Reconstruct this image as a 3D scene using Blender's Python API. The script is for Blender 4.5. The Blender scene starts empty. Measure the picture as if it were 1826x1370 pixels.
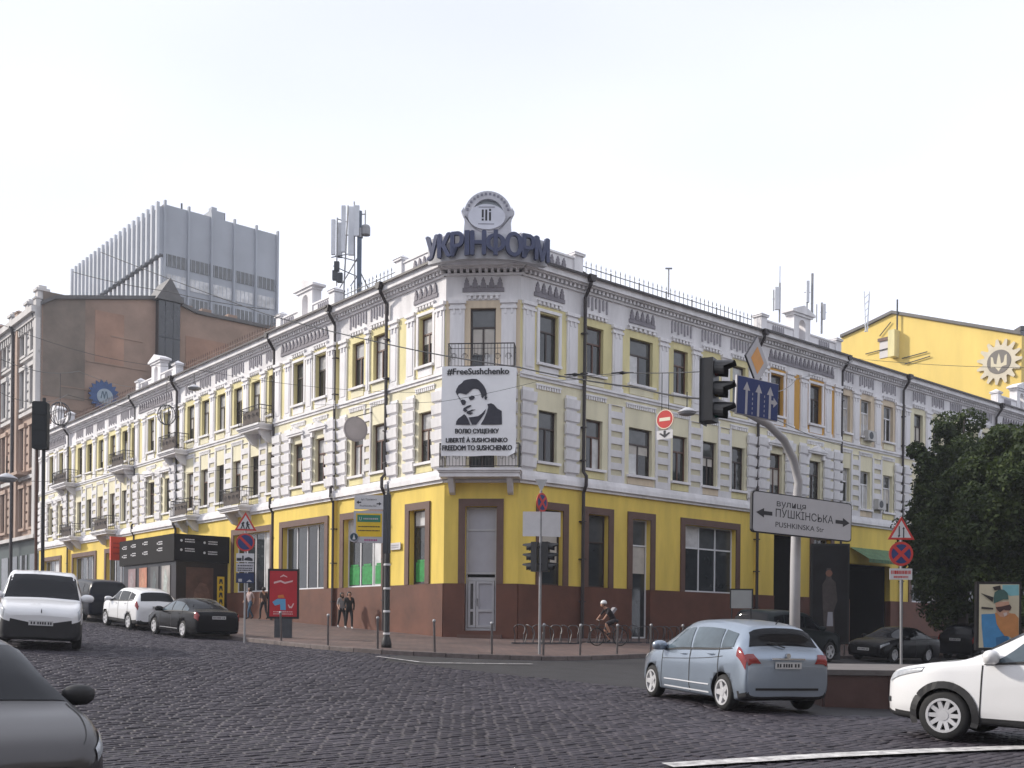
import bpy, bmesh, math, random
import numpy as np
from mathutils import Vector, Matrix
random.seed(11)
rng = np.random.default_rng(5)
sc = bpy.context.scene
R = math.radians

# ------------------------------------------------------------------ camera
# world frame: origin at the photographer's eye, +Y into the picture, Z up
F_PX, CX, CY, ROLL = 1882.0, 913.0, 1123.0, 0.01
cam_d = bpy.data.cameras.new('camera')
cam_d.sensor_width = 36.0
cam_d.lens = 36.0 * F_PX / 1826.0
cam_d.shift_y = (CY - 685.0) / 1826.0
cam_d.clip_start, cam_d.clip_end = 0.1, 3000
cam = bpy.data.objects.new('camera', cam_d)
sc.collection.objects.link(cam)
cam.matrix_world = Matrix.Rotation(R(90), 4, 'X') @ Matrix.Rotation(ROLL, 4, 'Z')
sc.camera = cam

# ------------------------------------------------------------------ sky and sun
SUN_AZ = (-0.985, 0.172)          # horizontal direction towards the sun
SUN_EL = R(31)
world = bpy.data.worlds.new('World')
sc.world = world
world.use_nodes = True
wn, wl = world.node_tree.nodes, world.node_tree.links
wn.clear()
w_out = wn.new('ShaderNodeOutputWorld')
w_bg = wn.new('ShaderNodeBackground'); w_bg.inputs['Strength'].default_value = 0.095
w_sky = wn.new('ShaderNodeTexSky'); w_sky.sky_type = 'NISHITA'; w_sky.sun_disc = False
w_sky.sun_elevation = SUN_EL
w_sky.sun_rotation = math.atan2(SUN_AZ[0], SUN_AZ[1])
w_sky.dust_density = 3.0; w_sky.air_density = 1.2; w_sky.ozone_density = 1.0
w_co = wn.new('ShaderNodeTexCoord')
w_map = wn.new('ShaderNodeMapping'); w_map.inputs['Scale'].default_value = (1.0, 1.0, 2.6)
w_no = wn.new('ShaderNodeTexNoise'); w_no.inputs['Scale'].default_value = 0.9
w_no.inputs['Detail'].default_value = 3; w_no.inputs['Roughness'].default_value = 0.5
w_rp = wn.new('ShaderNodeMapRange')
w_rp.inputs['From Min'].default_value = 0.3; w_rp.inputs['From Max'].default_value = 0.7
w_rp.inputs['To Min'].default_value = 0.62; w_rp.inputs['To Max'].default_value = 1.0
w_mx = wn.new('ShaderNodeMix'); w_mx.data_type = 'RGBA'
w_mx.inputs['B'].default_value = (12.0, 12.4, 13.8, 1)      # thin bright cloud layer
wl.new(w_co.outputs['Generated'], w_map.inputs['Vector'])
wl.new(w_map.outputs['Vector'], w_no.inputs['Vector'])
wl.new(w_no.outputs['Fac'], w_rp.inputs['Value'])
wl.new(w_rp.outputs['Result'], w_mx.inputs['Factor'])
wl.new(w_sky.outputs['Color'], w_mx.inputs['A'])
wl.new(w_mx.outputs['Result'], w_bg.inputs['Color'])
wl.new(w_bg.outputs['Background'], w_out.inputs['Surface'])

sun_d = bpy.data.lights.new('sun', 'SUN')
sun_d.energy = 3.8; sun_d.angle = R(4.0); sun_d.color = (1.0, 0.93, 0.83)
sun = bpy.data.objects.new('sun', sun_d)
sc.collection.objects.link(sun)
sd = Vector((SUN_AZ[0] * math.cos(SUN_EL), SUN_AZ[1] * math.cos(SUN_EL), math.sin(SUN_EL)))
sun.rotation_euler = sd.to_track_quat('Z', 'Y').to_euler()
sun.location = (-60, 20, 60)

sc.view_settings.view_transform = 'Standard'
sc.view_settings.look = 'None'
sc.view_settings.exposure = 0.1
sc.view_settings.gamma = 1.0
sc.view_settings.use_curve_mapping = False
sc.render.engine = 'CYCLES'
sc.cycles.use_denoising = True
sc.cycles.max_bounces = 6

# ------------------------------------------------------------------ helpers
COL = sc.collection
ORG = {}

def lk(o):
    COL.objects.link(o); return o

MATS = {}
def mat(name, col, rough=0.6, var=0.0, scale=3.0, bump=0.0, bscale=40.0, metal=0.0, spec=0.5, streak=False, emit=0.0, dirt=None, coat=0.0):
    """procedural Principled material: base colour with noise variation, optional streaky dirt and fine bump"""
    if name in MATS: return MATS[name]
    m = bpy.data.materials.new(name); m.use_nodes = True
    nt = m.node_tree; n, l = nt.nodes, nt.links
    b = n['Principled BSDF']
    b.inputs['Roughness'].default_value = rough
    b.inputs['Metallic'].default_value = metal
    b.inputs['Specular IOR Level'].default_value = spec
    b.inputs['Coat Weight'].default_value = coat
    b.inputs['Base Color'].default_value = (*col, 1)
    tc = n.new('ShaderNodeTexCoord')
    if var or dirt:
        mp = n.new('ShaderNodeMapping')
        mp.inputs['Scale'].default_value = (1, 1, 0.22) if streak else (1, 1, 1)
        l.new(tc.outputs['Object'], mp.inputs['Vector'])
        no = n.new('ShaderNodeTexNoise'); no.inputs['Scale'].default_value = scale
        no.inputs['Detail'].default_value = 6; no.inputs['Roughness'].default_value = 0.62
        l.new(mp.outputs['Vector'], no.inputs['Vector'])
        rp = n.new('ShaderNodeValToRGB')
        rp.color_ramp.elements[0].position = 0.28; rp.color_ramp.elements[1].position = 0.72
        lo = dirt if dirt else tuple(c * (1 - var) for c in col)
        hi = tuple(min(1, c * (1 + var * 0.6)) for c in col)
        rp.color_ramp.elements[0].color = (*lo, 1); rp.color_ramp.elements[1].color = (*hi, 1)
        l.new(no.outputs['Fac'], rp.inputs['Fac'])
        l.new(rp.outputs['Color'], b.inputs['Base Color'])
    if bump:
        n2 = n.new('ShaderNodeTexNoise'); n2.inputs['Scale'].default_value = bscale; n2.inputs['Detail'].default_value = 4
        l.new(tc.outputs['Object'], n2.inputs['Vector'])
        bp = n.new('ShaderNodeBump'); bp.inputs['Strength'].default_value = bump; bp.inputs['Distance'].default_value = 0.02
        l.new(n2.outputs['Fac'], bp.inputs['Height']); l.new(bp.outputs['Normal'], b.inputs['Normal'])
    if emit:
        b.inputs['Emission Color'].default_value = (*col, 1); b.inputs['Emission Strength'].default_value = emit
    MATS[name] = m
    return m

class MB:
    """collects geometry; build() links it as ONE mesh object"""
    def __init__(s, M=None): s.v = []; s.f = []; s.M = M
    def add(s, vs, fs):
        o = len(s.v)
        if s.M is not None: vs = [s.M @ Vector(p) for p in vs]
        s.v += [tuple(p) for p in vs]; s.f += [tuple(i + o for i in f) for f in fs]
    def box(s, x0, x1, y0, y1, z0, z1):
        s.add([(x0,y0,z0),(x1,y0,z0),(x1,y1,z0),(x0,y1,z0),(x0,y0,z1),(x1,y0,z1),(x1,y1,z1),(x0,y1,z1)],
              [(0,3,2,1),(4,5,6,7),(0,1,5,4),(1,2,6,5),(2,3,7,6),(3,0,4,7)])
        return s
    def quad(s, a, b, c, d): s.add([a, b, c, d], [(0,1,2,3)]); return s
    def poly(s, pts): s.add(pts, [tuple(range(len(pts)))]); return s
    def prism(s, pts, y0, y1):
        """polygon in x,z extruded along y"""
        n = len(pts)
        s.add([(x, y0, z) for x, z in pts] + [(x, y1, z) for x, z in pts],
              [tuple(range(n - 1, -1, -1)), tuple(range(n, 2 * n))] + [(i, (i + 1) % n, n + (i + 1) % n, n + i) for i in range(n)])
        return s
    def tube(s, path, r, n=6, caps=True):
        path = [Vector(p) for p in path]; k = len(path)
        rs = r if isinstance(r, (list, tuple)) else [r] * k
        vs = []
        up = Vector((0, 0, 1)); prev = None
        for i, p in enumerate(path):
            t = (path[min(i + 1, k - 1)] - path[max(i - 1, 0)]).normalized()
            if prev is None:
                a = t.cross(up)
                if a.length < 1e-3: a = t.cross(Vector((1, 0, 0)))
            else:
                a = prev - t * prev.dot(t)
            a.normalize(); prev = a; b = t.cross(a)
            for j in range(n):
                th = 2 * math.pi * j / n
                vs.append(p + (a * math.cos(th) + b * math.sin(th)) * rs[i])
        fs = [(i*n + j, i*n + (j+1) % n, (i+1)*n + (j+1) % n, (i+1)*n + j) for i in range(k - 1) for j in range(n)]
        if caps: fs += [tuple(range(n - 1, -1, -1)), tuple(range((k-1)*n, k*n))]
        s.add(vs, fs); return s
    def lathe(s, prof, n=16, c=(0, 0, 0), caps=True):
        """profile (r,z) turned around z"""
        k = len(prof); vs = []
        for r, z in prof:
            for j in range(n):
                th = 2 * math.pi * j / n
                vs.append((c[0] + r * math.cos(th), c[1] + r * math.sin(th), c[2] + z))
        fs = [(i*n + j, i*n + (j+1) % n, (i+1)*n + (j+1) % n, (i+1)*n + j) for i in range(k - 1) for j in range(n)]
        if caps: fs += [tuple(range(n - 1, -1, -1)), tuple(range((k-1)*n, k*n))]
        s.add(vs, fs); return s
    def mesh(s, name, m=None, smooth=False, off=None):
        me = bpy.data.meshes.new(name)
        vs = s.v if off is None else [(p[0]-off[0], p[1]-off[1], p[2]-off[2]) for p in s.v]
        me.from_pydata(vs, [], s.f)
        if m: me.materials.append(m)
        if smooth: me.polygons.foreach_set('use_smooth', [True] * len(me.polygons))
        me.update()
        return me
    def build(s, name, m, parent=None, smooth=False, origin=None):
        off = ORG.get(parent.name) if parent is not None else origin
        o = lk(bpy.data.objects.new(name, s.mesh(name, m, smooth, off)))
        if parent is not None:
            o.parent = parent
            if parent.name in ORG: ORG[o.name] = ORG[parent.name]
        elif origin is not None:
            o.location = origin
            ORG[o.name] = Vector(origin)
        return o

def tag(o, label, cat, group=None, kind=None):
    if label: o['label'] = label
    if cat: o['category'] = cat
    if group: o['group'] = group
    if kind: o['kind'] = kind
    return o

def thing(name, label, cat, loc=(0, 0, 0), rz=0.0, group=None, world_parts=True):
    """Empty at the thing's base; with world_parts its parts are given in world coordinates"""
    o = lk(bpy.data.objects.new(name, None)); o.empty_display_size = 0.3
    o.location = loc; o.rotation_euler = (0, 0, rz)
    tag(o, label, cat, group)
    if world_parts: ORG[o.name] = Vector(loc)
    return o

def inst(name, me, parent, M=None):
    """object sharing mesh data, placed by a matrix in its parent's space"""
    o = lk(bpy.data.objects.new(name, me))
    o.parent = parent
    if M is not None:
        if parent.name in ORG:
            M = Matrix.Translation(-ORG[parent.name]) @ M
        o.matrix_local = M
    return o

def copy_tree(o, parent=None):
    c = o.copy(); lk(c); c.parent = parent
    for ch in list(o.children): copy_tree(ch, c)
    return c

_txt = {}
def text_mesh(body, size, m, depth=0.0, bold=0.0, align='CENTER', sx=1.0, spacing=1.0):
    """flat lettering in the x,z plane (readable from -y), baseline at z=0"""
    cu = bpy.data.curves.new('lettering', 'FONT'); cu.body = body; cu.size = size
    cu.align_x = align; cu.extrude = depth; cu.offset = bold; cu.space_character = spacing
    cu.resolution_u = 3
    o = bpy.data.objects.new('lettering', cu); lk(o)
    bpy.context.view_layer.update()
    dg = bpy.context.evaluated_depsgraph_get()
    me = bpy.data.meshes.new_from_object(o.evaluated_get(dg))
    bpy.data.objects.remove(o); bpy.data.curves.remove(cu)
    me.transform(Matrix.Diagonal((sx, 1, 1, 1)))
    me.transform(Matrix.Rotation(R(90), 4, 'X'))
    me.materials.clear(); me.materials.append(m)
    return me

def ray(x, y):
    a, b = x - CX, CY - y
    c = math.sqrt(1 - ROLL * ROLL)
    return (a * c - b * ROLL) / F_PX, (a * ROLL + b * c) / F_PX
def at(x, y, Y):
    k, v = ray(x, y); return Vector((k * Y, Y, v * Y))

# ------------------------------------------------------------------ ground height field
CTRL = np.array([
 (5.83,14.6,-1.47),(3.8,18.5,-1.39),(2.83,21,-1.34),(-10,24,-.66),(-12,38.8,-.46),(-15.2,42.4,-.2),(-6.1,34,-.67),(-2.5,33,-.88),(-.6,33,-.94),
 (2.3,34,-.95),(5.2,37.6,-.90),(-2.8,43,-.47),(.2,42.7,-.49),(8,49,-.52),(-9,50.3,.02),(-19,62,.62),(-37.6,84,2.2),(23,62,-.9),(13,45,-1.05),
 (0,0,-1.72),(-4.5,10,-1.78),(-13,13,-1.15),(10,5,-1.75),(9,20,-1.5),(20,30,-1.6),(-20,25,-.2),(-25,45,.4),(40,50,-1.7),(-40,60,1.6),(30,75,-1.0),(0,80,.4),(-40,0,-.2),(40,0,-2.2)])
_A = np.c_[np.ones(len(CTRL)), CTRL[:, :2]]
_pl, *_ = np.linalg.lstsq(_A, CTRL[:, 2], rcond=None)
_res = CTRL[:, 2] - _A @ _pl
_K = lambda d2: np.exp(-d2 / (2 * 8.0 ** 2))
_D = ((CTRL[:, None, :2] - CTRL[None, :, :2]) ** 2).sum(-1)
_wt = np.linalg.solve(_K(_D) + 0.08 * np.eye(len(CTRL)), _res)
def gh(x, y):
    x = np.asarray(x, float); y = np.asarray(y, float)
    xc = np.clip(x, -70, 70); yc = np.clip(y, -20, 110)
    d2 = (xc[..., None] - CTRL[:, 0]) ** 2 + (yc[..., None] - CTRL[:, 1]) ** 2
    r = _pl[0] + _pl[1] * xc + _pl[2] * yc + _K(d2) @ _wt
    return r if r.ndim else float(r)
def gp(x, y, lift=0.0):
    """photo pixel -> point on the ground"""
    k, v = ray(x, y); Y = 25.0
    for _ in range(40):
        Y = 0.5 * Y + 0.5 * max(6, (gh(k * Y, Y) + lift) / v)
    return Vector((k * Y, Y, gh(k * Y, Y) + lift))

# facade frames (corner building)
LP, LD, LN = Vector((-2.81, 43.0, 0)), Vector((-.644, .765, 0)), Vector((-.765, -.644, 0))
RP, RD, RN = Vector((.21, 42.74, 0)), Vector((.765, .644, 0)), Vector((.644, -.765, 0))
CD = (RP - LP).normalized(); CN = Vector((CD.y, -CD.x, 0)); CW = (RP - LP).length

# ------------------------------------------------------------------ setting: ground, cobbles, pavement
def asphalt():
    m = mat('asphalt', (.028, .026, .029), .75, .45, 1.2, .5, 60)
    return m
def gx():
    a = [-900, -500, -250, -140, -90] + list(np.arange(-70, 71, 1.5)) + [90, 140, 250, 500, 900]
    return np.array(a, float)
def gy():
    a = [-200, -80] + list(np.arange(-20, 111, 1.5)) + [140, 200, 350, 700, 1600]
    return np.array(a, float)
X, Y = np.meshgrid(gx(), gy()); Zg = gh(X, Y)
nx, ny = X.shape[1], X.shape[0]
ii = np.arange(ny * nx).reshape(ny, nx)
fs = np.stack([ii[:-1, :-1], ii[:-1, 1:], ii[1:, 1:], ii[1:, :-1]], -1).reshape(-1, 4)
me = bpy.data.meshes.new('road')
me.from_pydata(np.stack([X, Y, Zg], -1).reshape(-1, 3).tolist(), [], fs.tolist())
me.polygons.foreach_set('use_smooth', [True] * len(me.polygons)); me.materials.append(asphalt())
road = lk(bpy.data.objects.new('road', me)); tag(road, 'dark sett-paved and asphalt roadway of the crossing', None, None, 'structure')

# kerb line of the corner pavement
_k = [(-6.6 - .644 * 62, 34.5 + .765 * 62), (-6.6 - .644 * 8, 34.5 + .765 * 8), (-6.6, 34.5), (-5.5, 33.45), (-4.1, 32.85), (-2.5, 32.6), (-.6, 32.75), (1.1, 33.25), (2.6, 34.35), (3.9, 35.75), (5.3, 37.35),
      (5.3 + .765 * 8, 37.35 + .644 * 8), (5.3 + .765 * 46, 37.35 + .644 * 46)]
def resample(P, step):
    P = np.array(P, float); d = np.r_[0, np.cumsum(np.hypot(*np.diff(P, axis=0).T))]
    n = int(d[-1] / step); s = np.linspace(0, d[-1], n + 1)
    return np.c_[np.interp(s, d, P[:, 0]), np.interp(s, d, P[:, 1])]
KERB = resample(_k, 1.0)
def facade_point(p):
    v = Vector((p[0], p[1], 0))
    tl = (v - LP).dot(LD); tr = (v - RP).dot(RD)
    if tl > 0 and tl > tr: return LP + LD * tl
    if tr > 0: return RP + RD * tr
    f = min(1, max(0, (p[0] + 6.0) / 8.5)); return LP + (RP - LP) * f
vs, fs = [], []
NC = 9
for p in KERB:
    q = facade_point(p)
    for j in range(NC):
        f = j / (NC - 1) * 1.03
        x, y = p[0] * (1 - f) + q.x * f, p[1] * (1 - f) + q.y * f
        vs.append((x, y, gh(x, y) + .13))
for i in range(len(KERB) - 1):
    for j in range(NC - 1):
        a = i * NC + j; fs.append((a, a + 1, a + NC + 1, a + NC))
pv = bpy.data.materials.new('paving'); pv.use_nodes = True
n_, l_ = pv.node_tree.nodes, pv.node_tree.links
bs = n_['Principled BSDF']; bs.inputs['Roughness'].default_value = .8
tc = n_.new('ShaderNodeTexCoord'); mp = n_.new('ShaderNodeMapping'); mp.inputs['Rotation'].default_value = (0, 0, R(40))
br = n_.new('ShaderNodeTexBrick'); br.inputs['Scale'].default_value = 1.0
br.inputs['Brick Width'].default_value = .4; br.inputs['Row Height'].default_value = .2; br.inputs['Mortar Size'].default_value = .012
br.inputs['Color1'].default_value = (.145, .095, .083, 1); br.inputs['Color2'].default_value = (.10, .072, .068, 1); br.inputs['Mortar'].default_value = (.05, .043, .042, 1)
no = n_.new('ShaderNodeTexNoise'); no.inputs['Scale'].default_value = .6; no.inputs['Detail'].default_value = 5
mx = n_.new('ShaderNodeMix'); mx.data_type = 'RGBA'; mx.blend_type = 'MULTIPLY'; mx.inputs['Factor'].default_value = 1
rp = n_.new('ShaderNodeValToRGB'); rp.color_ramp.elements[0].color = (.6, .58, .58, 1); rp.color_ramp.elements[1].color = (1.15, 1.1, 1.08, 1)
rp.color_ramp.elements[0].position = .3; rp.color_ramp.elements[1].position = .7
l_.new(tc.outputs['Object'], mp.inputs['Vector']); l_.new(mp.outputs['Vector'], br.inputs['Vector']); l_.new(tc.outputs['Object'], no.inputs['Vector'])
l_.new(no.outputs['Fac'], rp.inputs['Fac']); l_.new(br.outputs['Color'], mx.inputs['A']); l_.new(rp.outputs['Color'], mx.inputs['B']); l_.new(mx.outputs['Result'], bs.inputs['Base Color'])
me = bpy.data.meshes.new('sidewalk'); me.from_pydata(vs, [], fs); me.materials.append(pv)
me.polygons.foreach_set('use_smooth', [True] * len(fs))
sidewalk = lk(bpy.data.objects.new('sidewalk', me)); tag(sidewalk, 'reddish paved pavement around the corner building', None, None, 'structure')
granite = mat('kerb_granite', (.13, .105, .10), .8, .35, 5, .4, 40)
for i in range(len(KERB) - 1):
    a, b = KERB[i], KERB[i + 1]
    if not (-34 < a[0] < 24): continue
    d = Vector((b[0]-a[0], b[1]-a[1], 0)); L_ = d.length; d.normalize(); nrm = Vector((d.y, -d.x, 0))   # towards the road
    z0, z1 = gh(*a), gh(*b); j = random.uniform(-.008, .008)
    A = Vector((a[0], a[1], 0)); B_ = Vector((b[0], b[1], 0)); A = A + d * .008; B_ = B_ - d * .008
    vv = []
    for P_, z in ((A, z0), (B_, z1)):
        for off, zz in ((-.10, -.1), (.08, -.1), (.065, .125), (.045, .142), (-.10, .142)):
            q = P_ + nrm * off; vv.append((q.x, q.y, z + zz + j))
    k = MB(); k.add(vv, [(0,1,6,5),(1,2,7,6),(2,3,8,7),(3,4,9,8),(4,0,5,9),(4,3,2,1,0),(5,6,7,8,9)])
    k.build('kerb_stone', granite, sidewalk)

# cobbles: rows run across the left street
ROW, LEN = .140, .215
ang = math.atan2(RD.y, RD.x)
cr, sr = math.cos(ang), math.sin(ang)
us = np.arange(-40, 60, LEN); ws = np.arange(-20, 60, ROW)
W_, U_ = np.meshgrid(ws, us, indexing='ij')
U_ = U_ + (np.arange(len(ws)) % 2 * LEN * .5)[:, None] + rng.uniform(-.03, .03, W_.shape)
cx_ = U_ * cr - W_ * sr; cy_ = U_ * sr + W_ * cr
m_ = cy_ > 9
cx_, cy_ = cx_[m_], cy_[m_]
cz_ = gh(cx_, cy_)
c_ = math.sqrt(1 - ROLL ** 2)
px = CX + F_PX * cx_ / cy_ * c_ + F_PX * cz_ / cy_ * ROLL
py = CY - F_PX * cz_ / cy_ * c_ + F_PX * cx_ / cy_ * ROLL
m_ = (px > -70) & (px < 1900) & (py < 1400) & (cy_ < 46)
# not on the pavement, not on the asphalt of the right-hand street
kx = np.array(KERB)
def inside_kerb(x, y):
    left = (x - LP.x) * LN.x + (y - LP.y) * LN.y < 8.55
    rx, ry = 5.3, 37.35
    right = (x - rx) * RN.x + (y - ry) * RN.y < .3
    front = y > np.interp(x, kx[:, 0][20:], kx[:, 1][20:]) - .3
    return (left & (x < -6)) | (front & (x >= -6.6))
m_ &= ~inside_kerb(cx_, cy_)
ln = (cx_ + 2.3) * 5.2 + (cy_ - 28) * 5.8      # > 0 : right of the joint
m_ &= ~((ln > 0) & (cx_ > -3.6))
m_ &= ~((cx_ > 5.0) & (cy_ > 18.2))
cx_, cy_, cz_, px, py = cx_[m_], cy_[m_], cz_[m_], px[m_], py[m_]
ncob = len(cx_)
def cobble_tpl():
    a, b, t = LEN * .488, ROW * .445, .013
    base = [(-a, -b, -.03), (a, -b, -.03), (a, b, -.03), (-a, b, -.03), (-a, -b, .006), (a, -b, .006), (a, b, .006), (-a, b, .006),
            (-a + t * 1.6, -b + t, .013), (a - t * 1.6, -b + t, .013), (a - t * 1.6, b - t, .013), (-a + t * 1.6, b - t, .013)]
    f = [(0,1,5,4),(1,2,6,5),(2,3,7,6),(3,0,4,7),(4,5,9,8),(5,6,10,9),(6,7,11,10),(7,4,8,11),(8,9,10,11)]
    return np.array(base), np.array(f)
TV, TF = cobble_tpl()
def cob_mat():
    m = bpy.data.materials.new('cobble'); m.use_nodes = True
    n, l = m.node_tree.nodes, m.node_tree.links; b = n['Principled BSDF']; b.inputs['Roughness'].default_value = .6; b.inputs['Specular IOR Level'].default_value = .3
    tc = n.new('ShaderNodeTexCoord'); vo = n.new('ShaderNodeTexWhiteNoise'); vo.noise_dimensions = '3D'
    ge = n.new('ShaderNodeNewGeometry')
    no = n.new('ShaderNodeTexNoise'); no.inputs['Scale'].default_value = .35; no.inputs['Detail'].default_value = 4
    n2 = n.new('ShaderNodeTexNoise'); n2.inputs['Scale'].default_value = 25
    l.new(ge.outputs['Position'], no.inputs['Vector']); l.new(ge.outputs['Position'], n2.inputs['Vector'])
    rp = n.new('ShaderNodeValToRGB'); e = rp.color_ramp.elements
    e[0].color = (.018, .015, .020, 1); e[1].color = (.078, .069, .083, 1)
    rp.color_ramp.elements.new(.5).color = (.038, .033, .042, 1)
    ad = n.new('ShaderNodeMath'); ad.operation = 'MULTIPLY_ADD'; ad.inputs[1].default_value = .42
    ad2 = n.new('ShaderNodeMath'); ad2.operation = 'MULTIPLY'; ad2.inputs[1].default_value = .75
    l.new(ge.outputs['Random Per Island'], ad.inputs[0]); l.new(no.outputs['Fac'], ad2.inputs[0]); l.new(ad2.outputs[0], ad.inputs[2])
    l.new(ad.outputs[0], rp.inputs['Fac']); l.new(rp.outputs['Color'], b.inputs['Base Color'])
    bp = n.new('ShaderNodeBump'); bp.inputs['Strength'].default_value = .5; bp.inputs['Distance'].default_value = .01
    l.new(n2.outputs['Fac'], bp.inputs['Height']); l.new(bp.outputs['Normal'], b.inputs['Normal'])
    return m
COB = cob_mat()
yaw = ang + rng.normal(0, .014, ncob); tx = rng.normal(0, .018, ncob); ty = rng.normal(0, .026, ncob)
zz = cz_ + rng.normal(0, .004, ncob); sx = rng.uniform(.90, 1.03, ncob); sy = rng.uniform(.92, 1.03, ncob)
lx = TV[None, :, 0] * sx[:, None]; ly = TV[None, :, 1] * sy[:, None]
lz = TV[None, :, 2] + lx * tx[:, None] + ly * ty[:, None]
wx = lx * np.cos(yaw)[:, None] - ly * np.sin(yaw)[:, None] + cx_[:, None]
wy = lx * np.sin(yaw)[:, None] + ly * np.cos(yaw)[:, None] + cy_[:, None]
wz = lz + zz[:, None]
vis = (px > 190) & (px < 1640) & (py < 1368)
order = np.argsort(np.where(vis, cy_, 1e9))
near = set(order[:300].tolist()); rest = np.array([i for i in range(ncob) if i not in near])
tpl = bpy.data.meshes.new('cobblestone'); tpl.from_pydata(TV.tolist(), [], TF.tolist()); tpl.materials.append(COB)
for i in order[:300]:
    o = lk(bpy.data.objects.new('cobblestone', tpl)); o.parent = road
    o.location = (cx_[i], cy_[i], zz[i]); o.rotation_euler = (ty[i], -tx[i], yaw[i]); o.scale = (sx[i], sy[i], 1)
V = np.stack([wx, wy, wz], -1)[rest].reshape(-1, 3)
Fc = (TF[None] + (np.arange(len(rest)) * len(TV))[:, None, None]).reshape(-1, 4)
me = bpy.data.meshes.new('cobblestone_field')
me.vertices.add(len(V)); me.vertices.foreach_set('co', V.ravel())
me.loops.add(Fc.size); me.loops.foreach_set('vertex_index', Fc.ravel().astype(np.int32))
me.polygons.add(len(Fc)); me.polygons.foreach_set('loop_start', np.arange(0, Fc.size, 4, dtype=np.int32)); me.polygons.foreach_set('loop_total', np.full(len(Fc), 4, dtype=np.int32))
me.materials.append(COB); me.update(calc_edges=True)
o = lk(bpy.data.objects.new('cobblestone_field', me)); o.parent = road; o['kind'] = 'stuff'

# road paint
paint = mat('road_paint', (.62, .61, .60), .7, .45, 6, .3, 80, dirt=(.16, .15, .155))
def stripe(name, pts, w, lift, label):
    P = resample([(p.x, p.y) for p in pts], .4); m = MB(); vs = []
    for i, p in enumerate(P):
        a, b = P[max(0, i - 1)], P[min(len(P) - 1, i + 1)]
        d = np.array(b) - np.array(a); d /= np.hypot(*d); nn = np.array((-d[1], d[0])) * w / 2
        for s in (-1, 1):
            q = p + nn * s; vs.append((q[0], q[1], gh(*q) + lift))
    m.add(vs, [(2*i, 2*i+2, 2*i+3, 2*i+1) for i in range(len(P) - 1)])
    return tag(m.build(name, paint), label, None, None, 'structure')
stripe('stop_line', [gp(1190, 1371), gp(1500, 1352), gp(1850, 1338)], .32, .045, 'broad white stop line painted across the road')
stripe('lane_line', [gp(672, 1173), gp(755, 1184), gp(950, 1186.5)], .12, .042, 'thin worn white line painted near the kerb')
# ------------------------------------------------------------------ corner building
M_WHITE = mat('white_plaster', (.74, .725, .74), .85, .24, 1.1, .25, 30, streak=True)
M_TRIM = mat('white_trim', (.79, .775, .79), .8, .2, 1.6, .2, 40, streak=True)
M_CREAM = mat('cream_plaster', (.75, .70, .51), .85, .16, 1.3, .25, 30, streak=True)
M_LEMON = mat('pale_yellow_plaster', (.72, .645, .35), .85, .2, 1.6, .25, 30, streak=True)
M_PEACH = mat('peach_plaster', (.66, .55, .41), .85, .2, 2.0, .25, 30, streak=True)
M_OCHRE = mat('orange_plaster', (.60, .33, .07), .85, .22, 1.4, .25, 30, streak=True)
M_YELLOW = mat('yellow_paint', (.76, .56, .11), .75, .24, .8, .15, 30, streak=True)
M_PLINTH = mat('brown_granite_plinth', (.120, .043, .025), .65, .4, .7, .1, 60)
M_BROWN = mat('brown_stone_surround', (.115, .060, .045), .55, .2, 2, .15, 60)
M_GREYO = mat('dark_grey_relief', (.24, .225, .25), .85, .2, 3, .2, 40)  # relief in a darker grey than the plaster behind it
M_PALEO = mat('pale_grey_relief', (.36, .345, .375), .85, .2, 3, .2, 40)
M_PIPE = mat('dark_painted_metal', (.030, .022, .024), .45, .3, 3)
M_IRON = mat('wrought_iron', (.045, .043, .045), .5, .3, 6)
M_ROOF = mat('roof_sheet', (.10, .095, .095), .55, .3, 1.5)
M_FRDK = mat('dark_window_frame', (.045, .030, .027), .45, .2, 4)
M_FRBR = mat('brown_window_frame', (.10, .045, .03), .45, .2, 4)
M_FRWH = mat('white_window_frame', (.68, .68, .70), .4, .08, 4)
M_BLACKIN = mat('dark_interior', (.012, .011, .013), .9)
def glass(name, col, rough=.06): return mat(name, col, rough, .5, .9, 0, spec=.75)
GLASS = [glass('window_glass', (.035, .040, .045)), glass('window_glass_grey', (.085, .090, .095)), glass('window_glass_curtain_sky', (.58, .575, .58)), glass('window_glass_deep', (.016, .016, .019))]  # pale pane: curtains, and sky reflection painted into left upper panes
BLIND = mat('roller_blind', (.50, .47, .43), .8, .2, 2)
BUILD = thing('corner_building', 'long three storey yellow and white corner building with brown plinth and ornate frieze', 'building', (-1.3, 42.9, -.4))

def fmat(P, D, N): return Matrix(((D.x, N.x, 0, P.x), (D.y, N.y, 0, P.y), (D.z, N.z, 1, 0), (0, 0, 0, 1)))
FL, FR_, FC = fmat(LP, LD, LN), fmat(RP, RD, RN), fmat(LP, CD, CN)
def wmat(fac, u, d, z):
    P, D, N, s = {'L': (LP, LD, LN, 1), 'R': (RP, RD, RN, -1), 'C': (LP, CD, CN, -1)}[fac]
    o = P + D * u + N * d
    return Matrix(((D.x * s, N.x, 0, o.x), (D.y * s, N.y, 0, o.y), (0, 0, 1, z), (0, 0, 0, 1)))
FM = {'L': FL, 'R': FR_, 'C': FC}

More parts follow.
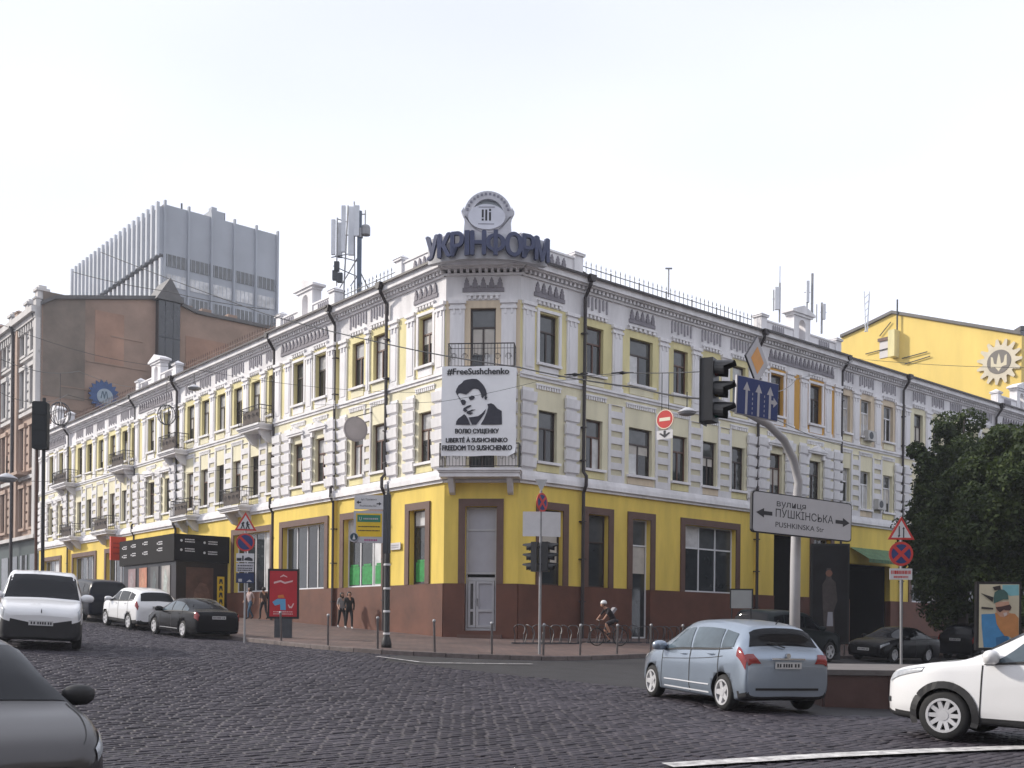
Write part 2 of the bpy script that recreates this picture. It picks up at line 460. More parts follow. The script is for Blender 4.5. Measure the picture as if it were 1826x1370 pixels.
def wall(fac, m, u0, u1, z0, z1, ops, off, depth=.30, name='wall'):
    b = MB(FM[fac])
    U = sorted({u0, u1, *[max(u0, min(u1, o[0])) for o in ops], *[max(u0, min(u1, o[1])) for o in ops]})
    Zs = sorted({z0, z1, *[max(z0, min(z1, o[2])) for o in ops], *[max(z0, min(z1, o[3])) for o in ops]})
    for i in range(len(U) - 1):
        for j in range(len(Zs) - 1):
            cu, cz = (U[i] + U[i+1]) / 2, (Zs[j] + Zs[j+1]) / 2
            if any(o[0] < cu < o[1] and o[2] < cz < o[3] for o in ops): continue
            b.quad((U[i], off, Zs[j]), (U[i+1], off, Zs[j]), (U[i+1], off, Zs[j+1]), (U[i], off, Zs[j+1]))
    for a, c, e, f in ops:
        e, f = max(e, z0), min(f, z1)
        if f <= e: continue
        b.quad((a, off, e), (a, off, f), (a, off - depth, f), (a, off - depth, e))
        b.quad((c, off, e), (c, off, f), (c, off - depth, f), (c, off - depth, e))
        if f < z1: b.quad((a, off, f), (c, off, f), (c, off - depth, f), (a, off - depth, f))
        if e > z0: b.quad((a, off, e), (c, off, e), (c, off - depth, e), (a, off - depth, e))
    if off > 0:
        for u in (u0, u1): b.quad((u, -.02, z0), (u, off, z0), (u, off, z1), (u, -.02, z1))
    return b.build(name, m, BUILD)

_wm = {}
def window_meshes(w, h, style):
    key = (round(w, 2), round(h, 2), style)
    if key in _wm: return _wm[key]
    mtl = {'dark': M_FRDK, 'brown': M_FRBR, 'white': M_FRWH}[style[0]]
    t, y0, y1 = .07, -.24, -.17
    f = MB(); a, z0 = w / 2, 0
    cols, transom = style[1], style[2]
    f.box(-a, a, y0, y1, 0, t); f.box(-a, a, y0, y1, h - t, h); f.box(-a, -a + t, y0, y1, t, h - t); f.box(a - t, a, y0, y1, t, h - t)
    zt = h * transom if transom else None
    panes = []
    xs = [-a + t + (2 * a - 2 * t) * k / cols for k in range(cols + 1)]
    lo_top = zt - .035 if zt else h - t
    for k in range(1, cols): f.box(xs[k] - .035, xs[k] + .035, y0 + .002, y1 + .004, t, lo_top)
    if zt:
        f.box(-a + t, a - t, y0 + .001, y1 + .008, zt - .035, zt + .035)
        topc = 1 if w < 2 else cols
        xt = [-a + t + (2 * a - 2 * t) * k / topc for k in range(topc + 1)]
        for k in range(1, topc): f.box(xt[k] - .035, xt[k] + .035, y0 + .002, y1 + .004, zt + .035, h - t)
        for k in range(topc): panes.append((xt[k], xt[k+1], zt + .03, h - t))
    for k in range(cols): panes.append((xs[k], xs[k+1], t, lo_top))
    pm = []
    for (p, q, r, s) in panes:
        pm.append((MB().box(p, q, -.215, -.205, r, s), r))
    _wm[key] = (f.mesh('window', mtl), [(b, b.mesh('pane', None), r) for b, r in pm])
    return _wm[key]
_pane_cache = {}
def place_window(fac, u, off, z, w, h, style, sill=True, bright=.25, sillmat=None):
    fm, panes = window_meshes(w, h, style)
    o = inst('window', fm, BUILD, wmat(fac, u, off, z))
    for i, (b, pmesh, r) in enumerate(panes):
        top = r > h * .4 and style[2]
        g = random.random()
        gi = (1 if g < (.25 if fac == 'L' else .6) else 2) if top and g < .85 else (2 if g < bright else (0 if g < .7 else 3))  # left upper panes favour the pale colour, a painted sky reflection
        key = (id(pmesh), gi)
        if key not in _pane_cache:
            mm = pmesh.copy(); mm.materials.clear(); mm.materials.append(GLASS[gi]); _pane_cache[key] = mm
        c = lk(bpy.data.objects.new('pane', _pane_cache[key])); c.parent = o
    if style[2] and w < 2 and random.random() < .38:       # a roller blind pulled part way down
        f_ = random.choice((.3, .45, .6)); k = ('blind', round(w, 2), round(h, 2), f_, style[2])
        if k not in _wm: _wm[k] = MB().box(-w/2 + .10, w/2 - .10, -.203, -.199, h * style[2] * (1 - f_), h * style[2] - .05).mesh('blind', BLIND)
        c = lk(bpy.data.objects.new('blind', _wm[k])); c.parent = o
    if sill:
        k = ('sill', round(w, 2))
        if k not in _wm: _wm[k] = MB().box(-w/2 - .14, w/2 + .14, -.165, .15, -.11, -.004).mesh('sill', M_TRIM)
        c = lk(bpy.data.objects.new('sill', _wm[k])); c.parent = o
    return o

# relief pieces (shared meshes)
def crown_mesh(n, pitch, mtl):
    b = MB(); w = n * pitch
    b.box(-w/2, w/2, 0, .05, 0, .16)
    for i in range(n):
        x = -w/2 + pitch * (i + .5); a = pitch * .30
        b.prism([(x - a, .162), (x + a, .162), (x + a, .34), (x + a * .55, .40), (x + a * .75, .44), (x, .60), (x - a * .75, .44), (x - a * .55, .40), (x - a, .34)], .004, .07)
        if i < n - 1:
            b.box(x + pitch * .5 - a * .45, x + pitch * .5 + a * .45, .004, .045, .162, .26)
    return b.mesh('frieze_crown', mtl)
def comb_mesh(n, pitch, mtl):
    b = MB(); w = n * pitch
    for i in range(n):
        x = -w/2 + pitch * (i + .5); a = pitch * .20; h = .55 - .10 * (i % 2)
        b.prism([(x - a, .55 - h), (x + a, .55 - h), (x + a, .5), (x, .58), (x - a, .5)], .004, .05)
    return b.mesh('frieze_comb', mtl)
def corbel_mesh(w, n):
    b = MB(); b.box(-w/2, w/2, 0, .10, .13, .2); p = w / n
    for i in range(n):
        x = -w/2 + p * (i + .5); b.box(x - p * .27, x + p * .27, .002, .085, 0, .13)
    return b.mesh('corbel_row', M_TRIM)
def block_mesh(w, h):
    b = MB(); b.add([(-w/2, 0, 0), (w/2, 0, 0), (w/2, 0, h), (-w/2, 0, h), (-w/2 + .01, .10, .05), (w/2 - .01, .10, .05), (w/2, .13, h - .03), (-w/2, .13, h - .03)],
                    [(0,1,5,4), (4,5,6,7), (7,6,2,3), (0,4,7,3), (1,2,6,5)])
    return b.mesh('block', M_TRIM)
def niche_pier(w):
    b = MB(); H = 3.38; sw = max(.08, w * .15)
    b.box(-w/2, -w/2 + sw, 0, .06, 0, H); b.box(w/2 - sw, w/2, 0, .06, 0, H)
    z = 0
    for k in range(6):
        z1 = min(H, .30 + k * .56); b.box(-w/2 + sw, w/2 - sw, 0, .058, z, z1); z = z1 + .26
    if z < H: b.box(-w/2 + sw, w/2 - sw, 0, .058, z, H)
    return b.mesh('pier', M_WHITE)
def niche_panel(w):
    sw = max(.08, w * .15); return MB().box(-w/2 + sw, w/2 - sw, 0, .008, 0, .26).mesh('niche_panel', mat('niche_beige', (.62, .575, .43), .85, .2, 2, .2, 30))
def pil_mesh(w):
    b = MB(); h = 2.85
    b.box(-w/2, w/2, 0, .07, 0, h)
    b.box(-w/2 + .10, w/2 - .10, .07, .095, .25, h - .55)
    b.box(-w/2 - .04, w/2 + .04, 0, .13, h - .32, h - .22); b.box(-w/2 - .06, w/2 + .06, 0, .15, h - .10, h + .04)
    for s in (-1, 1): b.box(s * w * .22 - .04, s * w * .22 + .04, .071, .12, h - .52, h - .321)
    b.box(-w/2 - .03, w/2 + .03, 0, .11, 0, .16)
    return b.mesh('pilaster', M_TRIM)
_sm = {}
def shared(key, fn):
    if key not in _sm: _sm[key] = fn()
    return _sm[key]

Z2B, Z2T, Z3B, Z3T = 6.95, 9.06, 11.0, 13.04
def section(fac, u0, u1, off, wins, ground, style='plain', w3=M_LEMON, w2=M_CREAM, ends=(True, True), door=None):
    """one bay of the facade: wins = [(centre,width)], ground = [(u0,u1,z0,z1)] openings"""
    b2 = [(c - w/2, c + w/2, Z2B, Z2T) for c, w in wins]; b3 = [(c - w/2, c + w/2, Z3B, Z3T) for c, w in wins]
    deep = .30
    wall(fac, M_PLINTH, u0, u1, -1.7, 1.86, [g for g in ground if g[2] < 1.8], off + .05, .35, 'plinth')
    wall(fac, M_YELLOW, u0, u1, 1.86, 5.96, [g for g in ground], off, .35)
    wall(fac, w2, u0, u1, 6.40, 10.40, b2, off, deep)
    wall(fac, w3, u0, u1, 10.40, 13.36, b3, off, deep)
    wall(fac, M_WHITE, u0, u1, 13.36, 14.42, [], off + .012, deep)
    F = FM[fac]
    b = MB(F); b.box(u0, u1, off - .05, off + .10, 5.955, 6.08); b.box(u0, u1, off - .05, off + .20, 6.08, 6.28); b.box(u0, u1, off - .05, off + .13, 6.28, 6.41); b.box(u0, u1, off - .05, off + .05, 6.41, 6.50)
    b.build('belt_course', M_TRIM, BUILD)
    b = MB(F); b.box(u0, u1, off - .05, off + .12, 10.37, 10.47); b.box(u0, u1, off - .05, off + .06, 10.25, 10.37)
    b.build('string_course', M_TRIM, BUILD)
    b = MB(F); b.box(u0, u1, off - .1, off + .10, 14.36, 14.45); b.box(u0, u1, off - .1, off + .32, 14.60, 14.66); b.box(u0, u1, off - .1, off + .44, 14.66, 14.90); b.box(u0, u1, off - .1, off + .50, 14.90, 14.95)
    c = b.build('cornice', M_TRIM, BUILD)
    b = MB(F); n = int((u1 - u0) / .24)
    for i in range(n):
        x = u0 + (u1 - u0) * (i + .5) / n; b.box(x - .06, x + .06, off, off + .22, 14.452, 14.598)
    d = b.build('dentil_band', M_TRIM, c); d['kind'] = 'stuff'
    b = MB(F); b.box(u0, u1, off + .501, off + .57, 14.89, 14.98); b.build('gutter', M_PIPE, BUILD)
    # windows with their trim
    for i, (cx, w) in enumerate(wins):
        if door and i == door.get('i'):
            pass
        else:
            st = 'white' if (fac == 'R' and 22 < cx < 29) else ('brown' if random.random() < .35 else 'dark')
            place_window(fac, cx, off, Z3B, w, Z3T - Z3B, (st, 2, .66), bright=.2)
            place_window(fac, cx, off, Z2B, w, Z2T - Z2B, ('brown' if st != 'white' and random.random() < .5 else st, 2, .66), bright=.2)
        # apron panels and dentils
        b = MB(F); b.box(cx - w/2 - .02, cx + w/2 + .02, off, off + .05, 10.53, 10.86); b.build('apron_panel', M_TRIM if style != 'plain' else w2, BUILD)
        b = MB(F); b.box(cx - w/2 - .1, cx + w/2 + .1, off, off + .05, 6.52, 6.82); b.build('apron_panel', M_LEMON if fac == 'L' else M_PEACH if i % 2 else M_LEMON, BUILD)
        b = MB(F); p = .14; n = int((w + .5) / p)
        b.box(cx - n*p/2, cx + n*p/2, off, off + .07, 10.05, 10.12)
        for k in range(n): b.box(cx - n*p/2 + k*p + .03, cx - n*p/2 + k*p + .11, off + .002, off + .055, 9.90, 10.05)
        b.build('dentil_row', M_TRIM, BUILD)
        if style == 'plain' and w > 1.3:
            inst('frieze_crown', shared(('crown', 5), lambda: crown_mesh(5, .34, M_GREYO)), BUILD, wmat(fac, cx, off + .012, 13.68))
        elif style == 'plain':
            inst('frieze_comb', shared(('comb',), lambda: comb_mesh(7, .22, M_PALEO)), BUILD, wmat(fac, cx, off + .012, 13.74))
        inst('corbel_row', shared(('corb', w), lambda: corbel_mesh(w + .35, 6)), BUILD, wmat(fac, cx, off + .012, 13.38))
        if style in ('risalit', 'corner'):
            b = MB(F)      # raised frame round the upper window
            for s in (-1, 1): b.box(cx + s * (w/2 + .10) - .07, cx + s * (w/2 + .10) + .07, off, off + .06, 10.9, 13.1)
            b.box(cx - w/2 - .17, cx + w/2 + .17, off, off + .075, 13.1, 13.22)
            b.build('window_surround', M_TRIM, BUILD)
        if style == 'risalit':
            b = MB(F); b.box(cx - w/2 - .3, cx + w/2 + .3, off, off + .22, 9.42, 9.52)
            b.prism([(cx - w/2 - .36, 9.52), (cx + w/2 + .36, 9.52), (cx + w/2 + .3, 9.60), (cx + .25, 9.72), (cx, 9.86), (cx - .25, 9.72), (cx - w/2 - .3, 9.60)], off, off + .26)
            for s in (-1, 1): b.prism([(cx + s*(w/2+.12) - .08, 9.15), (cx + s*(w/2+.12) + .08, 9.15), (cx + s*(w/2+.12) + .1, 9.42), (cx + s*(w/2+.12) - .1, 9.42)], off, off + .16)
            b.build('window_hood', M_TRIM, BUILD)
    if style in ('risalit', 'corner'):
        if style == 'risalit':
            n = int((u1 - u0 - 1.3) / .36); inst('frieze_crown', shared(('crown', n), lambda: crown_mesh(n, .36, M_GREYO)), BUILD, wmat(fac, (u0 + u1)/2, off + .012, 13.68))
        else:
            for cx, w in wins: inst('frieze_crown', shared(('crown', 5), lambda: crown_mesh(5, .34, M_GREYO)), BUILD, wmat(fac, cx, off + .012, 13.68))
    # piers: tall pilasters above, rusticated blocks below
    edges = [u0] + [e for c, w in wins for e in (c - w/2, c + w/2)] + [u1]
    for i in range(0, len(edges), 2):
        a, b_ = edges[i], edges[i + 1]
        if i == 0 and not ends[0]: continue
        if i == len(edges) - 2 and not ends[1]: continue
        a2 = a + (.05 if i == 0 else .24); b2_ = b_ - (.05 if i == len(edges) - 2 else .24)
        g = b2_ - a2
        if g < .22: continue
        inner = 0 < i < len(edges) - 2
        cs = [((a2 + b2_) / 2, min(g, .62))] if g < 1.5 else [(a2 + .34, .6), (b2_ - .34, .6)]
        for cc, ww in cs:
            ww = round(ww / .1) * .1 or .3
            inst('pilaster', shared(('pil', ww), lambda: pil_mesh(ww)), BUILD, wmat(fac, cc, off, 10.47))
            if style == 'plain' and inner:
                wn_ = round(min(1.0, g + .34) / .1) * .1
                if cc != cs[0][0]: continue
                cc2 = (a2 + b2_) / 2
                if g > 1.5: wn_ = 1.4
                host = inst('pier', shared(('npier', wn_), lambda: niche_pier(wn_)), BUILD, wmat(fac, cc2, off, 6.5))
                for k in range(5):
                    o = lk(bpy.data.objects.new('niche_panel', shared(('np', wn_), lambda: niche_panel(wn_)))); o.parent = host; o.location = (0, .001, .30 + k * .56)
                continue
            w2_ = min(.85, ww + .2)
            bm = shared(('blk', w2_), lambda: block_mesh(w2_, .45))
            host = inst('pier', shared(('pier', ww), lambda: MB().box(-ww/2, ww/2, 0, .05, 0, 3.38).mesh('pier', M_WHITE)), BUILD, wmat(fac, cc, off, 6.5))
            for k in range(6):
                o = lk(bpy.data.objects.new('block', bm)); o.parent = host; o.location = (0, .05, .10 + k * .54)

def shop_window(fac, u0, u1, off, z0=1.86, z1=5.3, fw=.30, cols=3, mt='white', transom=None, sticker=None, doorlow=None):
    """brown stone frame round a shop window"""
    b = MB(FM[fac])
    b.box(u0, u0 + fw, off + .004, off + .07, z0 + .003, z1 - fw); b.box(u1 - fw, u1, off + .004, off + .07, z0 + .003, z1 - fw); b.box(u0, u1, off + .004, off + .07, z1 - fw, z1)
    b.build('stone_surround', M_BROWN, BUILD)
    ia, ib = u0 + fw, u1 - fw
    zz = doorlow if doorlow is not None else z0
    o = place_window(fac, (ia + ib)/2, off - .06, zz + .01, ib - ia, z1 - fw - zz, (mt, cols, transom), sill=False, bright=.18)
    if sticker:
        n = cols; st = MB()
        w = ib - ia
        for k in range(n):
            a = -w/2 + w * k / n + .12; c = -w/2 + w * (k+1) / n - .12
            st.box(a, c, -.200, -.196, .12, .95)
            st.box(a + .1, c - .1, -.200, -.197, .96, 1.05)
        s_ = lk(bpy.data.objects.new('poster', st.mesh('poster', mat('green_poster', (.02, .26, .06), .5, .5, 5)))); s_.parent = o
    return (ia, ib, zz, z1 - fw)

# --- left street front
def G(fac, u0, u1, off, **k): return shop_window(fac, u0, u1, off, **k)
OFF = .15
section('L', 0, 4.12, 0, [(1.40, .96)], [G('L', .95, 2.75, 0, cols=1, mt='dark', transom=.78, sticker=True)], 'corner')
section('L', 4.12, 8.45, 0, [(4.95, 1.0), (6.72, 1.0)], [G('L', 4.25, 8.1, 0, cols=3, transom=.72, sticker=True)], 'plain', ends=(False, True))
section('L', 8.45, 14.45, OFF, [(9.8, 1.0), (11.95, 1.0)], [G('L', 8.95, 13.75, OFF, cols=4)], 'risalit')
section('L', 14.45, 27.0, 0, [(15.0, .9), (16.95, 1.0), (19.05, 1.0), (21.15, 1.0), (23.25, 1.0), (25.3, 1.0)], [G('L', 14.75, 19.6, 0, cols=4)], 'plain')
section('L', 27.0, 33.7, OFF, [(28.3, 1.0), (30.95, 1.05)], [G('L', 28.6, 32.6, OFF, cols=4)], 'risalit')
section('L', 33.7, 47.1, 0, [(34.3, .95), (36.0, 1.0), (38.3, 1.0), (40.65, 1.0), (43.0, 1.0), (45.1, 1.0)], [G('L', 34.6, 39.6, 0, cols=4), G('L', 41.3, 46.6, 0, cols=4)], 'plain')
section('L', 47.1, 54.3, OFF, [(48.8, 1.0), (51.2, 1.0)], [G('L', 48.6, 53.4, OFF, cols=4)], 'risalit')
# --- right street front
section('R', 0, 3.45, 0, [(1.56, 1.02)], [G('R', .95, 2.75, 0, cols=1, mt='dark', transom=.7)], 'corner')
section('R', 3.45, 15.5, 0, [(4.25, 1.0), (7.15, 1.5), (9.82, 1.0), (11.97, 1.0), (14.15, 1.0)],
        [G('R', 3.62, 5.45, 0, cols=1, mt='dark', transom=.62), G('R', 6.35, 8.15, 0, cols=1, mt='white', transom=.78, doorlow=-.35), G('R', 9.9, 14.3, 0, cols=3, mt='white', transom=.66)], 'plain')
section('R', 15.5, 22.8, OFF, [(17.0, 1.05), (20.4, 1.05)], [(16.9, 19.2, -1.7, 5.0), G('R', 20.0, 22.2, OFF, cols=2)], 'risalit', w3=M_OCHRE, w2=M_CREAM)
section('R', 22.8, 29.2, 0, [(23.45, .95), (25.5, 1.0), (27.85, 1.0)], [(24.0, 28.2, -1.7, 3.85)], 'plain', w3=M_PEACH, w2=M_CREAM)
section('R', 29.2, 40.7, 0, [(31.2, 1.0), (33.4, 1.0), (35.6, 1.0), (37.8, 1.0), (39.6, 1.0)], [G('R', 30.2, 34.2, 0, cols=3), G('R', 35.4, 39.6, 0, cols=3)], 'plain', w3=M_CREAM, w2=M_CREAM)
section('R', 40.7, 48.0, OFF, [(42.6, 1.0), (45.6, 1.0)], [G('R', 42.0, 46.6, OFF, cols=3)], 'risalit', w3=M_CREAM, w2=M_CREAM)
# dark passages on the right front
for u0, u1, z1, o in ((16.9, 19.2, 5.0, OFF), (24.0, 28.2, 3.85, 0)):
    b = MB(FR_); b.box(u0, u1, o - 5, o - .34, -1.69, z1 - .01); 
    b.v = b.v; f = b.f; b.f = [x for i, x in enumerate(f) if i != 4]
    b.build('passage', M_BLACKIN, BUILD)
# --- chamfered corner: balcony doors above, entrance below
c0, c1 = .60, CW - .60
ctr = CW / 2
wall('C', M_PLINTH, 0, CW, -1.7, 1.86, [(ctr - .64, ctr + .64, -.06, 1.86)], .05, .4, 'plinth')
wall('C', M_YELLOW, 0, CW, 1.86, 5.96, [(ctr - .64, ctr + .64, 1.86, 5.0)], 0, .4)
wall('C', M_CREAM, 0, CW, 6.40, 10.40, [(ctr - .52, ctr + .52, 6.42, 9.06)], 0)
wall('C', M_PEACH, 0, CW, 10.40, 13.36, [(ctr - .52, ctr + .52, 10.5, 13.06)], 0)
wall('C', M_WHITE, 0, CW, 13.36, 14.42, [], .012)
b = MB(FC); b.box(0, CW, -.05, .10, 5.955, 6.08); b.box(0, CW, -.05, .20, 6.08, 6.28); b.box(0, CW, -.05, .13, 6.28, 6.41); b.build('belt_course', M_TRIM, BUILD)
b = MB(FC); b.box(-.1, CW + .1, -.1, .10, 14.36, 14.45); b.box(-.14, CW + .14, -.1, .32, 14.60, 14.66); b.box(-.2, CW + .2, -.1, .44, 14.66, 14.90); b.box(-.22, CW + .22, -.1, .50, 14.90, 14.95); cc = b.build('cornice', M_TRIM, BUILD)
b = MB(FC)
for i in range(12):
    x = CW * (i + .5) / 12; b.box(x - .06, x + .06, 0, .22, 14.452, 14.598)
b.build('dentil_band', M_TRIM, cc)['kind'] = 'stuff'
inst('frieze_crown', shared(('crown', 5), lambda: crown_mesh(5, .34, M_GREYO)), BUILD, wmat('C', ctr, .012, 13.70))
inst('corbel_row', shared(('corb', 1.0), lambda: corbel_mesh(1.35, 6)), BUILD, wmat('C', ctr, .012, 13.40))
for s in (-1, 1):
    inst('pilaster', shared(('pil', .6), lambda: pil_mesh(.6)), BUILD, wmat('C', ctr + s * 1.05, 0, 10.47))
    host = inst('pier', shared(('pier', .6), lambda: MB().box(-.3, .3, 0, .05, 0, 3.38).mesh('pier', M_WHITE)), BUILD, wmat('C', ctr + s * 1.05, 0, 6.5))
    for k in range(6):
        o = lk(bpy.data.objects.new('block', shared(('blk', .8), lambda: block_mesh(.8, .45)))); o.parent = host; o.location = (0, .05, .10 + k * .54)
place_window('C', ctr, 0, 10.5, 1.04, 2.56, ('dark', 2, .70), sill=False, bright=.3)
place_window('C', ctr, 0, 6.42, 1.04, 2.64, ('dark', 2, .72), sill=False)
b = MB(FC)
for s in (-1, 1): b.box(ctr + s * .78 - .14, ctr + s * .78 + .14, .004, .07, 1.863, 5.0)
b.box(ctr - .92, ctr + .92, .004, .07, 5.0, 5.3); b.build('stone_surround', M_BROWN, BUILD)
# entrance
M_DOOR = mat('pale_grey_aluminium', (.42, .42, .44), .4, .12, 3)
M_FROST = mat('frosted_glass', (.38, .38, .42), .25, .12, 1.0, spec=.6)
dm = MB(FC); y0, y1 = -.34, -.27
a, c = ctr - .63, ctr + .63
dm.box(a, a + .07, y0, y1, -.05, 4.98); dm.box(c - .07, c, y0, y1, -.05, 4.98); dm.box(a + .07, c - .07, y0, y1, 4.90, 4.98)
dm.box(a + .07, c - .07, y0, y1, 4.02, 4.09); dm.box(a + .07, c - .07, y0, y1, 2.25, 2.33); dm.box(a + .07, c - .07, y0 - .01, y1 + .01, 1.98, 2.12)
dm.box(a + .07, c - .07, y0, y1, -.05, .06)
door = dm.build('door_frame', M_DOOR, BUILD)
for (z0, z1) in ((4.09, 4.90), (2.33, 4.02)):
    MB(FC).box(a + .07, c - .07, -.32, -.30, z0, z1).build('pane', M_FROST, door)
leaf = MB(FC)
for (p, q) in ((a + .09, ctr - .22), (ctr - .20, c - .09)):
    leaf.box(p, p + .10, y0 + .01, y1 + .03, .07, 1.97); leaf.box(q - .10, q, y0 + .01, y1 + .03, .07, 1.97)
    for z in (.07, .72, 1.87): leaf.box(p + .10, q - .10, y0 + .01, y1 + .03, z, z + .10)
lf = leaf.build('door', M_DOOR, BUILD)
for (p, q, m) in ((a + .18, ctr - .31, GLASS[1]), (ctr - .11, c - .18, M_FROST)):
    MB(FC).box(p, q, -.31, -.30, .16, 1.88).build('pane', m, lf)
MB(FC).tube([(ctr - .15, -.22, .95), (ctr - .15, -.17, .95), (ctr - .15, -.17, 1.25), (ctr - .15, -.22, 1.25)], .014).build('handle', M_PIPE, lf)
for i in range(3):
    MB(FC).box(ctr - .9, ctr + .9, .05, .95 - .3 * i, -.95 + .3 * i - .2 + .05, -.70 + .3 * i - .12).build('step', M_BROWN if i else M_PLINTH, BUILD)

# --- balconies
def railing_mesh(segs, h, scroll=True):
    b = MB()
    for (x0, y0, x1, y1) in segs:
        L_ = math.hypot(x1 - x0, y1 - y0); n = max(2, int(L_ / .13))
        P = lambda f, z: (x0 + (x1 - x0) * f, y0 + (y1 - y0) * f, z)
        for z, r in ((.08, .016), (h * .80, .012), (h, .024)): b.tube([P(0, z), P(1, z)], r, 4)
        for k in range(n + 1): b.tube([P(k / n, 0.0 if k in (0, n) else .08), P(k / n, h)], .018 if k in (0, n) else .009, 4)
        if scroll:
            m = max(1, int(L_ / .42))
            for k in range(m):
                f0 = (k + .5) / m
                for s in (-1, 1):
                    pts = []
                    for j in range(11):
                        th = j / 10 * 4.4; rr = .17 * (1 - j / 14)
                        pts.append(P(f0 + s * (rr * math.cos(th) * .75) / L_, .42 + rr * math.sin(th) * 1.3))
                    b.tube(pts, .009, 4, False)
    return b
def balcony(fac, u0, u1, off, z, d=.9, h=.95, solid=False, th=.28):
    F = FM[fac]; b = MB(F)
    b.box(u0 - .05, u1 + .05, off, off + d + .06, z - .10, z); b.box(u0, u1, off, off + d, z - .17, z - .10); b.box(u0 + .04, u1 - .04, off, off + d - .06, z - th, z - .17)
    for u in (u0 + .35, u1 - .55):
        b2 = [(off, z - th), (off + d * .75, z - th), (off + d * .70, z - th - .12), (off + .25, z - th - .55), (off, z - th - .62)]
        vs = [(u, p[0], p[1]) for p in b2] + [(u + .22, p[0], p[1]) for p in b2]; n = len(b2)
        b.add(vs, [tuple(range(n)), tuple(range(2*n - 1, n - 1, -1))] + [(i, (i+1) % n, n + (i+1) % n, n + i) for i in range(n)])
    o = b.build('balcony', M_WHITE, BUILD)
    e = .05
    r = railing_mesh([(u0 + e, off + d - e, u1 - e, off + d - e), (u0 + e, off + .02, u0 + e, off + d - e), (u1 - e, off + .02, u1 - e, off + d - e)], h)
    rb = MB(F); rb.add([(p[0], p[1], p[2] + z) for p in r.v], r.f)
    rb.build('railing', M_IRON, o)
    if solid:
        p = MB(F); p.box(u0 + .07, u1 - .5, off + d - .10, off + d - .085, z + .08, z + h * .78); p.build('balcony_screen', mat('rusty_screen', (.16, .13, .115), .8, .3, 3), o)
    return o
for (u0, u1, z) in ((14.75, 17.2, 10.42), (25.5, 28.05, 10.45), (33.9, 36.6, 10.45), (45.6, 48.8, 10.5)): balcony('L', u0, u1, 0, z, solid=True)
for (u0, u1, z) in ((16.95, 19.45, 6.42), (23.7, 26.1, 6.42), (36.9, 39.9, 6.45), (44.3, 46.9, 6.45)): balcony('L', u0, u1, 0, z, solid=True)
BAL_UP = balcony('C', .18, CW - .12, 0, 10.42, d=.85, h=.98)
BAL_LO = balcony('C', -.12, CW + .12, 0, 6.42, d=.95, h=.98, solid=False, th=.34)
# --- downpipes
def downpipe(fac, u, off, zb, bend=True):
    F = FM[fac]
    p = [(u, off + .54, 14.86), (u, off + .50, 14.62), (u + .02, off + .16, 14.15), (u + .02, off + .14, 6.75), (u + .02, off + .32, 6.55), (u + .02, off + .32, 6.15), (u + .02, off + .16, 5.85), (u + .02, off + .16, zb)]
    o = MB(F).tube(p, .075, 8).build('downpipe', M_PIPE, BUILD)
    MB(F).prism([(u - .2, 15.0), (u + .2, 15.0), (u + .1, 14.72), (u - .1, 14.72)], off + .42, off + .68).build('hopper', M_PIPE, o)
    b = MB(F)
    for z in (12.6, 10.9, 8.6, 7.2, 4.6, 3.0, 1.2): b.box(u - .09, u + .13, off, off + .25, z, z + .05)
    b.build('bracket', M_PIPE, o)
for u, zb in ((4.15, -.1), (8.5, 0), (14.55, .2), (27.0, 3), (33.75, 1), (47.2, 1)): downpipe('L', u, 0, zb)
for u, zb in ((3.47, -.4), (15.5, -.6), (22.85, -.7), (29.2, -.8), (40.7, -.9)): downpipe('R', u, 0, zb)
# --- parapets
def cap(b, u, w, d0, d1, z):
    b.box(u - w/2 - .07, u + w/2 + .07, d0 - .07, d1 + .07, z, z + .09)
    b.add([(u - w/2 - .1, d0 - .1, z + .092), (u + w/2 + .1, d0 - .1, z + .092), (u + w/2 + .1, d1 + .1, z + .092), (u - w/2 - .1, d1 + .1, z + .092), (u, (d0 + d1)/2, z + .32)], [(0,1,2,3),(0,1,4),(1,2,4),(2,3,4),(3,0,4)])
def parapet(fac, u0, u1, piers, z1=15.72, off=0.0):
    b = MB(FM[fac]); d0, d1 = off - .32, off - .05
    b.box(u0, u1, d0, d1, 14.9, z1); b.box(u0, u1, d0 - .04, d1 + .05, z1, z1 + .08)
    for u in piers:
        b.box(u - .24, u + .24, d0 - .1, d1 + .10, 14.91, z1 + .16); cap(b, u, .48, d0 - .1, d1 + .1, z1 + .16)
    return b.build('parapet', M_TRIM, BUILD)
parapet('L', 0, 3.7, [3.45, .15]); parapet('R', 0, 3.5, [.15, 3.2])
b = MB(FC); b.box(0, CW, -.32, -.05, 14.9, 15.95); b.box(0, CW, -.36, 0, 15.95, 16.03); b.build('parapet', M_TRIM, BUILD)
for fac, u in (('L', 1.6), ('R', 1.7)):
    inst('frieze_crown', shared(('crown', 5), lambda: crown_mesh(5, .34, M_GREYO)), BUILD, wmat(fac, u, -.05, 15.02))
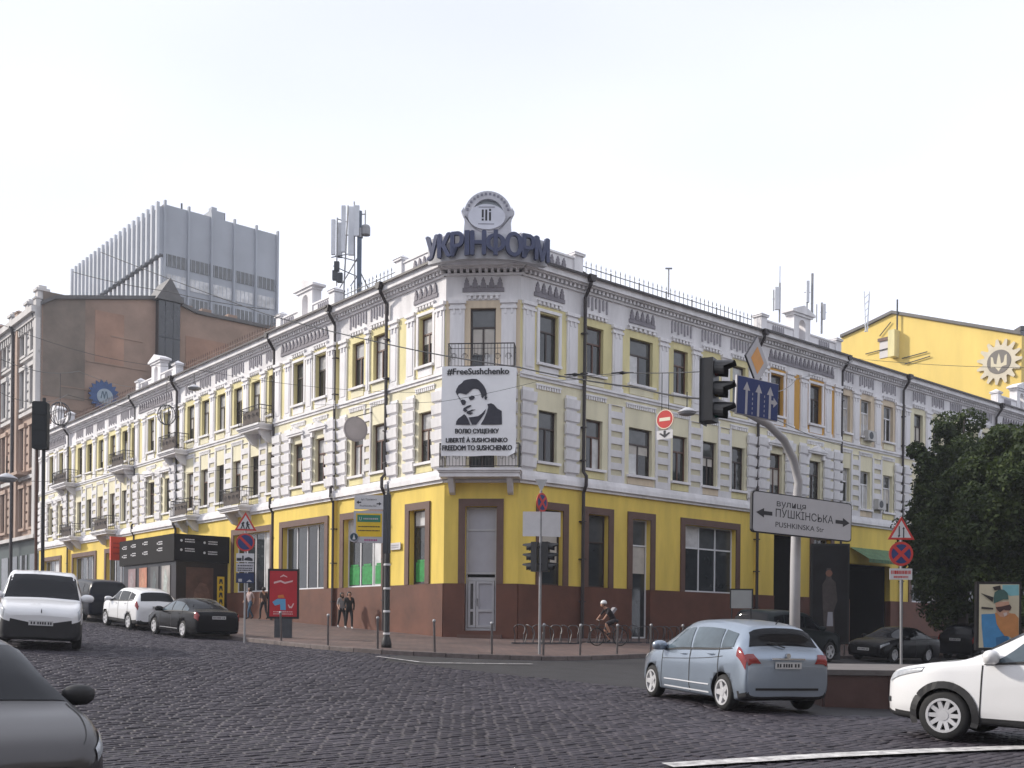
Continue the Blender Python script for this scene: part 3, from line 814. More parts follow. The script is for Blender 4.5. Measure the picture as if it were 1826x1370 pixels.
def risalit_top(fac, u0, u1):
    c = (u0 + u1) / 2
    parapet(fac, u0 + .1, c - .72, [u0 + .35], 15.62, OFF); parapet(fac, c + .72, u1 - .1, [u1 - .35], 15.62, OFF)
    b = MB(FM[fac]); d0, d1 = OFF - .5, OFF
    arch = [(c - .28, 14.95), (c - .28, 16.0)] + [(c + .28 * math.cos(R(180 - 18 * k)), 16.0 + .28 * math.sin(R(18 * k))) for k in range(1, 10)] + [(c + .28, 16.0), (c + .28, 14.95)]
    # frame with a niche: two jambs, voussoir ring, backing
    b.box(c - .72, c - .28, d0, d1, 14.9, 16.55); b.box(c + .28, c + .72, d0, d1, 14.9, 16.55)
    for k in range(1, 12):
        pass
    ring = [(c + .28 * math.cos(R(180 - 15 * k)), 16.0 + .28 * math.sin(R(15 * k))) for k in range(13)]
    b.prism(ring + [(c + .28, 16.55), (c - .28, 16.55)], d0, d1)
    b.box(c - .28, c + .28, d0, d0 + .12, 14.9, 16.0)
    b.prism([(c - 1.0, 16.55), (c + 1.0, 16.55), (c + 1.0, 16.66), (c, 17.0), (c - 1.0, 16.66)], d0 - .1, d1 + .14)
    b.box(c - .80, c + .80, d0 - .02, d1 + .07, 16.42, 16.549)
    b.box(c - .78, c + .78, d0, d1 + .05, 14.902, 15.05)
    b.build('attic_niche', M_TRIM, BUILD)
    for u in ((u0 + c - .4) / 2, (u1 + c + .4) / 2):
        inst('frieze_comb', shared(('combs',), lambda: comb_mesh(6, .17, M_PALEO)), BUILD, wmat(fac, u, OFF - .05, 14.98))
risalit_top('L', 8.45, 14.45); risalit_top('L', 27.0, 33.7); risalit_top('L', 47.1, 54.3)
risalit_top('R', 15.5, 22.8); risalit_top('R', 40.7, 48.0)
def roof_rail(fac, u0, u1, d=-.25, m=M_IRON):
    b = MB(FM[fac]); n = int((u1 - u0) / .30)
    b.box(u0, u1, d - .012, d + .012, 15.10, 15.13); b.box(u0, u1, d - .012, d + .012, 15.62, 15.65)
    for k in range(n + 1):
        u = u0 + (u1 - u0) * k / n; big = k % 6 == 0; r = .022 if big else .011
        b.box(u - r, u + r, d - r, d + r, 14.93, 15.75 if not big else 15.7)
        b.add([(u - .03, d, 15.75), (u + .03, d, 15.75), (u, d, 15.95), (u, d - .03, 15.8), (u, d + .03, 15.8)], [(0,3,2),(3,1,2),(1,4,2),(4,0,2)])
    b.build('roof_railing', m, BUILD)
roof_rail('L', 3.8, 8.4); roof_rail('R', 3.6, 15.4); roof_rail('L', 14.6, 26.9, m=M_FRBR); roof_rail('L', 33.9, 47.0, m=M_FRBR)
# --- roof and back
def roof(fac, u1, depth):
    b = MB(FM[fac])
    b.quad((-.5, .5, 14.93), (u1, .5, 14.93), (u1, -depth/2, 16.4), (-.5, -depth/2, 16.4)); b.quad((-.5, -depth/2, 16.4), (u1, -depth/2, 16.4), (u1, -depth, 14.9), (-.5, -depth, 14.9))
    b.build('roof', M_ROOF, BUILD)
    b = MB(FM[fac]); b.quad((0, -depth, -1.7), (u1, -depth, -1.7), (u1, -depth, 14.95), (0, -depth, 14.95)); b.poly([(u1, -depth, -1.7), (u1, 0, -1.7), (u1, 0, 14.93), (u1, -depth/2, 16.3), (u1, -depth, 14.93)])
    b.build('rear_wall', M_CREAM, BUILD)
roof('L', 54.3, 12.0); roof('R', 48.0, 8.0)
b = MB(); v = [LP + Vector((0, -.5, 14.94)), RP + Vector((0, -.5, 14.94)), Vector((-1.2, 51, 16.2))]; b.poly(v); b.build('roof', M_ROOF, BUILD)
# green striped awning over the wide right-hand opening
aw = MB(FR_); 
for k in range(14):
    u = 24.0 + k * .3; (aw if k % 2 else aw).add([(u, 0.02, 4.75), (u + .29, .02, 4.75), (u + .29, 1.2, 4.05), (u, 1.2, 4.05), (u, 1.2, 3.85), (u + .29, 1.2, 3.85)], [(0,1,2,3),(3,2,5,4)])
aw.build('awning', mat('green_awning', (.10, .19, .10), .8, .5, 2.2), BUILD)
# ------------------------------------------------------------------ lettering helper
def sframe(o, n):
    n = Vector(n); n.z = 0; n.normalize(); r = Vector((0, 0, 1)).cross(n)
    return Matrix(((r.x, -n.x, 0, o[0]), (r.y, -n.y, 0, o[1]), (r.z, -n.z, 1, o[2]), (0, 0, 0, 1)))
def lettering(body, m, parent, M, x0, x1, z0, z1, name='lettering', bold=.0, depth=0.0, y=-.004, fat=0.0):
    """text fitted into the rectangle x0..x1, z0..z1 of frame M (x right, -y towards the reader)"""
    me = text_mesh(body, 1.0, m, depth, bold)
    co = np.empty(len(me.vertices) * 3); me.vertices.foreach_get('co', co); co = co.reshape(-1, 3)
    a, b = co.min(0), co.max(0)
    co[:, 0] = x0 + (co[:, 0] - a[0]) / max(1e-6, b[0] - a[0]) * (x1 - x0)
    co[:, 2] = z0 + (co[:, 2] - a[2]) / max(1e-6, b[2] - a[2]) * (z1 - z0)
    co[:, 1] += y
    me.vertices.foreach_set('co', co.ravel()); me.update()
    if fat:      # thicken the strokes with shifted copies of the same outline
        bm = bmesh.new()
        for i, (dx, dz) in enumerate(((-1, 0), (1, 0), (0, 1), (0, -1), (0, 0))):
            mc = me.copy(); mc.transform(Matrix.Translation((dx * fat, i * .003, dz * fat * .6))); bm.from_mesh(mc); bpy.data.meshes.remove(mc)
        bm.to_mesh(me); bm.free()
    return inst(name, me, parent, M)
def flat(parent, M, polys, m, name, y=-.004, th=0.0):
    b = MB(M)
    for p in polys:
        if th: b.prism(p, y - th, y)
        else: b.poly([(x, y, z) for x, z in p])
    return b.build(name, m, parent)
def circ(cx, cz, r, n=24, rz=None): return [(cx + r * math.cos(2*math.pi*k/n), cz + (rz or r) * math.sin(2*math.pi*k/n)) for k in range(n)]
def ringpoly(b, cx, cz, r0, r1, y, n=32):
    vs = [(cx + r * math.cos(2*math.pi*k/n), y, cz + r * math.sin(2*math.pi*k/n)) for r in (r0, r1) for k in range(n)]
    b.add(vs, [(k, (k+1) % n, n + (k+1) % n, n + k) for k in range(n)])

INK = mat('dark_ink', (.018, .018, .024), .6, .2, 4)
WHITE_P = mat('white_sheet', (.82, .82, .84), .6, .06, 1.5)
GREY_MT = mat('grey_metal', (.28, .28, .29), .45, .2, 5, metal=.4)
DARK_MT = mat('dark_steel', (.05, .055, .065), .5, .3, 4)
PALE_MT = mat('pale_antenna_plastic', (.66, .68, .72), .5, .1, 3)

# ------------------------------------------------------------------ banner on the corner balcony
bo = LP + CN * 1.0
BM = Matrix(((CD.x, -CN.x, 0, bo.x), (CD.y, -CN.y, 0, bo.y), (0, 0, 1, 0), (0, 0, 0, 1)))
BW, BZ0, BZ1 = 2.98, 6.88, 10.44
banner = thing('banner', 'white cloth banner with a dark portrait and lettering hung on the corner balcony', 'banner', tuple(bo + Vector((0, 0, BZ0))))
b = MB(BM); nu, nv = 40, 24
for i in range(nu + 1):
    for j in range(nv + 1):
        u, v = i / nu, j / nv
        y = .010 * math.sin(u * 19 + v * 2) + .008 * math.sin(u * 7 - v * 5) - .02 * math.sin(v * math.pi)
        curl = .22 * max(0, (u - .9) / .1) * max(0, (.10 - v) / .10)
        b.v.append(tuple(BM @ Vector((u * BW + .01 * math.sin(v * 9) - .12 * curl, y - curl * .6, BZ0 + v * (BZ1 - BZ0) + .012 * math.sin(u * 12) + curl * .5))))
b.f = [(i*(nv+1)+j, (i+1)*(nv+1)+j, (i+1)*(nv+1)+j+1, i*(nv+1)+j+1) for i in range(nu) for j in range(nv)]
b.build('banner_cloth', WHITE_P, banner, smooth=True)
def bmap(x, y): return ((x - 527) / 633 * BW, BZ0 + (934 - y) / 757 * (BZ1 - BZ0))
PORT = [
 [(648,395),(655,370),(672,340),(700,320),(715,300),(745,290),(790,285),(825,287),(845,300),(875,330),(890,350),(905,380),(912,410),(910,430),(890,432),(878,450),(868,440),(866,420),(855,395),(840,375),(815,368),(795,370),(775,385),(755,405),(735,417),(712,410),(690,405),(672,408),(665,425),(655,410)],
 [(690,470),(700,458),(725,462),(738,478),(730,500),(712,508),(700,495)],
 [(760,442),(785,426),(806,430),(812,446),(795,460),(775,466),(764,457)],
 [(716,532),(745,515),(775,505),(783,513),(762,528),(738,540),(752,552),(730,566),(712,550)],
 [(742,562),(790,544),(822,545),(792,556),(776,566),(800,572),(775,588),(745,578)],
 [(760,610),(800,606),(840,600),(870,580),(895,552),(908,540),(895,580),(872,612),(850,642),(825,672),(790,672),(774,640)],
 [(652,672),(655,645),(672,620),(700,600),(722,582),(738,596),(756,625),(768,655),(775,672)],
 [(862,672),(890,625),(913,570),(925,525),(918,498),(950,492),(975,505),(1000,535),(1040,558),(1044,672)],
 [(893,440),(905,428),(917,442),(908,465),(895,458)],
 [(664,425),(670,425),(694,462),(688,466)]]
flat(banner, BM, [[bmap(*p) for p in q] for q in PORT], mat('portrait_ink', (.025, .025, .040), .6, .2, 4), 'portrait', y=-.045)
for body, xa, xb, ya, yb in (('#FreeSushchenko', 575, 1098, 252, 196), ('ВОЛЮ СУЩЕНКУ', 648, 1015, 752, 706), ('LIBERTÉ À SUSHCHENKO', 570, 1090, 820, 774), ('FREEDOM TO SUSHCHENKO', 540, 1128, 888, 845)):
    p, q = bmap(xa, ya), bmap(xb, yb); lettering(body, INK, banner, BM, p[0], q[0], p[1], q[1], bold=.0, y=-.045, fat=.012)

# ------------------------------------------------------------------ roof sign and emblem
SIGNC = Vector((-1.18, 45.3, 0)); SR = 3.72
roof_sign = thing('roof_sign', 'curved rooftop sign of large dark blue letters above the corner cornice', 'sign', (-1.18, 42.0, 14.5))
def arc_pt(a, r, z): return Vector((SIGNC.x + r * math.sin(a), SIGNC.y - r * math.cos(a), z))
A0, A1 = R(-39), R(41)
b = MB(); n = 24
for k in range(n + 1):
    a = A0 + (A1 - A0) * k / n
    for r, z in ((SR, 14.62), (SR, 15.62), (SR - .25, 15.62), (SR - .25, 14.62)): b.v.append(tuple(arc_pt(a, r, z + .16 * (a / A1) ** 2 if False else z)))
b.f = [(4*k+i, 4*(k+1)+i, 4*(k+1)+(i+1) % 4, 4*k+(i+1) % 4) for k in range(n) for i in range(4)] + [(0,1,2,3), (4*n+3, 4*n+2, 4*n+1, 4*n)]
b.build('sign_board', mat('pale_sign_board', (.50, .50, .53), .5, .1, 2), roof_sign)
M_LET = mat('navy_letter', (.030, .040, .105), .35, .2, 3); M_LETS = mat('pale_letter_side', (.45, .46, .52), .5)
letters = 'УКРІНФОРМ'; wd = [.85, .82, .76, .40, .86, 1.10, 1.0, .78, 1.0]
tot = sum(wd); acc = 0
for ch, w in zip(letters, wd):
    a = R(-37.5) + (R(39.5) - R(-37.5)) * (acc + w / 2) / tot; acc += w
    span = (R(39.5) - R(-37.5)) * SR * w / tot * .86
    o = arc_pt(a, SR + .22, 0); nn = Vector((math.sin(a), -math.cos(a), 0))
    span *= 1.13
    SF = sframe((o.x, o.y, 14.70), nn)
    if ch == 'Ф':
        lettering('О', M_LET, roof_sign, SF, -span/2, span/2, .14, .80, 'letter', depth=.06, y=.02, fat=.042)
        MB(SF).box(-.085, .085, -.048, .08, -.02, .97).build('letter_stem', M_LET, roof_sign)
    elif ch == 'І':
        MB(SF).box(-.10, .10, -.045, .08, -.02, .95).build('letter', M_LET, roof_sign)
    else:
        lettering(ch, M_LET, roof_sign, SF, -span/2, span/2, 0, .92, 'letter', depth=.06, y=.02, fat=.042)
# emblem
emblem = thing('roof_emblem', 'round white rooftop emblem with an oval plate and three dark strokes', 'emblem', (-1.13, 42.6, 15.6))
EM = sframe((-1.13, 42.25, 16.55), (0, -1, 0))
M_EM = mat('emblem_white', (.50, .50, .54), .6, .15, 4); M_EMG = mat('emblem_grey', (.22, .22, .27), .6, .2, 5)
b = MB(EM); N = 40
for r0, r1, y0, y1 in ((.70, .96, -.10, .16), (.62, .72, -.16, .10)):
    vs = []
    for k in range(N):
        a = 2 * math.pi * k / N
        for r, y in ((r0, y0), (r1, y0), (r1, y1), (r0, y1)): vs.append((r * math.cos(a), y, r * math.sin(a)))
    b.add(vs, [(4*k+i, 4*((k+1) % N)+i, 4*((k+1) % N)+(i+1) % 4, 4*k+(i+1) % 4) for k in range(N) for i in range(4)])
b.build('emblem_ring', M_EM, emblem)
MB(EM).prism(circ(0, 0, .70, 32), .02, .08).build('emblem_disc', mat('emblem_bluegrey', (.42, .46, .50), .5, .1, 3), emblem)
MB(EM).prism(circ(-.04, -.12, .74, 32, .50), -.24, -.17).build('oval_plate', mat('oval_white', (.60, .61, .68), .5, .08, 2), emblem)
b = MB(EM)
for k in range(14):
    a = R(15 + k * 150 / 13); b.prism([(.84*math.cos(a) + dx*.045, .84*math.sin(a) + dz*.045) for dx, dz in ((-1,-1),(1,-1),(1,1),(-1,1))], -.125, -.101)
b.build('ring_studs', M_EMG, emblem)['kind'] = 'stuff'
b = MB(EM); b.box(-.24, -.16, -.246, -.241, -.16, .16); b.box(-.24, -.16, -.246, -.241, -.28, -.20); b.box(-.10, -.02, -.246, -.241, -.28, .16); b.box(.05, .13, -.246, -.241, -.28, .06); b.box(.05, .13, -.246, -.241, .10, .19)
b.build('logo_strokes', INK, emblem)
b = MB(EM); b.box(-.36, .28, -.246, -.243, .24, .275); b.box(-.38, .26, -.246, -.243, -.43, -.395); b.build('plate_lines', M_EMG, emblem)
for s in (-1, 1):
    MB(EM).prism([(s*.98, -1.0), (s*.42, -1.0), (s*.50, -.62), (s*.66, -.38), (s*1.0, .0), (s*1.06, .12), (s*.95, .30), (s*.90, -.05)], -.16, .14).build('emblem_bracket', M_EM, emblem)
MB(EM).box(-1.0, 1.0, -.1, .1, -1.08, -.98).build('emblem_base', M_EM, emblem)

# ------------------------------------------------------------------ roof antennas
def antenna(name, label, x, y0, y1, Y, build, cat='antenna', group='rooftop antennas'):
    p = at(x, y0, Y); s = Y / F_PX
    t = thing(name, label, cat, tuple(p), group=group)
    M = sframe(tuple(p), (0, -1, 0))
    build(t, M, s)
    return t
MASTM = mat('mast_bluegrey', (.10, .13, .18), .5, .2, 3)
def big_mast(t, M, s):
    q = lambda x, y: ((x - 640) * s, (530 - y) * s)
    def pole(x, ya, yb, r, nm='pole', m=DARK_MT, x2=None): 
        a, c = q(x, ya), q(x2 or x, yb); MB(M).tube([(a[0], 0, a[1]), (c[0], 0, c[1])], r, 6).build(nm, m, t)
    pole(640, 545, 372, .12, m=MASTM); pole(612, 540, 362, .04, m=GREY_MT, x2=619); pole(633, 540, 355, .035, m=GREY_MT, x2=630); pole(600, 505, 384, .035, m=GREY_MT); pole(650, 412, 370, .03, m=GREY_MT)
    for x0, x1, ya, yb, d in ((590, 597, 388, 450, 0), (600, 608, 390, 452, .25), (609, 616, 366, 448, -.2), (620, 630, 364, 450, .05), (631, 640, 364, 418, -.1)):
        a, c = q(x0, yb), q(x1, ya); bb = MB(M); bb.prism([(a[0], a[1]), (c[0], a[1]), (c[0], c[1]), (a[0], c[1])], d - .09, d + .06); bb.build('panel_antenna', PALE_MT, t)
    for xa, ya, xb, yb in ((600, 386, 616, 391), (617, 377, 632, 383), (632, 378, 651, 377), (597, 452, 640, 462), (594, 470, 640, 490), (612, 415, 640, 414), (590, 455, 622, 448)):
        a, c = q(xa, ya), q(xb, yb); MB(M).tube([(a[0], 0, a[1]), (c[0], 0, c[1])], .025, 5).build('arm', DARK_MT, t)
    for xa, ya, xb, yb in ((642, 480, 662, 520), (640, 450, 600, 505), (625, 505, 640, 470), (655, 505, 664, 525)):
        a, c = q(xa, ya), q(xb, yb); MB(M).tube([(a[0], 0, a[1]), (c[0], .6, c[1])], .03, 5).build('stay', GREY_MT, t)
    for x, y, r in ((651, 405, .22), (641, 410, .14)):
        a = q(x, y); MB(M).lathe([(r, 0), (r, .35), (r*.8, .45)], 12, (a[0], 0, a[1] - .25)).build('drum_antenna', GREY_MT, t)
    for x, y in ((600, 470), (606, 490), (597, 486)):
        a = q(x, y); MB(M).box(a[0]-.12, a[0]+.12, -.1, .1, a[1]-.25, a[1]+.2).build('radio_unit', DARK_MT, t)
antenna('antenna_mast', 'tall mobile phone mast with pale panel antennas left of the corner', 640, 535, 352, 50.5, big_mast)
def rods(lst, panels):
    def f(t, M, s):
        for x, ya, yb, r in lst:
            MB(M).tube([(x*s, 0, ya*s), (x*s, 0, yb*s)], r, 6).build('rod', GREY_MT, t)
        for x, ya, yb, w in panels:
            MB(M).prism([(x*s, ya*s), ((x+w)*s, ya*s), ((x+w)*s, yb*s), (x*s, yb*s)], -.12, .05).build('panel_antenna', PALE_MT, t)
            MB(M).tube([(x*s - .1, .06, (ya+yb)/2*s), ((x+w)*s + .1, .06, (ya+yb)/2*s)], .02, 5).build('arm', GREY_MT, t)
    return f
antenna('antenna_mast', 'thin grey mast with a slim antenna panel behind the right parapet', 1390, 575, 470, 57, rods([(-11, 20, 58, .03), (0, 0, 70, .05), (0, 60, 100, .02)], [(-9, 22, 62, 8)]))
antenna('antenna_mast', 'pale twin pole antenna right of the arched parapet niche', 1446, 560, 490, 59, rods([(-7, 0, 50, .04), (2, -10, 72, .07)], [(-9, 20, 58, 5)]))
antenna('antenna_mast', 'short grey antenna with ladder rungs nearest the yellow building', 1465, 595, 540, 60, rods([(0, 0, 55, .06), (-9, 20, 52, .03)], [(1, 25, 52, 5)]))
antenna('antenna_mast', 'bare T shaped pole rising from the right roof railing', 1192, 530, 478, 50, lambda t, M, s: (MB(M).tube([(0, 0, 0), (0, 0, 52*s)], .035, 6).build('rod', GREY_MT, t), MB(M).box(-6*s, 6*s, -.04, .04, 50*s, 52*s).build('crossbar', GREY_MT, t)))
def lattice(t, M, s):
    for dx in (-4, 4): MB(M).tube([(dx*.3*s, 0, 0), (dx*s, 0, 55*s), (dx*1.2*s, 0, 72*s)], .05, 5).build('rod', PALE_MT, t)
    for k in range(6): MB(M).tube([(-4*s, 0, (12*k)*s), (4*s, 0, (12*k+8)*s)], .03, 4).build('brace', PALE_MT, t)
antenna('antenna_mast', 'pale lattice mast in front of the yellow gable', 1545, 592, 520, 85, lattice)

# ------------------------------------------------------------------ brick building on the far left
BRK = LP + LD * 54.75
brick_b = thing('brick_building', 'tall old building with bare brown side wall and ornate street front at far left', 'building', tuple(BRK))
M_BRICK = mat('brown_rendered_brick', (.33, .225, .175), .9, .35, .25, .4, 12, dirt=(.19, .14, .11))
M_OLD = mat('old_pinkish_plaster', (.42, .31, .25), .9, .35, .5, .3, 20, streak=True)
M_OLDW = mat('old_pale_plaster', (.56, .54, .53), .9, .25, .6, .3, 20, streak=True)
FB = fmat(BRK, LD, LN); FE = fmat(BRK, RD, RN)          # street front, end wall
ZT = 25.6
EDGE = [(-.1, 25.7), (1.0, 26.4), (9.3, 28.1), (11.2, 28.1), (13, 27.6), (21, 27.6)]
b = MB(FE); b.poly([(0, 0, -2), (21, 0, -2)] + [(u, 0, z) for u, z in EDGE[::-1]]); b.quad((21, 0, -2), (21, -16, -2), (21, -16, 26), (21, 0, 27.6)); b.build('side_wall', M_BRICK, brick_b)
for (u0, z0), (u1, z1) in zip(EDGE[:-1], EDGE[1:]):
    MB(FE).prism([(u0 + .01, z0), (u1 - .01, z1), (u1 - .01, z1 + .3), (u0 + .01, z0 + .3)], -.6, .22).build('coping', M_ROOF, brick_b)
for u0, u1, z, in ((1.5, 4.2, 19.4), (3.5, 8.5, 21.8), (1.2, 9.0, 17.6), (12.5, 15.5, 23.5), (5.5, 8.2, 24.2)): MB(FE).box(u0, u1, .001, .06, z, z + .10).build('anchor_ledge', M_BRICK, brick_b)
for u0, u1, z0, z1, k in ((4.2, 6.6, 21.9, 26.2, 0), (.1, 3.4, 18.5, 26.9, 1), (12, 16, 19, 25.5, 0)): MB(FE).box(u0, u1, .001, .03, z0, z1).build('plaster_patch', mat('patch_%d' % k, ((.33, .20, .145), (.21, .17, .14))[k], .9, .4, .3, .4, 12), brick_b)
b = MB(FE); b.box(9.3, 11.2, -.5, .7, 5, 28.0); b.build('glazed_shaft', glass('shaft_glass', (.018, .020, .026), .2), brick_b)
b = MB(FE); b.prism([(9.0, 28.0), (11.5, 28.0), (10.25, 30.0)], -2.0, .9); b.build('shaft_gable', M_ROOF, brick_b)
b = MB(FE)
for k in range(8): b.box(9.28, 11.22, .701, .74, 8 + k * 2.4, 8.1 + k * 2.4)
for u in (9.9, 10.6): b.box(u - .03, u + .03, .701, .735, 5, 27.99)
b.build('shaft_glazing_bars', DARK_MT, brick_b)
for u in (12.2, 14.0, 16.5): MB(FE).box(u, u + .9, -2.2, -1.2, 27.0, 28.6).build('chimney', M_BRICK, brick_b)
# street front: floors and windows
b = MB(FB); b.quad((0, 0, 7.2), (16, 0, 7.2), (16, 0, 17.5), (0, 0, 17.5)); b.build('wall', M_OLD, brick_b)
b = MB(FB); b.quad((0, 0, 17.5), (16, 0, 17.5), (16, 0, ZT), (0, 0, ZT)); b.build('wall', M_OLDW, brick_b)
b = MB(FB); b.quad((0, 0, -2), (16, 0, -2), (16, 0, 7.2), (0, 0, 7.2)); b.build('shop_wall', mat('dark_green_shopfront', (.025, .045, .045), .5, .4, 1), brick_b)
b = MB(FB); b.box(0, 16, 0, .5, 7.0, 7.3); b.box(0, 16, 0, .25, 12.0, 12.3); b.box(0, 16, 0, .3, 17.3, 17.6); b.box(0, 16, 0, .25, 21.9, 22.1); b.box(0, 16, 0, .8, ZT - .5, ZT); b.box(0, 16, 0, .5, ZT - .9, ZT - .5); b.build('cornice', M_OLDW, brick_b)
for zf, hh in ((8.2, 3.0), (13.0, 3.2), (18.2, 2.8), (22.6, 2.2)):
    for k in range(5):
        u = 1.7 + k * 2.75
        b = MB(FB); b.box(u - .55, u + .55, .01, .05, zf, zf + hh); w_ = b.build('window', GLASS[3], brick_b)
        b = MB(FB)
        for s in (-1, 1): b.box(u + s*.72 - .15, u + s*.72 + .15, 0, .24, zf - .2, zf + hh + .15)
        b.box(u - .95, u + .95, 0, .32, zf + hh + .15, zf + hh + .5); b.box(u - .9, u + .9, 0, .28, zf - .4, zf - .2); b.box(u - .04, u + .04, .051, .1, zf, zf + hh)
        b.build('window_surround', M_OLD if zf < 17 else M_OLDW, w_)
        b = MB(FB)
        for r in range(5): b.box(u + .92, u + 1.84, .002, .12, zf - .3 + r * .75, zf + .25 + r * .75)
        b.build('rustication', M_OLD if zf < 17 else M_OLDW, brick_b)
for u in (.35, 5.6, 11.2): 
    b = MB(FB); b.box(u - .35, u + .35, 0, .45, 7.3, ZT + .6); cap(b, u, .7, 0, .45, ZT + .6); b.build('corner_pilaster', M_OLDW if u < 1 else M_OLD, brick_b)
b = MB(FB)
for k in range(22): b.box(.9 + k*.66, 1.15 + k*.66, 0, .4, ZT - 1.5, ZT - .9)
b.build('corbel_row', M_OLDW, brick_b)
for u, z in ((.5, ZT + .5), (3.2, ZT), (8.0, ZT)): 
    b = MB(FB); b.box(u - .4, u + .4, -.5, .3, z, z + .8); b.box(u - .52, u + .52, -.62, .42, z + .8, z + 1.0); b.box(u - .35, u + .35, -.4, .2, z + 1.0, z + 1.25); b.build('chimney', M_OLDW, brick_b)
b = MB(FB); b.box(2.5, 5.5, 0, 1.1, 12.3, 12.55); b.build('balcony', M_OLD, brick_b)
for k in range(5):
    u = 1.5 + k * 2.8; MB(FB).box(u - 1.0, u + 1.0, .01, .05, 2.2, 5.8).build('shop_window', GLASS[1] if k % 2 else GLASS[0], brick_b)
MB(FB).tube([(.6, .55, ZT - .4), (.6, .3, ZT - 1.2), (.6, .3, 7.5)], .12, 6).build('downpipe', M_PIPE, brick_b)
MB(FB).tube([(6.1, .75, ZT - .4), (6.1, .55, ZT - 1.2), (6.1, .55, 3)], .14, 6).build('downpipe', M_PIPE, brick_b)
b = MB(FB); b.poly([(0, .8, ZT), (16, .8, ZT), (16, -6, ZT + 3), (0, -6, ZT + 1)]); b.build('roof', M_ROOF, brick_b)
# blue sun emblem standing before the brown wall
p0 = BRK + RD * 4.85 + RN * .35
SM = sframe((p0.x, p0.y, 19.15), RN)
sun_e = thing('sun_emblem', 'round blue sun shaped emblem with pale centre on the brown side wall', 'emblem', (p0.x, p0.y, 17.8))
pts = []
for k in range(18):
    a = 2*math.pi*k/18; pts += [(1.30*math.cos(a), 1.30*math.sin(a)), (1.02*math.cos(a + math.pi/18), 1.02*math.sin(a + math.pi/18))]
MB(SM).prism(pts, -.06, .05).build('rays', mat('emblem_blue', (.025, .07, .20), .5, .25, 3), sun_e)
MB(SM).prism(circ(.08, -.12, .66, 24), -.10, -.062).build('centre', mat('emblem_pale_blue', (.30, .36, .42), .5, .2, 4), sun_e)
flat(sun_e, SM, [[(-.3,-.3),(-.2,-.3),(-.12,.15),(-.02,-.3),(.06,-.3),(.16,.2),(.26,-.3),(.36,-.3),(.22,.32),(.1,.32),(.02,.0),(-.06,.3),(-.18,.3)]], mat('emblem_dark', (.06, .10, .14), .6), 'mark', y=-.104)
MB(SM).tube([(0, .05, -2.3), (0, .05, -1.0)], .06).build('post', DARK_MT, sun_e)

# ------------------------------------------------------------------ grey tower with fins
TW = Vector((-43.4, 130.0, 0))
tower = thing('office_tower', 'grey concrete office tower with vertical fins rising behind the brown side wall', 'building', tuple(TW))
M_CONC = mat('grey_concrete', (.37, .39, .43), .85, .15, .15, .2, 4); M_CONCL = mat('pale_concrete_fin', (.52, .54, .58), .8, .12, .2)
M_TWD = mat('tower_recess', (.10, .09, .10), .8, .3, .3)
FTL, FTR = fmat(TW, LD, LN), fmat(TW, RD, RN)
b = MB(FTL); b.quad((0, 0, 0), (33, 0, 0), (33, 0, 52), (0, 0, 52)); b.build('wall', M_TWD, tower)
b = MB(FTR); b.quad((0, 0, 0), (15.3, 0, 0), (15.3, 0, 52), (0, 0, 52)); b.quad((15.3, 0, 0), (15.3, -33, 0), (15.3, -33, 52), (15.3, 0, 52)); b.build('wall', M_CONC, tower)
b = MB(FTL); b.add([(0, 0, 51.95), (33, 0, 51.95)] + [(33, -15.3, 51.95), (0, -15.3, 51.95)], [(0,1,2,3)]); b.build('roof', M_ROOF, tower)
b = MB(FTL); b.box(0, 33, .0, .5, 45.8, 51.6); b.build('parapet_band', M_CONC, tower)
for k in range(21):
    u = .3 + k * 1.62; MB(FTL).prism([(u - .25, 45.6), (u + .25, 45.6), (u + .25, 52.15), (u - .25, 52.15)], .5, .85).build('fin', M_CONCL, tower)
    MB(FTL).prism([(u - .3, 10), (u + .3, 10), (u + .3, 45.4), (u - .3, 45.4)], .0, .35).build('fin', M_CONCL, tower)
for k in range(16):
    for z in (43.0, 39.8, 36.6): MB(FTL).box(.7 + k * 2.0, 1.95 + k * 2.0, .01, .05, z - .1, z + 1.7).build('window', GLASS[1], tower)
for k in range(6):
    MB(FTR).box(-.05 + k * 3.05, .2 + k * 3.05, 0, .4, 10, 52.4).build('fin', M_CONC, tower)
for k in range(5):
    for r, z in enumerate((45.2, 42.75, 40.3, 37.9, 35.4)):
        w_ = MB(FTR).box(.35 + k * 3.05, 2.9 + k * 3.05, .01, .06, z - .75, z + .75).build('window', GLASS[2 if r % 2 else 1], tower)
        b = MB(FTR)
        for j in range(5): b.box(.45 + k*3.05 + j*.57, .52 + k*3.05 + j*.57, .061, .1, z - .75, z + .75)
        b.build('mullion', M_CONCL if r else M_CONC, w_)
b = MB(FTR); b.box(7.5, 9.3, -6, -3, 52, 54.2); b.box(8.0, 8.7, -5, -4, 54.2, 55.0); b.build('roof_housing', M_CONC, tower)
for u, d, h in ((1.2, -4, 2.4), (3.5, -2, 1.5), (7.2, -5, 3)): MB(FTL if u < 5 else FTR).tube([(u + 3, d, 52), (u + 3, d, 52 + h)], .12, 5).build('mast', DARK_MT, tower)

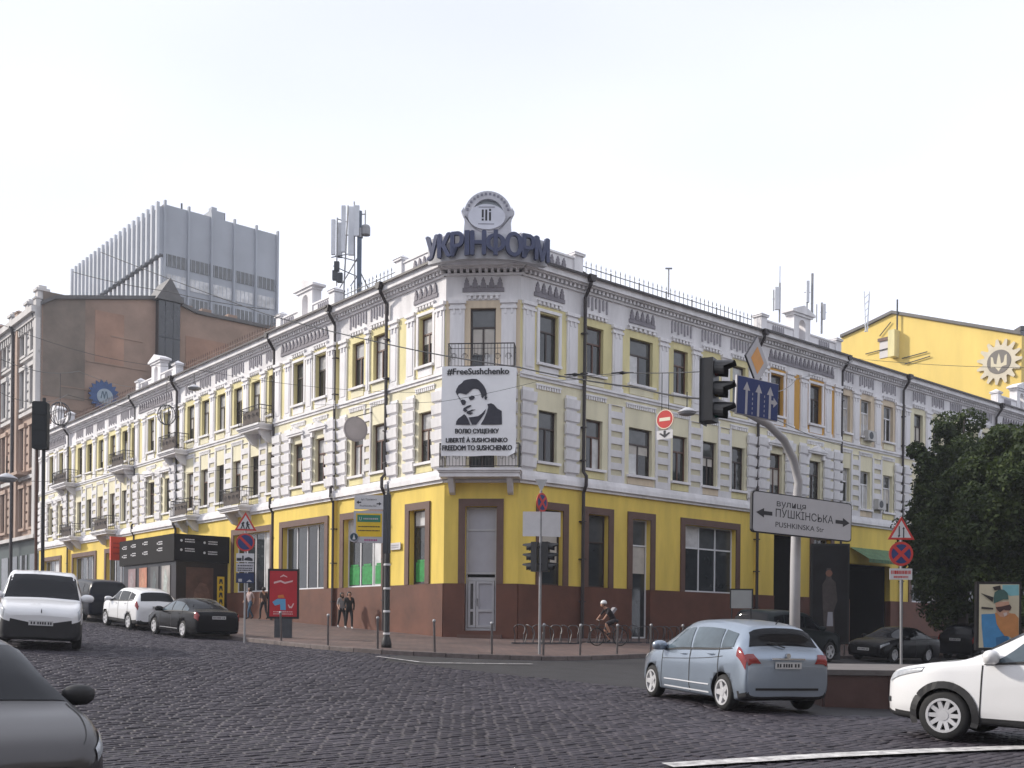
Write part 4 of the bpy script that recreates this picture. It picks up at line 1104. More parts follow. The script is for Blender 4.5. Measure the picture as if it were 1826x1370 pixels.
# ------------------------------------------------------------------ yellow gable building on the right
YP = Vector((36.5, 100.0, 0))
def on_yellow(x, y, off=0.0):
    k, v = ray(x, y); P = YP + LN * off
    t = (k * P.y - P.x) / (LD.x - k * LD.y); Yd = P.y + t * LD.y
    return t, v * Yd
yel = thing('yellow_building', 'bright yellow gable wall rising behind the right wing roof', 'building', tuple(YP))
FY = fmat(YP, LD, LN)
top = [on_yellow(*p) for p in ((1822, 598), (1700, 578), (1592, 560), (1545, 583), (1500, 603))]
pts = [(top[0][0], 8)] + top + [(top[-1][0] + .0, 8)]
MB(FY).prism(pts, -14, 0).build('gable_wall', mat('gable_yellow', (.74, .55, .16), .8, .14, .35, .2, 15, streak=True), yel)
b = MB(FY)
for (u0, z0), (u1, z1) in zip(top[:-1], top[1:]): b.add([(u0, .25, z0 + .02), (u1, .25, z1 + .02), (u1, -14.2, z1 + .02), (u0, -14.2, z0 + .02), (u0, .25, z0 + .3), (u1, .25, z1 + .3), (u1, -14.2, z1 + .3), (u0, -14.2, z0 + .3)], [(0,1,2,3),(4,5,6,7),(0,1,5,4),(2,3,7,6),(0,3,7,4),(1,2,6,5)])
b.build('roof_edge', M_ROOF, yel)
a, c = on_yellow(1569, 640), on_yellow(1588, 606)
w_ = MB(FY).box(c[0], a[0], .004, .08, a[1], c[1]).build('window', mat('pale_shutter', (.55, .53, .55), .6), yel)
b = MB(FY); b.box(c[0] - .15, a[0] + .15, .082, .2, c[1], c[1] + .3); b.build('lintel', M_BROWN, w_)
a, c = on_yellow(1592, 640), on_yellow(1604, 590); MB(FY).box(c[0], a[0], 0, .9, a[1], c[1]).build('chimney_shaft', M_LEMON, yel)
a = on_yellow(1603, 560); MB(FY).tube([(a[0], .3, a[1] - 3), (a[0], .3, a[1] + 1.3)], .08, 5).build('mast', DARK_MT, yel)
for x0, y0, x1, y1 in ((1570, 600, 1590, 575), (1545, 632, 1600, 618), (1610, 640, 1655, 628), (1615, 650, 1660, 636)):
    a, c = on_yellow(x0, y0), on_yellow(x1, y1); MB(FY).tube([(a[0], .15, a[1]), (c[0], .15, c[1])], .05, 5).build('cable', DARK_MT, yel)
# sunflower crest painted panel on it
e0 = on_yellow(1783, 646)
eo = YP + LD * e0[0] + LN * .12
CM = sframe((eo.x, eo.y, e0[1]), LN)
crest = thing('wall_crest', 'grey sunflower crest with a trident mounted on the yellow gable', 'emblem', (eo.x, eo.y, e0[1] - 2))
pts = []
for k in range(15):
    a = 2*math.pi*k/15
    for da, r in ((-.16, 1.45), (-.05, 2.0), (.05, 2.0), (.16, 1.45)): pts.append((r*math.cos(a+da), r*math.sin(a+da)))
MB(CM).prism(pts, -.06, .02).build('petals', mat('crest_grey', (.60, .54, .42), .7, .15, 1), crest)
MB(CM).prism(circ(0, 0, 1.05, 28), -.10, -.061).build('crest_disc', mat('crest_dark', (.15, .135, .12), .6), crest)
flat(crest, CM, [[(-.7,.55),(-.52,.45),(-.42,-.1),(-.2,-.2),(-.12,.35),(0,.75),(.12,.35),(.2,-.2),(.42,-.1),(.52,.45),(.7,.55),(.7,-.4),(.3,-.45),(0,-.85),(-.3,-.45),(-.7,-.4)]], mat('crest_pale', (.60, .54, .40), .7), 'trident', y=-.104)
# grey block at the right edge of the picture
gq = at(1822, 590, 98)
grey_b = thing('grey_building', 'grey end of a building at the right edge behind the yellow gable', 'building', (gq.x, 98, 0))
b = MB(); b.box(gq.x, gq.x + 14, 98, 110, -2, gq.z); b.build('wall', M_CONC, grey_b)
MB().box(gq.x - .2, gq.x + 14.2, 97.8, 110.2, gq.z, gq.z + .4).build('roof', M_ROOF, grey_b)
# unseen houses beside and behind the viewer, added to hold back sky light
def block(nm, label, x0, x1, y0, y1, z1, rz, m):
    t = thing(nm, label, 'building', ((x0+x1)/2, (y0+y1)/2, -2.5), rz, world_parts=False)
    hx, hy = (x1-x0)/2, (y1-y0)/2
    MB().box(-hx, hx, -hy, hy, 0, z1).build('wall', m, t)
    wm = MB().box(-.6, .6, -.04, .04, 0, 2.1).mesh('window', GLASS[0])
    for zf in range(4):
        for k in range(int(2*hx/3)):
            for s in (-1, 1):
                o = lk(bpy.data.objects.new('window', wm)); o.parent = t; o.location = (-hx + 1.5 + k*3, s*hy, 3.6 + zf*4)
        for k in range(int(2*hy/3)):
            for s in (-1, 1):
                o = lk(bpy.data.objects.new('window', wm)); o.parent = t; o.location = (s*hx, -hy + 1.5 + k*3, 3.6 + zf*4); o.rotation_euler = (0, 0, R(90))
    MB().box(-hx-.4, hx+.4, -hy-.4, hy+.4, z1, z1+.5).build('cornice', M_TRIM, t)
block('unseen_street_building', 'plain pale house across the right hand street, unseen, added to dim the right front', 15.5, 62, -2, 16, 23, math.atan2(RD.y, RD.x), mat('unseen_house_plaster', (.30, .27, .24), .9, .2, .4))
block('unseen_street_building', 'brownish house behind the viewer, unseen, added to cut the open sky light', -30, 14, -38, -22, 22, R(8), mat('unseen_house_plaster_brown', (.26, .21, .18), .9, .2, .4))
# ------------------------------------------------------------------ street furniture
POLE = mat('galvanised_pole', (.30, .30, .31), .45, .2, 4, metal=.3)
BLACKP = mat('black_painted_metal', (.014, .014, .016), .4, .3, 4)
S_WHITE = mat('sign_white', (.58, .57, .58), .5, .08, 4); S_GREY = mat('sign_grey_white', (.44, .43, .46), .5, .1, 4)
S_RED = mat('sign_red', (.52, .035, .03), .45, .1, 4); S_BLUE = mat('sign_blue', (.014, .034, .15), .45, .12, 4); S_YEL = mat('sign_yellow', (.70, .46, .02), .45, .1, 4)
S_ORG = mat('sign_orange', (.66, .27, .015), .45, .1, 4); S_GRN = mat('sign_green', (.02, .19, .12), .45, .15, 4); S_BACK = mat('sign_back_grey', (.42, .42, .42), .5, .2, 3)
def tri(s, cz): h = s * .866; return [(-s/2, cz - h/3), (s/2, cz - h/3), (0, cz + 2*h/3)]
def disc_sign(t, M, z, r, kind, y=-.05):
    p = MB(M).prism(circ(0, z, r, 28), y, y + .02).build('sign_plate', S_RED, t)
    def ly(polys, m, nm, k): flat(p, M, polys, m, nm, y=y - .004 * k)
    if kind == 'nostop':
        ly([circ(0, z, r*.80, 28)], S_BLUE, 'field', 1)
        for s in (-1, 1):
            a, w = r * .62, r * .10
            ly([[(-a - w, z - s*(a - w)), (-a + w, z - s*(a + w)), (a + w, z + s*(a - w)), (a - w, z + s*(a + w))]], S_RED, 'stripe', 2 if s > 0 else 3)
    elif kind == 'noparking':
        ly([circ(0, z, r*.82, 28)], S_BLUE, 'field', 1); a, w = r*.6, r*.1
        ly([[(-a - w, z + a - w), (-a + w, z + a + w), (a + w, z - a + w), (a - w, z - a - w)]], S_RED, 'stripe', 2)
    elif kind == 'noentry':
        ly([[(-r*.62, z - r*.17), (r*.62, z - r*.17), (r*.62, z + r*.17), (-r*.62, z + r*.17)]], mat('cream_bar', (.75, .70, .55), .5), 'bar', 1)
        b = MB(M); ringpoly(b, 0, z, r*.90, r*.985, y - .004); b.build('rim', mat('cream_bar', (.75, .70, .55)), p)
    return p
def tri_sign(t, M, z, s, y=-.05):
    p = MB(M).prism(tri(s, z), y, y + .02).build('sign_plate', S_RED, t)
    flat(p, M, [tri(s * .74, z)], S_WHITE, 'field', y=y - .004)
    return p
def plate(t, M, x0, x1, z0, z1, m=S_WHITE, y=-.05, name='sign_plate', th=.02):
    return MB(M).prism([(x0, z0), (x1, z0), (x1, z1), (x0, z1)], y, y + th).build(name, m, t)
def bars(t, M, x0, x1, rows, m, y, h=.03, seed=1):
    """print too small to read: rows of short strokes"""
    rr = random.Random(seed); ps = []
    for z in rows:
        x = x0
        while x < x1 - .02:
            w = rr.uniform(.02, .06); ps.append([(x, z), (min(x1, x + w), z), (min(x1, x + w), z + h), (x, z + h)]); x += w + rr.uniform(.008, .02)
    return flat(t, M, ps, m, 'print', y=y)

# bollards along the kerb
kp = np.array(KERB); kz = gh(kp[:, 0], kp[:, 1])
kpx = CX + F_PX * kp[:, 0] / kp[:, 1] + F_PX * kz / kp[:, 1] * ROLL
def kerb_at(x, inset=.35):
    p = np.array([np.interp(x, kpx[18:], kp[18:, 0]), np.interp(x, kpx[18:], kp[18:, 1])])
    q = facade_point(p); d = np.array([q.x - p[0], q.y - p[1]]); d /= np.hypot(*d)
    return p + d * inset
bol = None
for x, w in ((487, 'in front of the red poster stand'), (575, 'right of the red poster stand'), (667, 'left of the banded lamp post'), (772, 'right of the banded lamp post'), (877, 'in front of the entrance door'), (972, 'beside the corner signpost'), (1040, 'left of the cyclist'), (1110, 'right of the cyclist'),
             (1173, 'second left of the silver hatchback roof'), (1232, 'just above the silver hatchback bonnet'), (1470, 'below the dark advertising panel'), (1518, 'before the low black saloon'), (1592, 'beside the two way signpost'), (1660, 'between the signpost and the swimmer poster'), (1718, 'left of the swimmer poster'), (1780, 'behind the swimmer poster')):
    p = kerb_at(x); z = gh(*p) + .13
    if bol is None:
        bol = MB().lathe([(.035, -.05), (.035, .93), (.045, .935), (.052, .97), (.045, 1.01), (.02, 1.03)], 10).build('bollard', POLE, None, smooth=True); o = bol
    else: o = copy_tree(bol)
    tag(o, 'slim grey metal bollard ' + w, 'bollard', 'bollards along the kerb')
    o.location = (p[0], p[1], z); o.rotation_euler = (R(random.uniform(-2, 2)), R(random.uniform(-2, 2)), 0)
# bicycle racks on the right pavement
def hoop(k):
    pts = [(0, -.28, 0)] + [(.10 * math.sin(a * 2 + k), -.28 * math.cos(a), .36 + .34 * math.sin(a)) for a in np.linspace(0, math.pi, 9)] + [(0, .28, 0)]
    return MB().tube(pts, .02, 6)
HOOPS = [hoop(k).mesh('hoop', mat('rack_steel', (.07, .068, .072), .4, .2, 4, metal=.3)) for k in (0, 1.5)]
rails = MB().box(-1.55, 1.55, -.30, -.25, .0, .05).box(-1.55, 1.55, .25, .30, .0, .05).mesh('rail', DARK_MT)
rk = ((-2.2, 'nearest the entrance door'), (1.2, 'second from the entrance door'), (4.6, 'behind the cyclist'), (8.0, 'fourth from the entrance door'), (11.4, 'behind the silver hatchback roof'), (24.5, 'under the green awning'), (28.0, 'beside the dark trees'))
for i, (u, w) in enumerate(rk):
    c = RP + RD * (u + 1.5) + RN * 2.6; z = gh(c.x, c.y) + .13
    t = thing('bicycle_rack', 'row of dark steel bicycle hoops ' + w, 'bicycle rack', (c.x, c.y, z), math.atan2(RD.y, RD.x), 'bicycle racks on the right pavement', world_parts=False)
    o = lk(bpy.data.objects.new('rail', rails)); o.parent = t
    for k in range(7):
        h = lk(bpy.data.objects.new('hoop', HOOPS[k % 2])); h.parent = t; h.location = (-1.4 + k * .46, 0, .02); h.rotation_euler = (0, 0, random.uniform(-.25, .25))

# shop pavilion projecting from the left front
kio = thing('shop_pavilion', 'black shop pavilion with white listings on its fascia against the left front', 'kiosk', tuple(LP + LD * 23.9 + LN * 1.5 + Vector((0, 0, .4))))
PB = mat('pavilion_black', (.009, .008, .009), .7, .3, 1.5, spec=.15); PD = mat('pavilion_dark_glass', (.02, .015, .017), .3, .4, .8, spec=.25)
k = MB(FL); k.box(20.1, 27.8, .01, 2.95, -.6, 3.55); k.build('shop_wall', PD, kio)
k = MB(FL); k.box(19.9, 28.0, .01, 3.15, 3.5, 4.95); k.build('fascia', PB, kio)
KE = sframe(tuple(LP + LD * 19.9), tuple(-LD)); KF = sframe(tuple(LP + LD * 19.9 + LN * 3.15), tuple(LN))
W_INK = mat('pale_print', (.66, .66, .68), .5)
# end face (towards the crossing): x from facade outward is to the left
for i, (x0, z0) in enumerate(((-2.75, 4.50), (-1.45, 4.45), (-2.75, 4.0), (-1.45, 3.9))):
    flat(kio, KE, [circ(x0, z0 + .10, .07, 10)], W_INK, 'icon', y=-.006)
    bars(kio, KE, x0 + .2, x0 + .75, (z0 + .14, z0 + .02), W_INK, -.006, .06, i)
for i, (x0, z0) in enumerate(((-7.6, 4.45), (-6.2, 4.5), (-4.4, 4.55), (-2.3, 4.45), (-7.6, 3.95), (-6.2, 4.0), (-4.4, 4.0), (-2.3, 4.1))):
    flat(kio, KF, [circ(x0, z0 + .08, .06, 8)], W_INK, 'icon', y=-.006)
    bars(kio, KF, x0 + .15, x0 + .7, (z0 + .12, z0, ), W_INK, -.006, .06, 20 + i)
fig_cols = [(.30, .20, .21), (.50, .20, .12), (.10, .10, .105), (.40, .37, .35)]
KW = sframe(tuple(LP + LD * 20.1 + LN * 2.95), tuple(LN)); KS = sframe(tuple(LP + LD * 20.1), tuple(-LD))
for i, x0 in enumerate((-6.9, -5.2, -3.5, -1.9)):
    p = plate(kio, KW, x0, x0 + 1.15, .8, 3.3, mat('poster_%s' % 'abcd'[i], tuple(c * .9 for c in fig_cols[i]), .5, .5, 1.2), y=-.03, name='poster')
    c = x0 + .55
    flat(p, KW, [[(c-.3,.85),(c+.3,.85),(c+.28,1.6),(c+.16,2.25),(c+.34,2.6),(c+.18,2.7),(c+.1,3.1),(c-.1,3.1),(c-.2,2.7),(c-.28,2.2)]], mat('poster_fig_%s' % 'abcd'[i], (fig_cols[i][0], fig_cols[i][1] * 1.2, fig_cols[i][2] * 1.2), .5, .4, 4), 'figure', y=-.034)
p = plate(kio, KS, -2.4, -.85, .7, 3.2, mat('poster_brown', (.10, .045, .03), .5, .6, 1.5), y=-.03, name='poster')
flat(p, KS, [[(-2.1,.8),(-1.9,2.0),(-1.6,2.4),(-1.2,2.3),(-1.0,1.6),(-1.1,.8)]], mat('poster_brown_fig', (.16, .08, .055), .5, .5, 3), 'figure', y=-.034)
flat(p, KS, [[(-1.75,.95),(-1.05,.95),(-1.05,1.25),(-1.75,1.2)]], S_RED, 'tag', y=-.037)
p = plate(kio, KS, -.62, -.22, .75, 2.75, S_YEL, y=-.06, name='vertical_sign', th=.05)
for i in range(5): flat(p, KS, [[(-.53, 2.35 - i*.37), (-.47, 2.35 - i*.37), (-.42, 2.5 - i*.37), (-.37, 2.35 - i*.37), (-.31, 2.35 - i*.37), (-.34, 2.62 - i*.37), (-.50, 2.62 - i*.37)]], INK, 'letter_mark', y=-.064)
# red projecting sign beside it
q = LP + LD * 28.7 + LN * 3.0
hs = thing('projecting_sign', 'red upright box sign at the left end of the black pavilion', 'sign', (q.x, q.y, 3.6))
HM = sframe((q.x, q.y, 0), tuple(-LD))
MB(HM).prism([(-.45, 3.9), (.45, 3.9), (.45, 5.3), (-.45, 5.3)], -.1, .1).build('sign_box', mat('red_lightbox', (.62, .06, .025), .4, .15, 2), hs)
MB(HM).box(.45, 1.6, -.03, .03, 5.0, 5.06).build('bracket', BLACKP, hs)
bars(hs, HM, -.3, .3, (4.85, 4.6, 4.25), mat('dull_red', (.35, .03, .02)), -.104, .1, 5)
# red poster stand
def lightbox(name, label, px_, py_, Y, w, h, leg, n, face, frame=BLACKP, base_m=DARK_MT):
    o = at(px_, py_, Y); t = thing(name, label, 'poster stand', tuple(o)); M = sframe(tuple(o), n)
    MB(M).box(-w*.28, w*.28, -.12, .12, -.1, leg).build('pedestal', base_m, t)
    MB(M).prism([(-w/2, leg), (w/2, leg), (w/2, leg + h), (-w/2, leg + h)], -.11, .11).build('case', frame, t)
    p = MB(M).prism([(-w/2 + .07, leg + .08), (w/2 - .07, leg + .08), (w/2 - .07, leg + h - .08), (-w/2 + .07, leg + h - .08)], -.122, -.112).build('poster', face, t)
    return t, M, p
t, M, p = lightbox('poster_stand', 'red advertising poster in a black frame on a dark pedestal', 505, 1136, 39.5, 1.14, 1.86, .68, (.12, -1, 0), mat('poster_red', (.42, .02, .03), .35, .2, 2))
W_P = mat('poster_pink_print', (.62, .42, .42), .5)
flat(p, M, [[(-.35,2.05),(-.1,2.12),(.05,2.05),(.35,2.12),(.33,2.06),(.05,1.98),(-.1,2.05),(-.35,1.98)], [(-.12,2.25),(0,2.33),(.14,2.25),(.14,2.22),(0,2.27),(-.12,2.22)]], W_P, 'script', y=-.126)
flat(p, M, [[(-.40,1.30),(-.22,1.42),(.08,1.42),(.10,1.0),(-.10,1.0),(-.12,1.22),(-.30,1.16)]], mat('poster_blue', (.10, .30, .50), .5), 'figure', y=-.126)
flat(p, M, [[(-.2,1.46),(.05,1.46),(.0,1.58),(-.2,1.55)]], mat('poster_orange', (.55, .16, .03), .5), 'figure_head', y=-.127)
flat(p, M, [[(.17,1.2),(.22,1.08),(.32,1.08),(.40,1.25),(.36,1.26),(.30,1.14),(.24,1.14),(.2,1.22)]], W_P, 'smile', y=-.126)
bars(p, M, -.36, .36, (.92, .84), W_P, -.126, .035, 9)
# banded lamp post carrying street boards
o = at(689, 1152, 34.6); o.z = gh(o.x, o.y) + .13
lp = thing('lamp_post', 'black post with white bands carrying street direction boards', 'post', tuple(o)); M = sframe(tuple(o), (.05, -1, 0))
MB(M).lathe([(.17, -.05), (.17, .12), (.13, .3), (.10, .38), (.095, 2.75), (.09, 2.8), (.085, 5.05), (.05, 5.08), (.02, 5.4)], 14).build('post', BLACKP, lp, smooth=True)
for z in (.42, 1.15, 1.9, 2.68): MB(M).lathe([(.112, z), (.118, z + .03), (.112, z + .07)], 14).build('band', S_WHITE, lp)
MB(M).box(-.14, .1, -.08, .08, 3.1, 5.0).build('board_spine', DARK_MT, lp)
p = plate(lp, M, -1.08, -.14, 4.52, 4.98, S_WHITE, y=-.07, name='direction_board', th=.12)
lettering('вул. Пушкінська', INK, p, M, -.86, -.36, 4.79, 4.88, y=-.074); lettering('Pushkinska Str.', INK, p, M, -.90, -.34, 4.60, 4.66, y=-.074)
flat(p, M, [[(-1.02,4.74),(-.94,4.80),(-.94,4.76),(-.86,4.76),(-.86,4.72),(-.94,4.72),(-.94,4.68)], [(-.20,4.70),(-.28,4.76),(-.28,4.72),(-.36,4.72),(-.36,4.68),(-.28,4.68),(-.28,4.64)]], INK, 'arrow', y=-.074)
p = plate(lp, M, -1.10, -.14, 3.42, 4.46, S_GREY, y=-.07, name='advert_board', th=.12)
flat(p, M, [[(-1.02,3.62),(-.18,3.62),(-.18,4.38),(-1.02,4.38)]], S_YEL, 'yellow_field', y=-.074); flat(p, M, [[(-.98,4.10),(-.23,4.10),(-.23,4.33),(-.98,4.33)]], S_GRN, 'green_field', y=-.078)
lettering('U', S_WHITE, p, M, -.92, -.84, 4.15, 4.26, y=-.082); bars(p, M, -.78, -.28, (4.18,), S_GREY, -.082, .05, 3); bars(p, M, -.95, -.25, (3.93, 3.80), INK, -.078, .035, 4); bars(p, M, -.75, -.3, (3.48,), mat('magenta_print', (.35, .05, .18)), -.074, .06, 6)
q = MB(M).prism(circ(-1.10, 3.60, .16, 20), -.12, .02).build('round_board', S_GREY, lp); flat(q, M, [circ(-1.08, 3.60, .125, 20)], mat('dark_teal', (.01, .04, .06)), 'field', y=-.124); flat(q, M, [[(-1.13,3.52),(-1.03,3.52),(-1.06,3.62),(-1.08,3.70),(-1.10,3.62)]], S_WHITE, 'mark', y=-.128)
# left signpost: children, no parking, tow plate
o = at(436, 1140, 36.4); o.z = gh(o.x, o.y) + .1
sp = thing('sign_post', 'signpost with children warning triangle and no parking disc beside the black sedan', 'sign post', tuple(o)); M = sframe(tuple(o), (.15, -1, 0))
MB(M).tube([(0, 0, -.1), (0, 0, 4.3)], .035, 8).build('post', POLE, sp)
p = tri_sign(sp, M, 4.0, .74)
flat(p, M, [[(-.17,3.84),(-.12,3.86),(-.09,3.95),(-.05,3.85),(-.02,3.84),(-.06,4.0),(-.03,4.07),(-.08,4.09),(-.14,4.03),(-.12,3.97)], [(.0,3.84),(.04,3.94),(.02,4.05),(.06,4.12),(.1,4.09),(.1,4.02),(.17,3.98),(.1,3.97),(.15,3.84),(.11,3.84),(.07,3.93),(.04,3.84)]], INK, 'children', y=-.058)
disc_sign(sp, M, 3.38, .31, 'noparking')
p = plate(sp, M, -.30, .30, 2.70, 3.0, S_WHITE); flat(p, M, [[(-.28,2.74),(-.12,2.74),(-.12,2.84),(-.28,2.84)], [(-.04,2.76),(.25,2.74),(.25,2.82),(.12,2.88),(0,2.84)], [(-.1,2.74),(-.05,2.74),(-.05,2.92),(-.1,2.92)]], INK, 'tow_mark', y=-.056)
p = plate(sp, M, -.30, .30, 2.36, 2.66, S_GREY); bars(p, M, -.25, .25, (2.56, 2.47, 2.4), INK, -.056, .035, 2)
p = plate(sp, M, -.30, .30, 1.98, 2.32, mat('sign_dark_blue', (.012, .025, .08)), y=-.052); flat(p, M, [[(-.22,2.02),(-.1,2.02),(-.1,2.12),(-.22,2.12)], [(.05,2.02),(.25,2.02),(.15,2.1)]], S_GREY, 'mark', y=-.058)
# corner signpost with two signal heads
def signal_head(t, M, x, z, flip=1, back=False, lamp=None):
    """three-lamp traffic light in frame M, lenses towards -y"""
    h = MB(M); h.box(x - .16, x + .16, .0, .20, z, z + .96)
    g = h.build('signal_housing', BLACKP, t)
    for i, c in enumerate(((.10, .012, .012), (.09, .06, .01), (.01, .07, .06))):
        zz = z + .80 - i * .32
        MB(M).prism(circ(x, zz, .105, 16), -.012, 0).build('lens', mat('lens_%d' % i, c, .15, spec=.6), g)
        b = MB(M); n = 14
        vs = []
        for k2 in range(n + 1):
            a = R(-35) + R(250) * k2 / n
            for r in (.130, .142):
                vs.append((x + r * math.cos(a), 0.0, zz + r * math.sin(a))); vs.append((x + r * math.cos(a), -.30 if 20 < math.degrees(a) < 160 else -.16, zz + r * math.sin(a) - .03))
        b.add(vs, [(4*k2, 4*k2+1, 4*k2+5, 4*k2+4) for k2 in range(n)] + [(4*k2+2, 4*k2+3, 4*k2+7, 4*k2+6) for k2 in range(n)])
        b.build('hood', BLACKP, g)
    return g
o = at(962, 1166, 34.2); o.z = gh(o.x, o.y) + .13
cs = thing('sign_post', 'corner signpost with a no stopping disc, blank plates and two signal heads', 'sign post', tuple(o)); M = sframe(tuple(o), (.1, -1, 0))
MB(M).tube([(0, 0, -.1), (0, 0, 5.3)], .045, 10).build('post', POLE, cs)
MB(M).prism([(-.20, 5.66), (.20, 5.66), (.02, 5.30), (-.02, 5.30)], -.05, -.03).build('sign_back', S_BACK, cs)
Ms = M @ Matrix.Rotation(R(48), 4, 'Z'); disc_sign(cs, Ms, 4.92, .31, 'nostop')
for s, w in ((-1, .60), (1, .68)):
    MB(M @ Matrix.Rotation(R(s * 12), 4, 'Z')).box(min(0, s*w) + .02, max(0, s*w) - .02, -.06, -.045, 3.82, 4.62).build('blank_plate', S_WHITE, cs)
for a, nm in ((70, 0), (-115, 1)):
    Mh = M @ Matrix.Rotation(R(a), 4, 'Z') @ Matrix.Translation((0, -.28, 0)); signal_head(cs, Mh, 0, 2.68)
for z in (2.9, 3.45): MB(M).box(-.2, .2, -.03, .03, z, z + .05).build('bracket', BLACKP, cs)
# pole on the raised corner with a curved arm: street name board, lane board, priority sign, signal
PX, PY = 6.16, 23.0
zg = -.75
cm = thing('mast_arm_pole', 'tall grey pole with a curved arm reaching left over the road', 'pole', (PX, PY, zg)); M = sframe((PX, PY, 0), (0, -1, 0))
MPOLE = mat('pale_grey_pole', (.40, .39, .40), .5, .12, 3)
def apx(x, y, Y): p = at(x, y, Y); return (p.x, p.y, p.z)
arm = [(PX, PY, zg - .2), (PX, PY, 1.5), (PX + .02, PY, 2.9)] + [apx(1424, 860, 23), apx(1415, 820, 22.8), apx(1398, 785, 22.6), apx(1370, 757, 22.2), apx(1335, 738, 21.8), apx(1305, 727, 21.3), apx(1278, 716, 20.8)]
MB().tube(arm, [.115, .11, .10, .09, .088, .085, .08, .075, .07, .065], 14).build('mast', MPOLE, cm, smooth=True)
# street name board
nb = thing('street_name_board', 'large grey street name board with arrows at both ends on the tall pole', 'sign', (PX, PY - .3, 2.0)); nn = Vector((.6, -.8, 0)); M = sframe((6.21, 22.60, 0), nn) @ Matrix.Diagonal((1.46, 1, 1, 1))
SB = mat('board_grey', (.47, .465, .49), .5, .08, 2)
tilt = Matrix.Translation((0, 0, 2.45)) @ Matrix.Rotation(R(.5), 4, 'Y') @ Matrix.Translation((0, 0, -2.45))
MT = M @ tilt
def rrect(x0, x1, z0, z1, r, n=5):
    pts = []
    for cx_, cz2, a0 in ((x1 - r, z1 - r, 0), (x0 + r, z1 - r, 90), (x0 + r, z0 + r, 180), (x1 - r, z0 + r, 270)):
        pts += [(cx_ + r * math.cos(R(a0 + 90 * k2 / n)), cz2 + r * math.sin(R(a0 + 90 * k2 / n))) for k2 in range(n + 1)]
    return pts
MB(MT).prism(rrect(-1.15, 1.15, 2.04, 2.90, .07), -.02, .03).build('board_back', INK, nb)
p = MB(MT).prism(rrect(-1.125, 1.125, 2.065, 2.875, .06), -.03, -.021).build('board', SB, nb)
def tx(b_, xa, xb, za, zb): lettering(b_, INK, p, MT, xa, xb, za, zb, y=-.034, bold=.004)
tx('вулиця', -.62, .04, 2.585, 2.73); tx('ПУШКІНСЬКА', -.64, .69, 2.40, 2.575); tx('PUSHKINSKA Str', -.64, .47, 2.19, 2.30)
for s, cx_ in ((-1, -.88), (1, .90)):
    flat(p, MT, [[(cx_ + s*.19, 2.455), (cx_ + s*.02, 2.555), (cx_ + s*.02, 2.495), (cx_ - s*.16, 2.495), (cx_ - s*.16, 2.415), (cx_ + s*.02, 2.415), (cx_ + s*.02, 2.355)]], INK, 'arrow', y=-.034)
# lane board
lo = at(1350, 711, 21.6); lb = thing('lane_board', 'blue lane direction board with three white arrows on the curved arm', 'sign', tuple(lo)); M = sframe(tuple(lo), (.62, -1, 0))
sk = M @ Matrix(((1, 0, 0, 0), (0, 1, 0, 0), (-.13, 0, 1, 0), (0, 0, 0, 1)))
M = M @ Matrix.Rotation(R(2), 4, 'Y') @ Matrix.Diagonal((1.05, 1, .98, 1))
MB(M).prism([(-.56, -.40), (.56, -.40), (.56, .40), (-.56, .40)], -.01, .03).build('board_back', S_GREY, lb)
p = MB(M).prism([(-.53, -.385), (.55, -.385), (.55, .385), (-.53, .385)], -.018, -.011).build('board', S_BLUE, lb)
for x in (-.30, .02, .33):
    flat(p, M, [[(x-.03,-.38),(x+.03,-.38),(x+.03,.12),(x+.09,.12),(x,.30),(x-.09,.12),(x-.03,.12)]], S_GREY, 'arrow', y=-.022)
flat(p, M, [[(.36,-.06),(.42,-.06),(.42,-.13),(.53,-.02),(.42,.09),(.42,.02),(.36,.02)]], S_GREY, 'arrow', y=-.025)
for x in (-.14, .18): flat(p, M, [[(x-.008, z), (x+.008, z), (x+.008, z+.05), (x-.008, z+.05)] for z in (-.36, -.26, -.16, -.06, .04)], S_GREY, 'dashes', y=-.022)
# priority sign
po = at(1349, 643, 22.1); pr = thing('priority_sign', 'yellow and white diamond priority road sign above the blue lane board', 'sign', tuple(po)); M = sframe(tuple(po), (1.2, -1, 0))
dm_ = lambda a, c: [(0, -c), (a, 0), (0, c), (-a, 0)]
MB(M).prism(dm_(.51, .51), -.01, .02).build('sign_rim', INK, pr); p = MB(M).prism(dm_(.49, .49), -.018, -.011).build('sign_plate', S_GREY, pr); flat(p, M, [dm_(.29, .29)], S_ORG, 'field', y=-.022)
MB(M).tube([(.0, .06, .2), (.0, .06, -1.15)], .025, 6).build('bracket', MPOLE, pr)
# signal on the arm end
so = at(1276, 752, 20.4); sg = thing('traffic_light', 'large black traffic light with deep hoods hanging at the end of the arm', 'traffic light', tuple(so)); M = sframe(tuple(so), (.93, -.50, 0))
Msc = M @ Matrix.Diagonal((1.22, 1.22, 1.26, 1))
signal_head(sg, Msc, 0, 0)
MB(Msc).prism([(-.18, -.03), (.18, -.03), (.18, .99), (-.18, .99)], .20, .215).build('backing_board', BLACKP, sg)
MB().tube([apx(1278, 716, 20.8), apx(1290, 722, 20.6)], .04, 6).build('bracket', DARK_MT, sg)
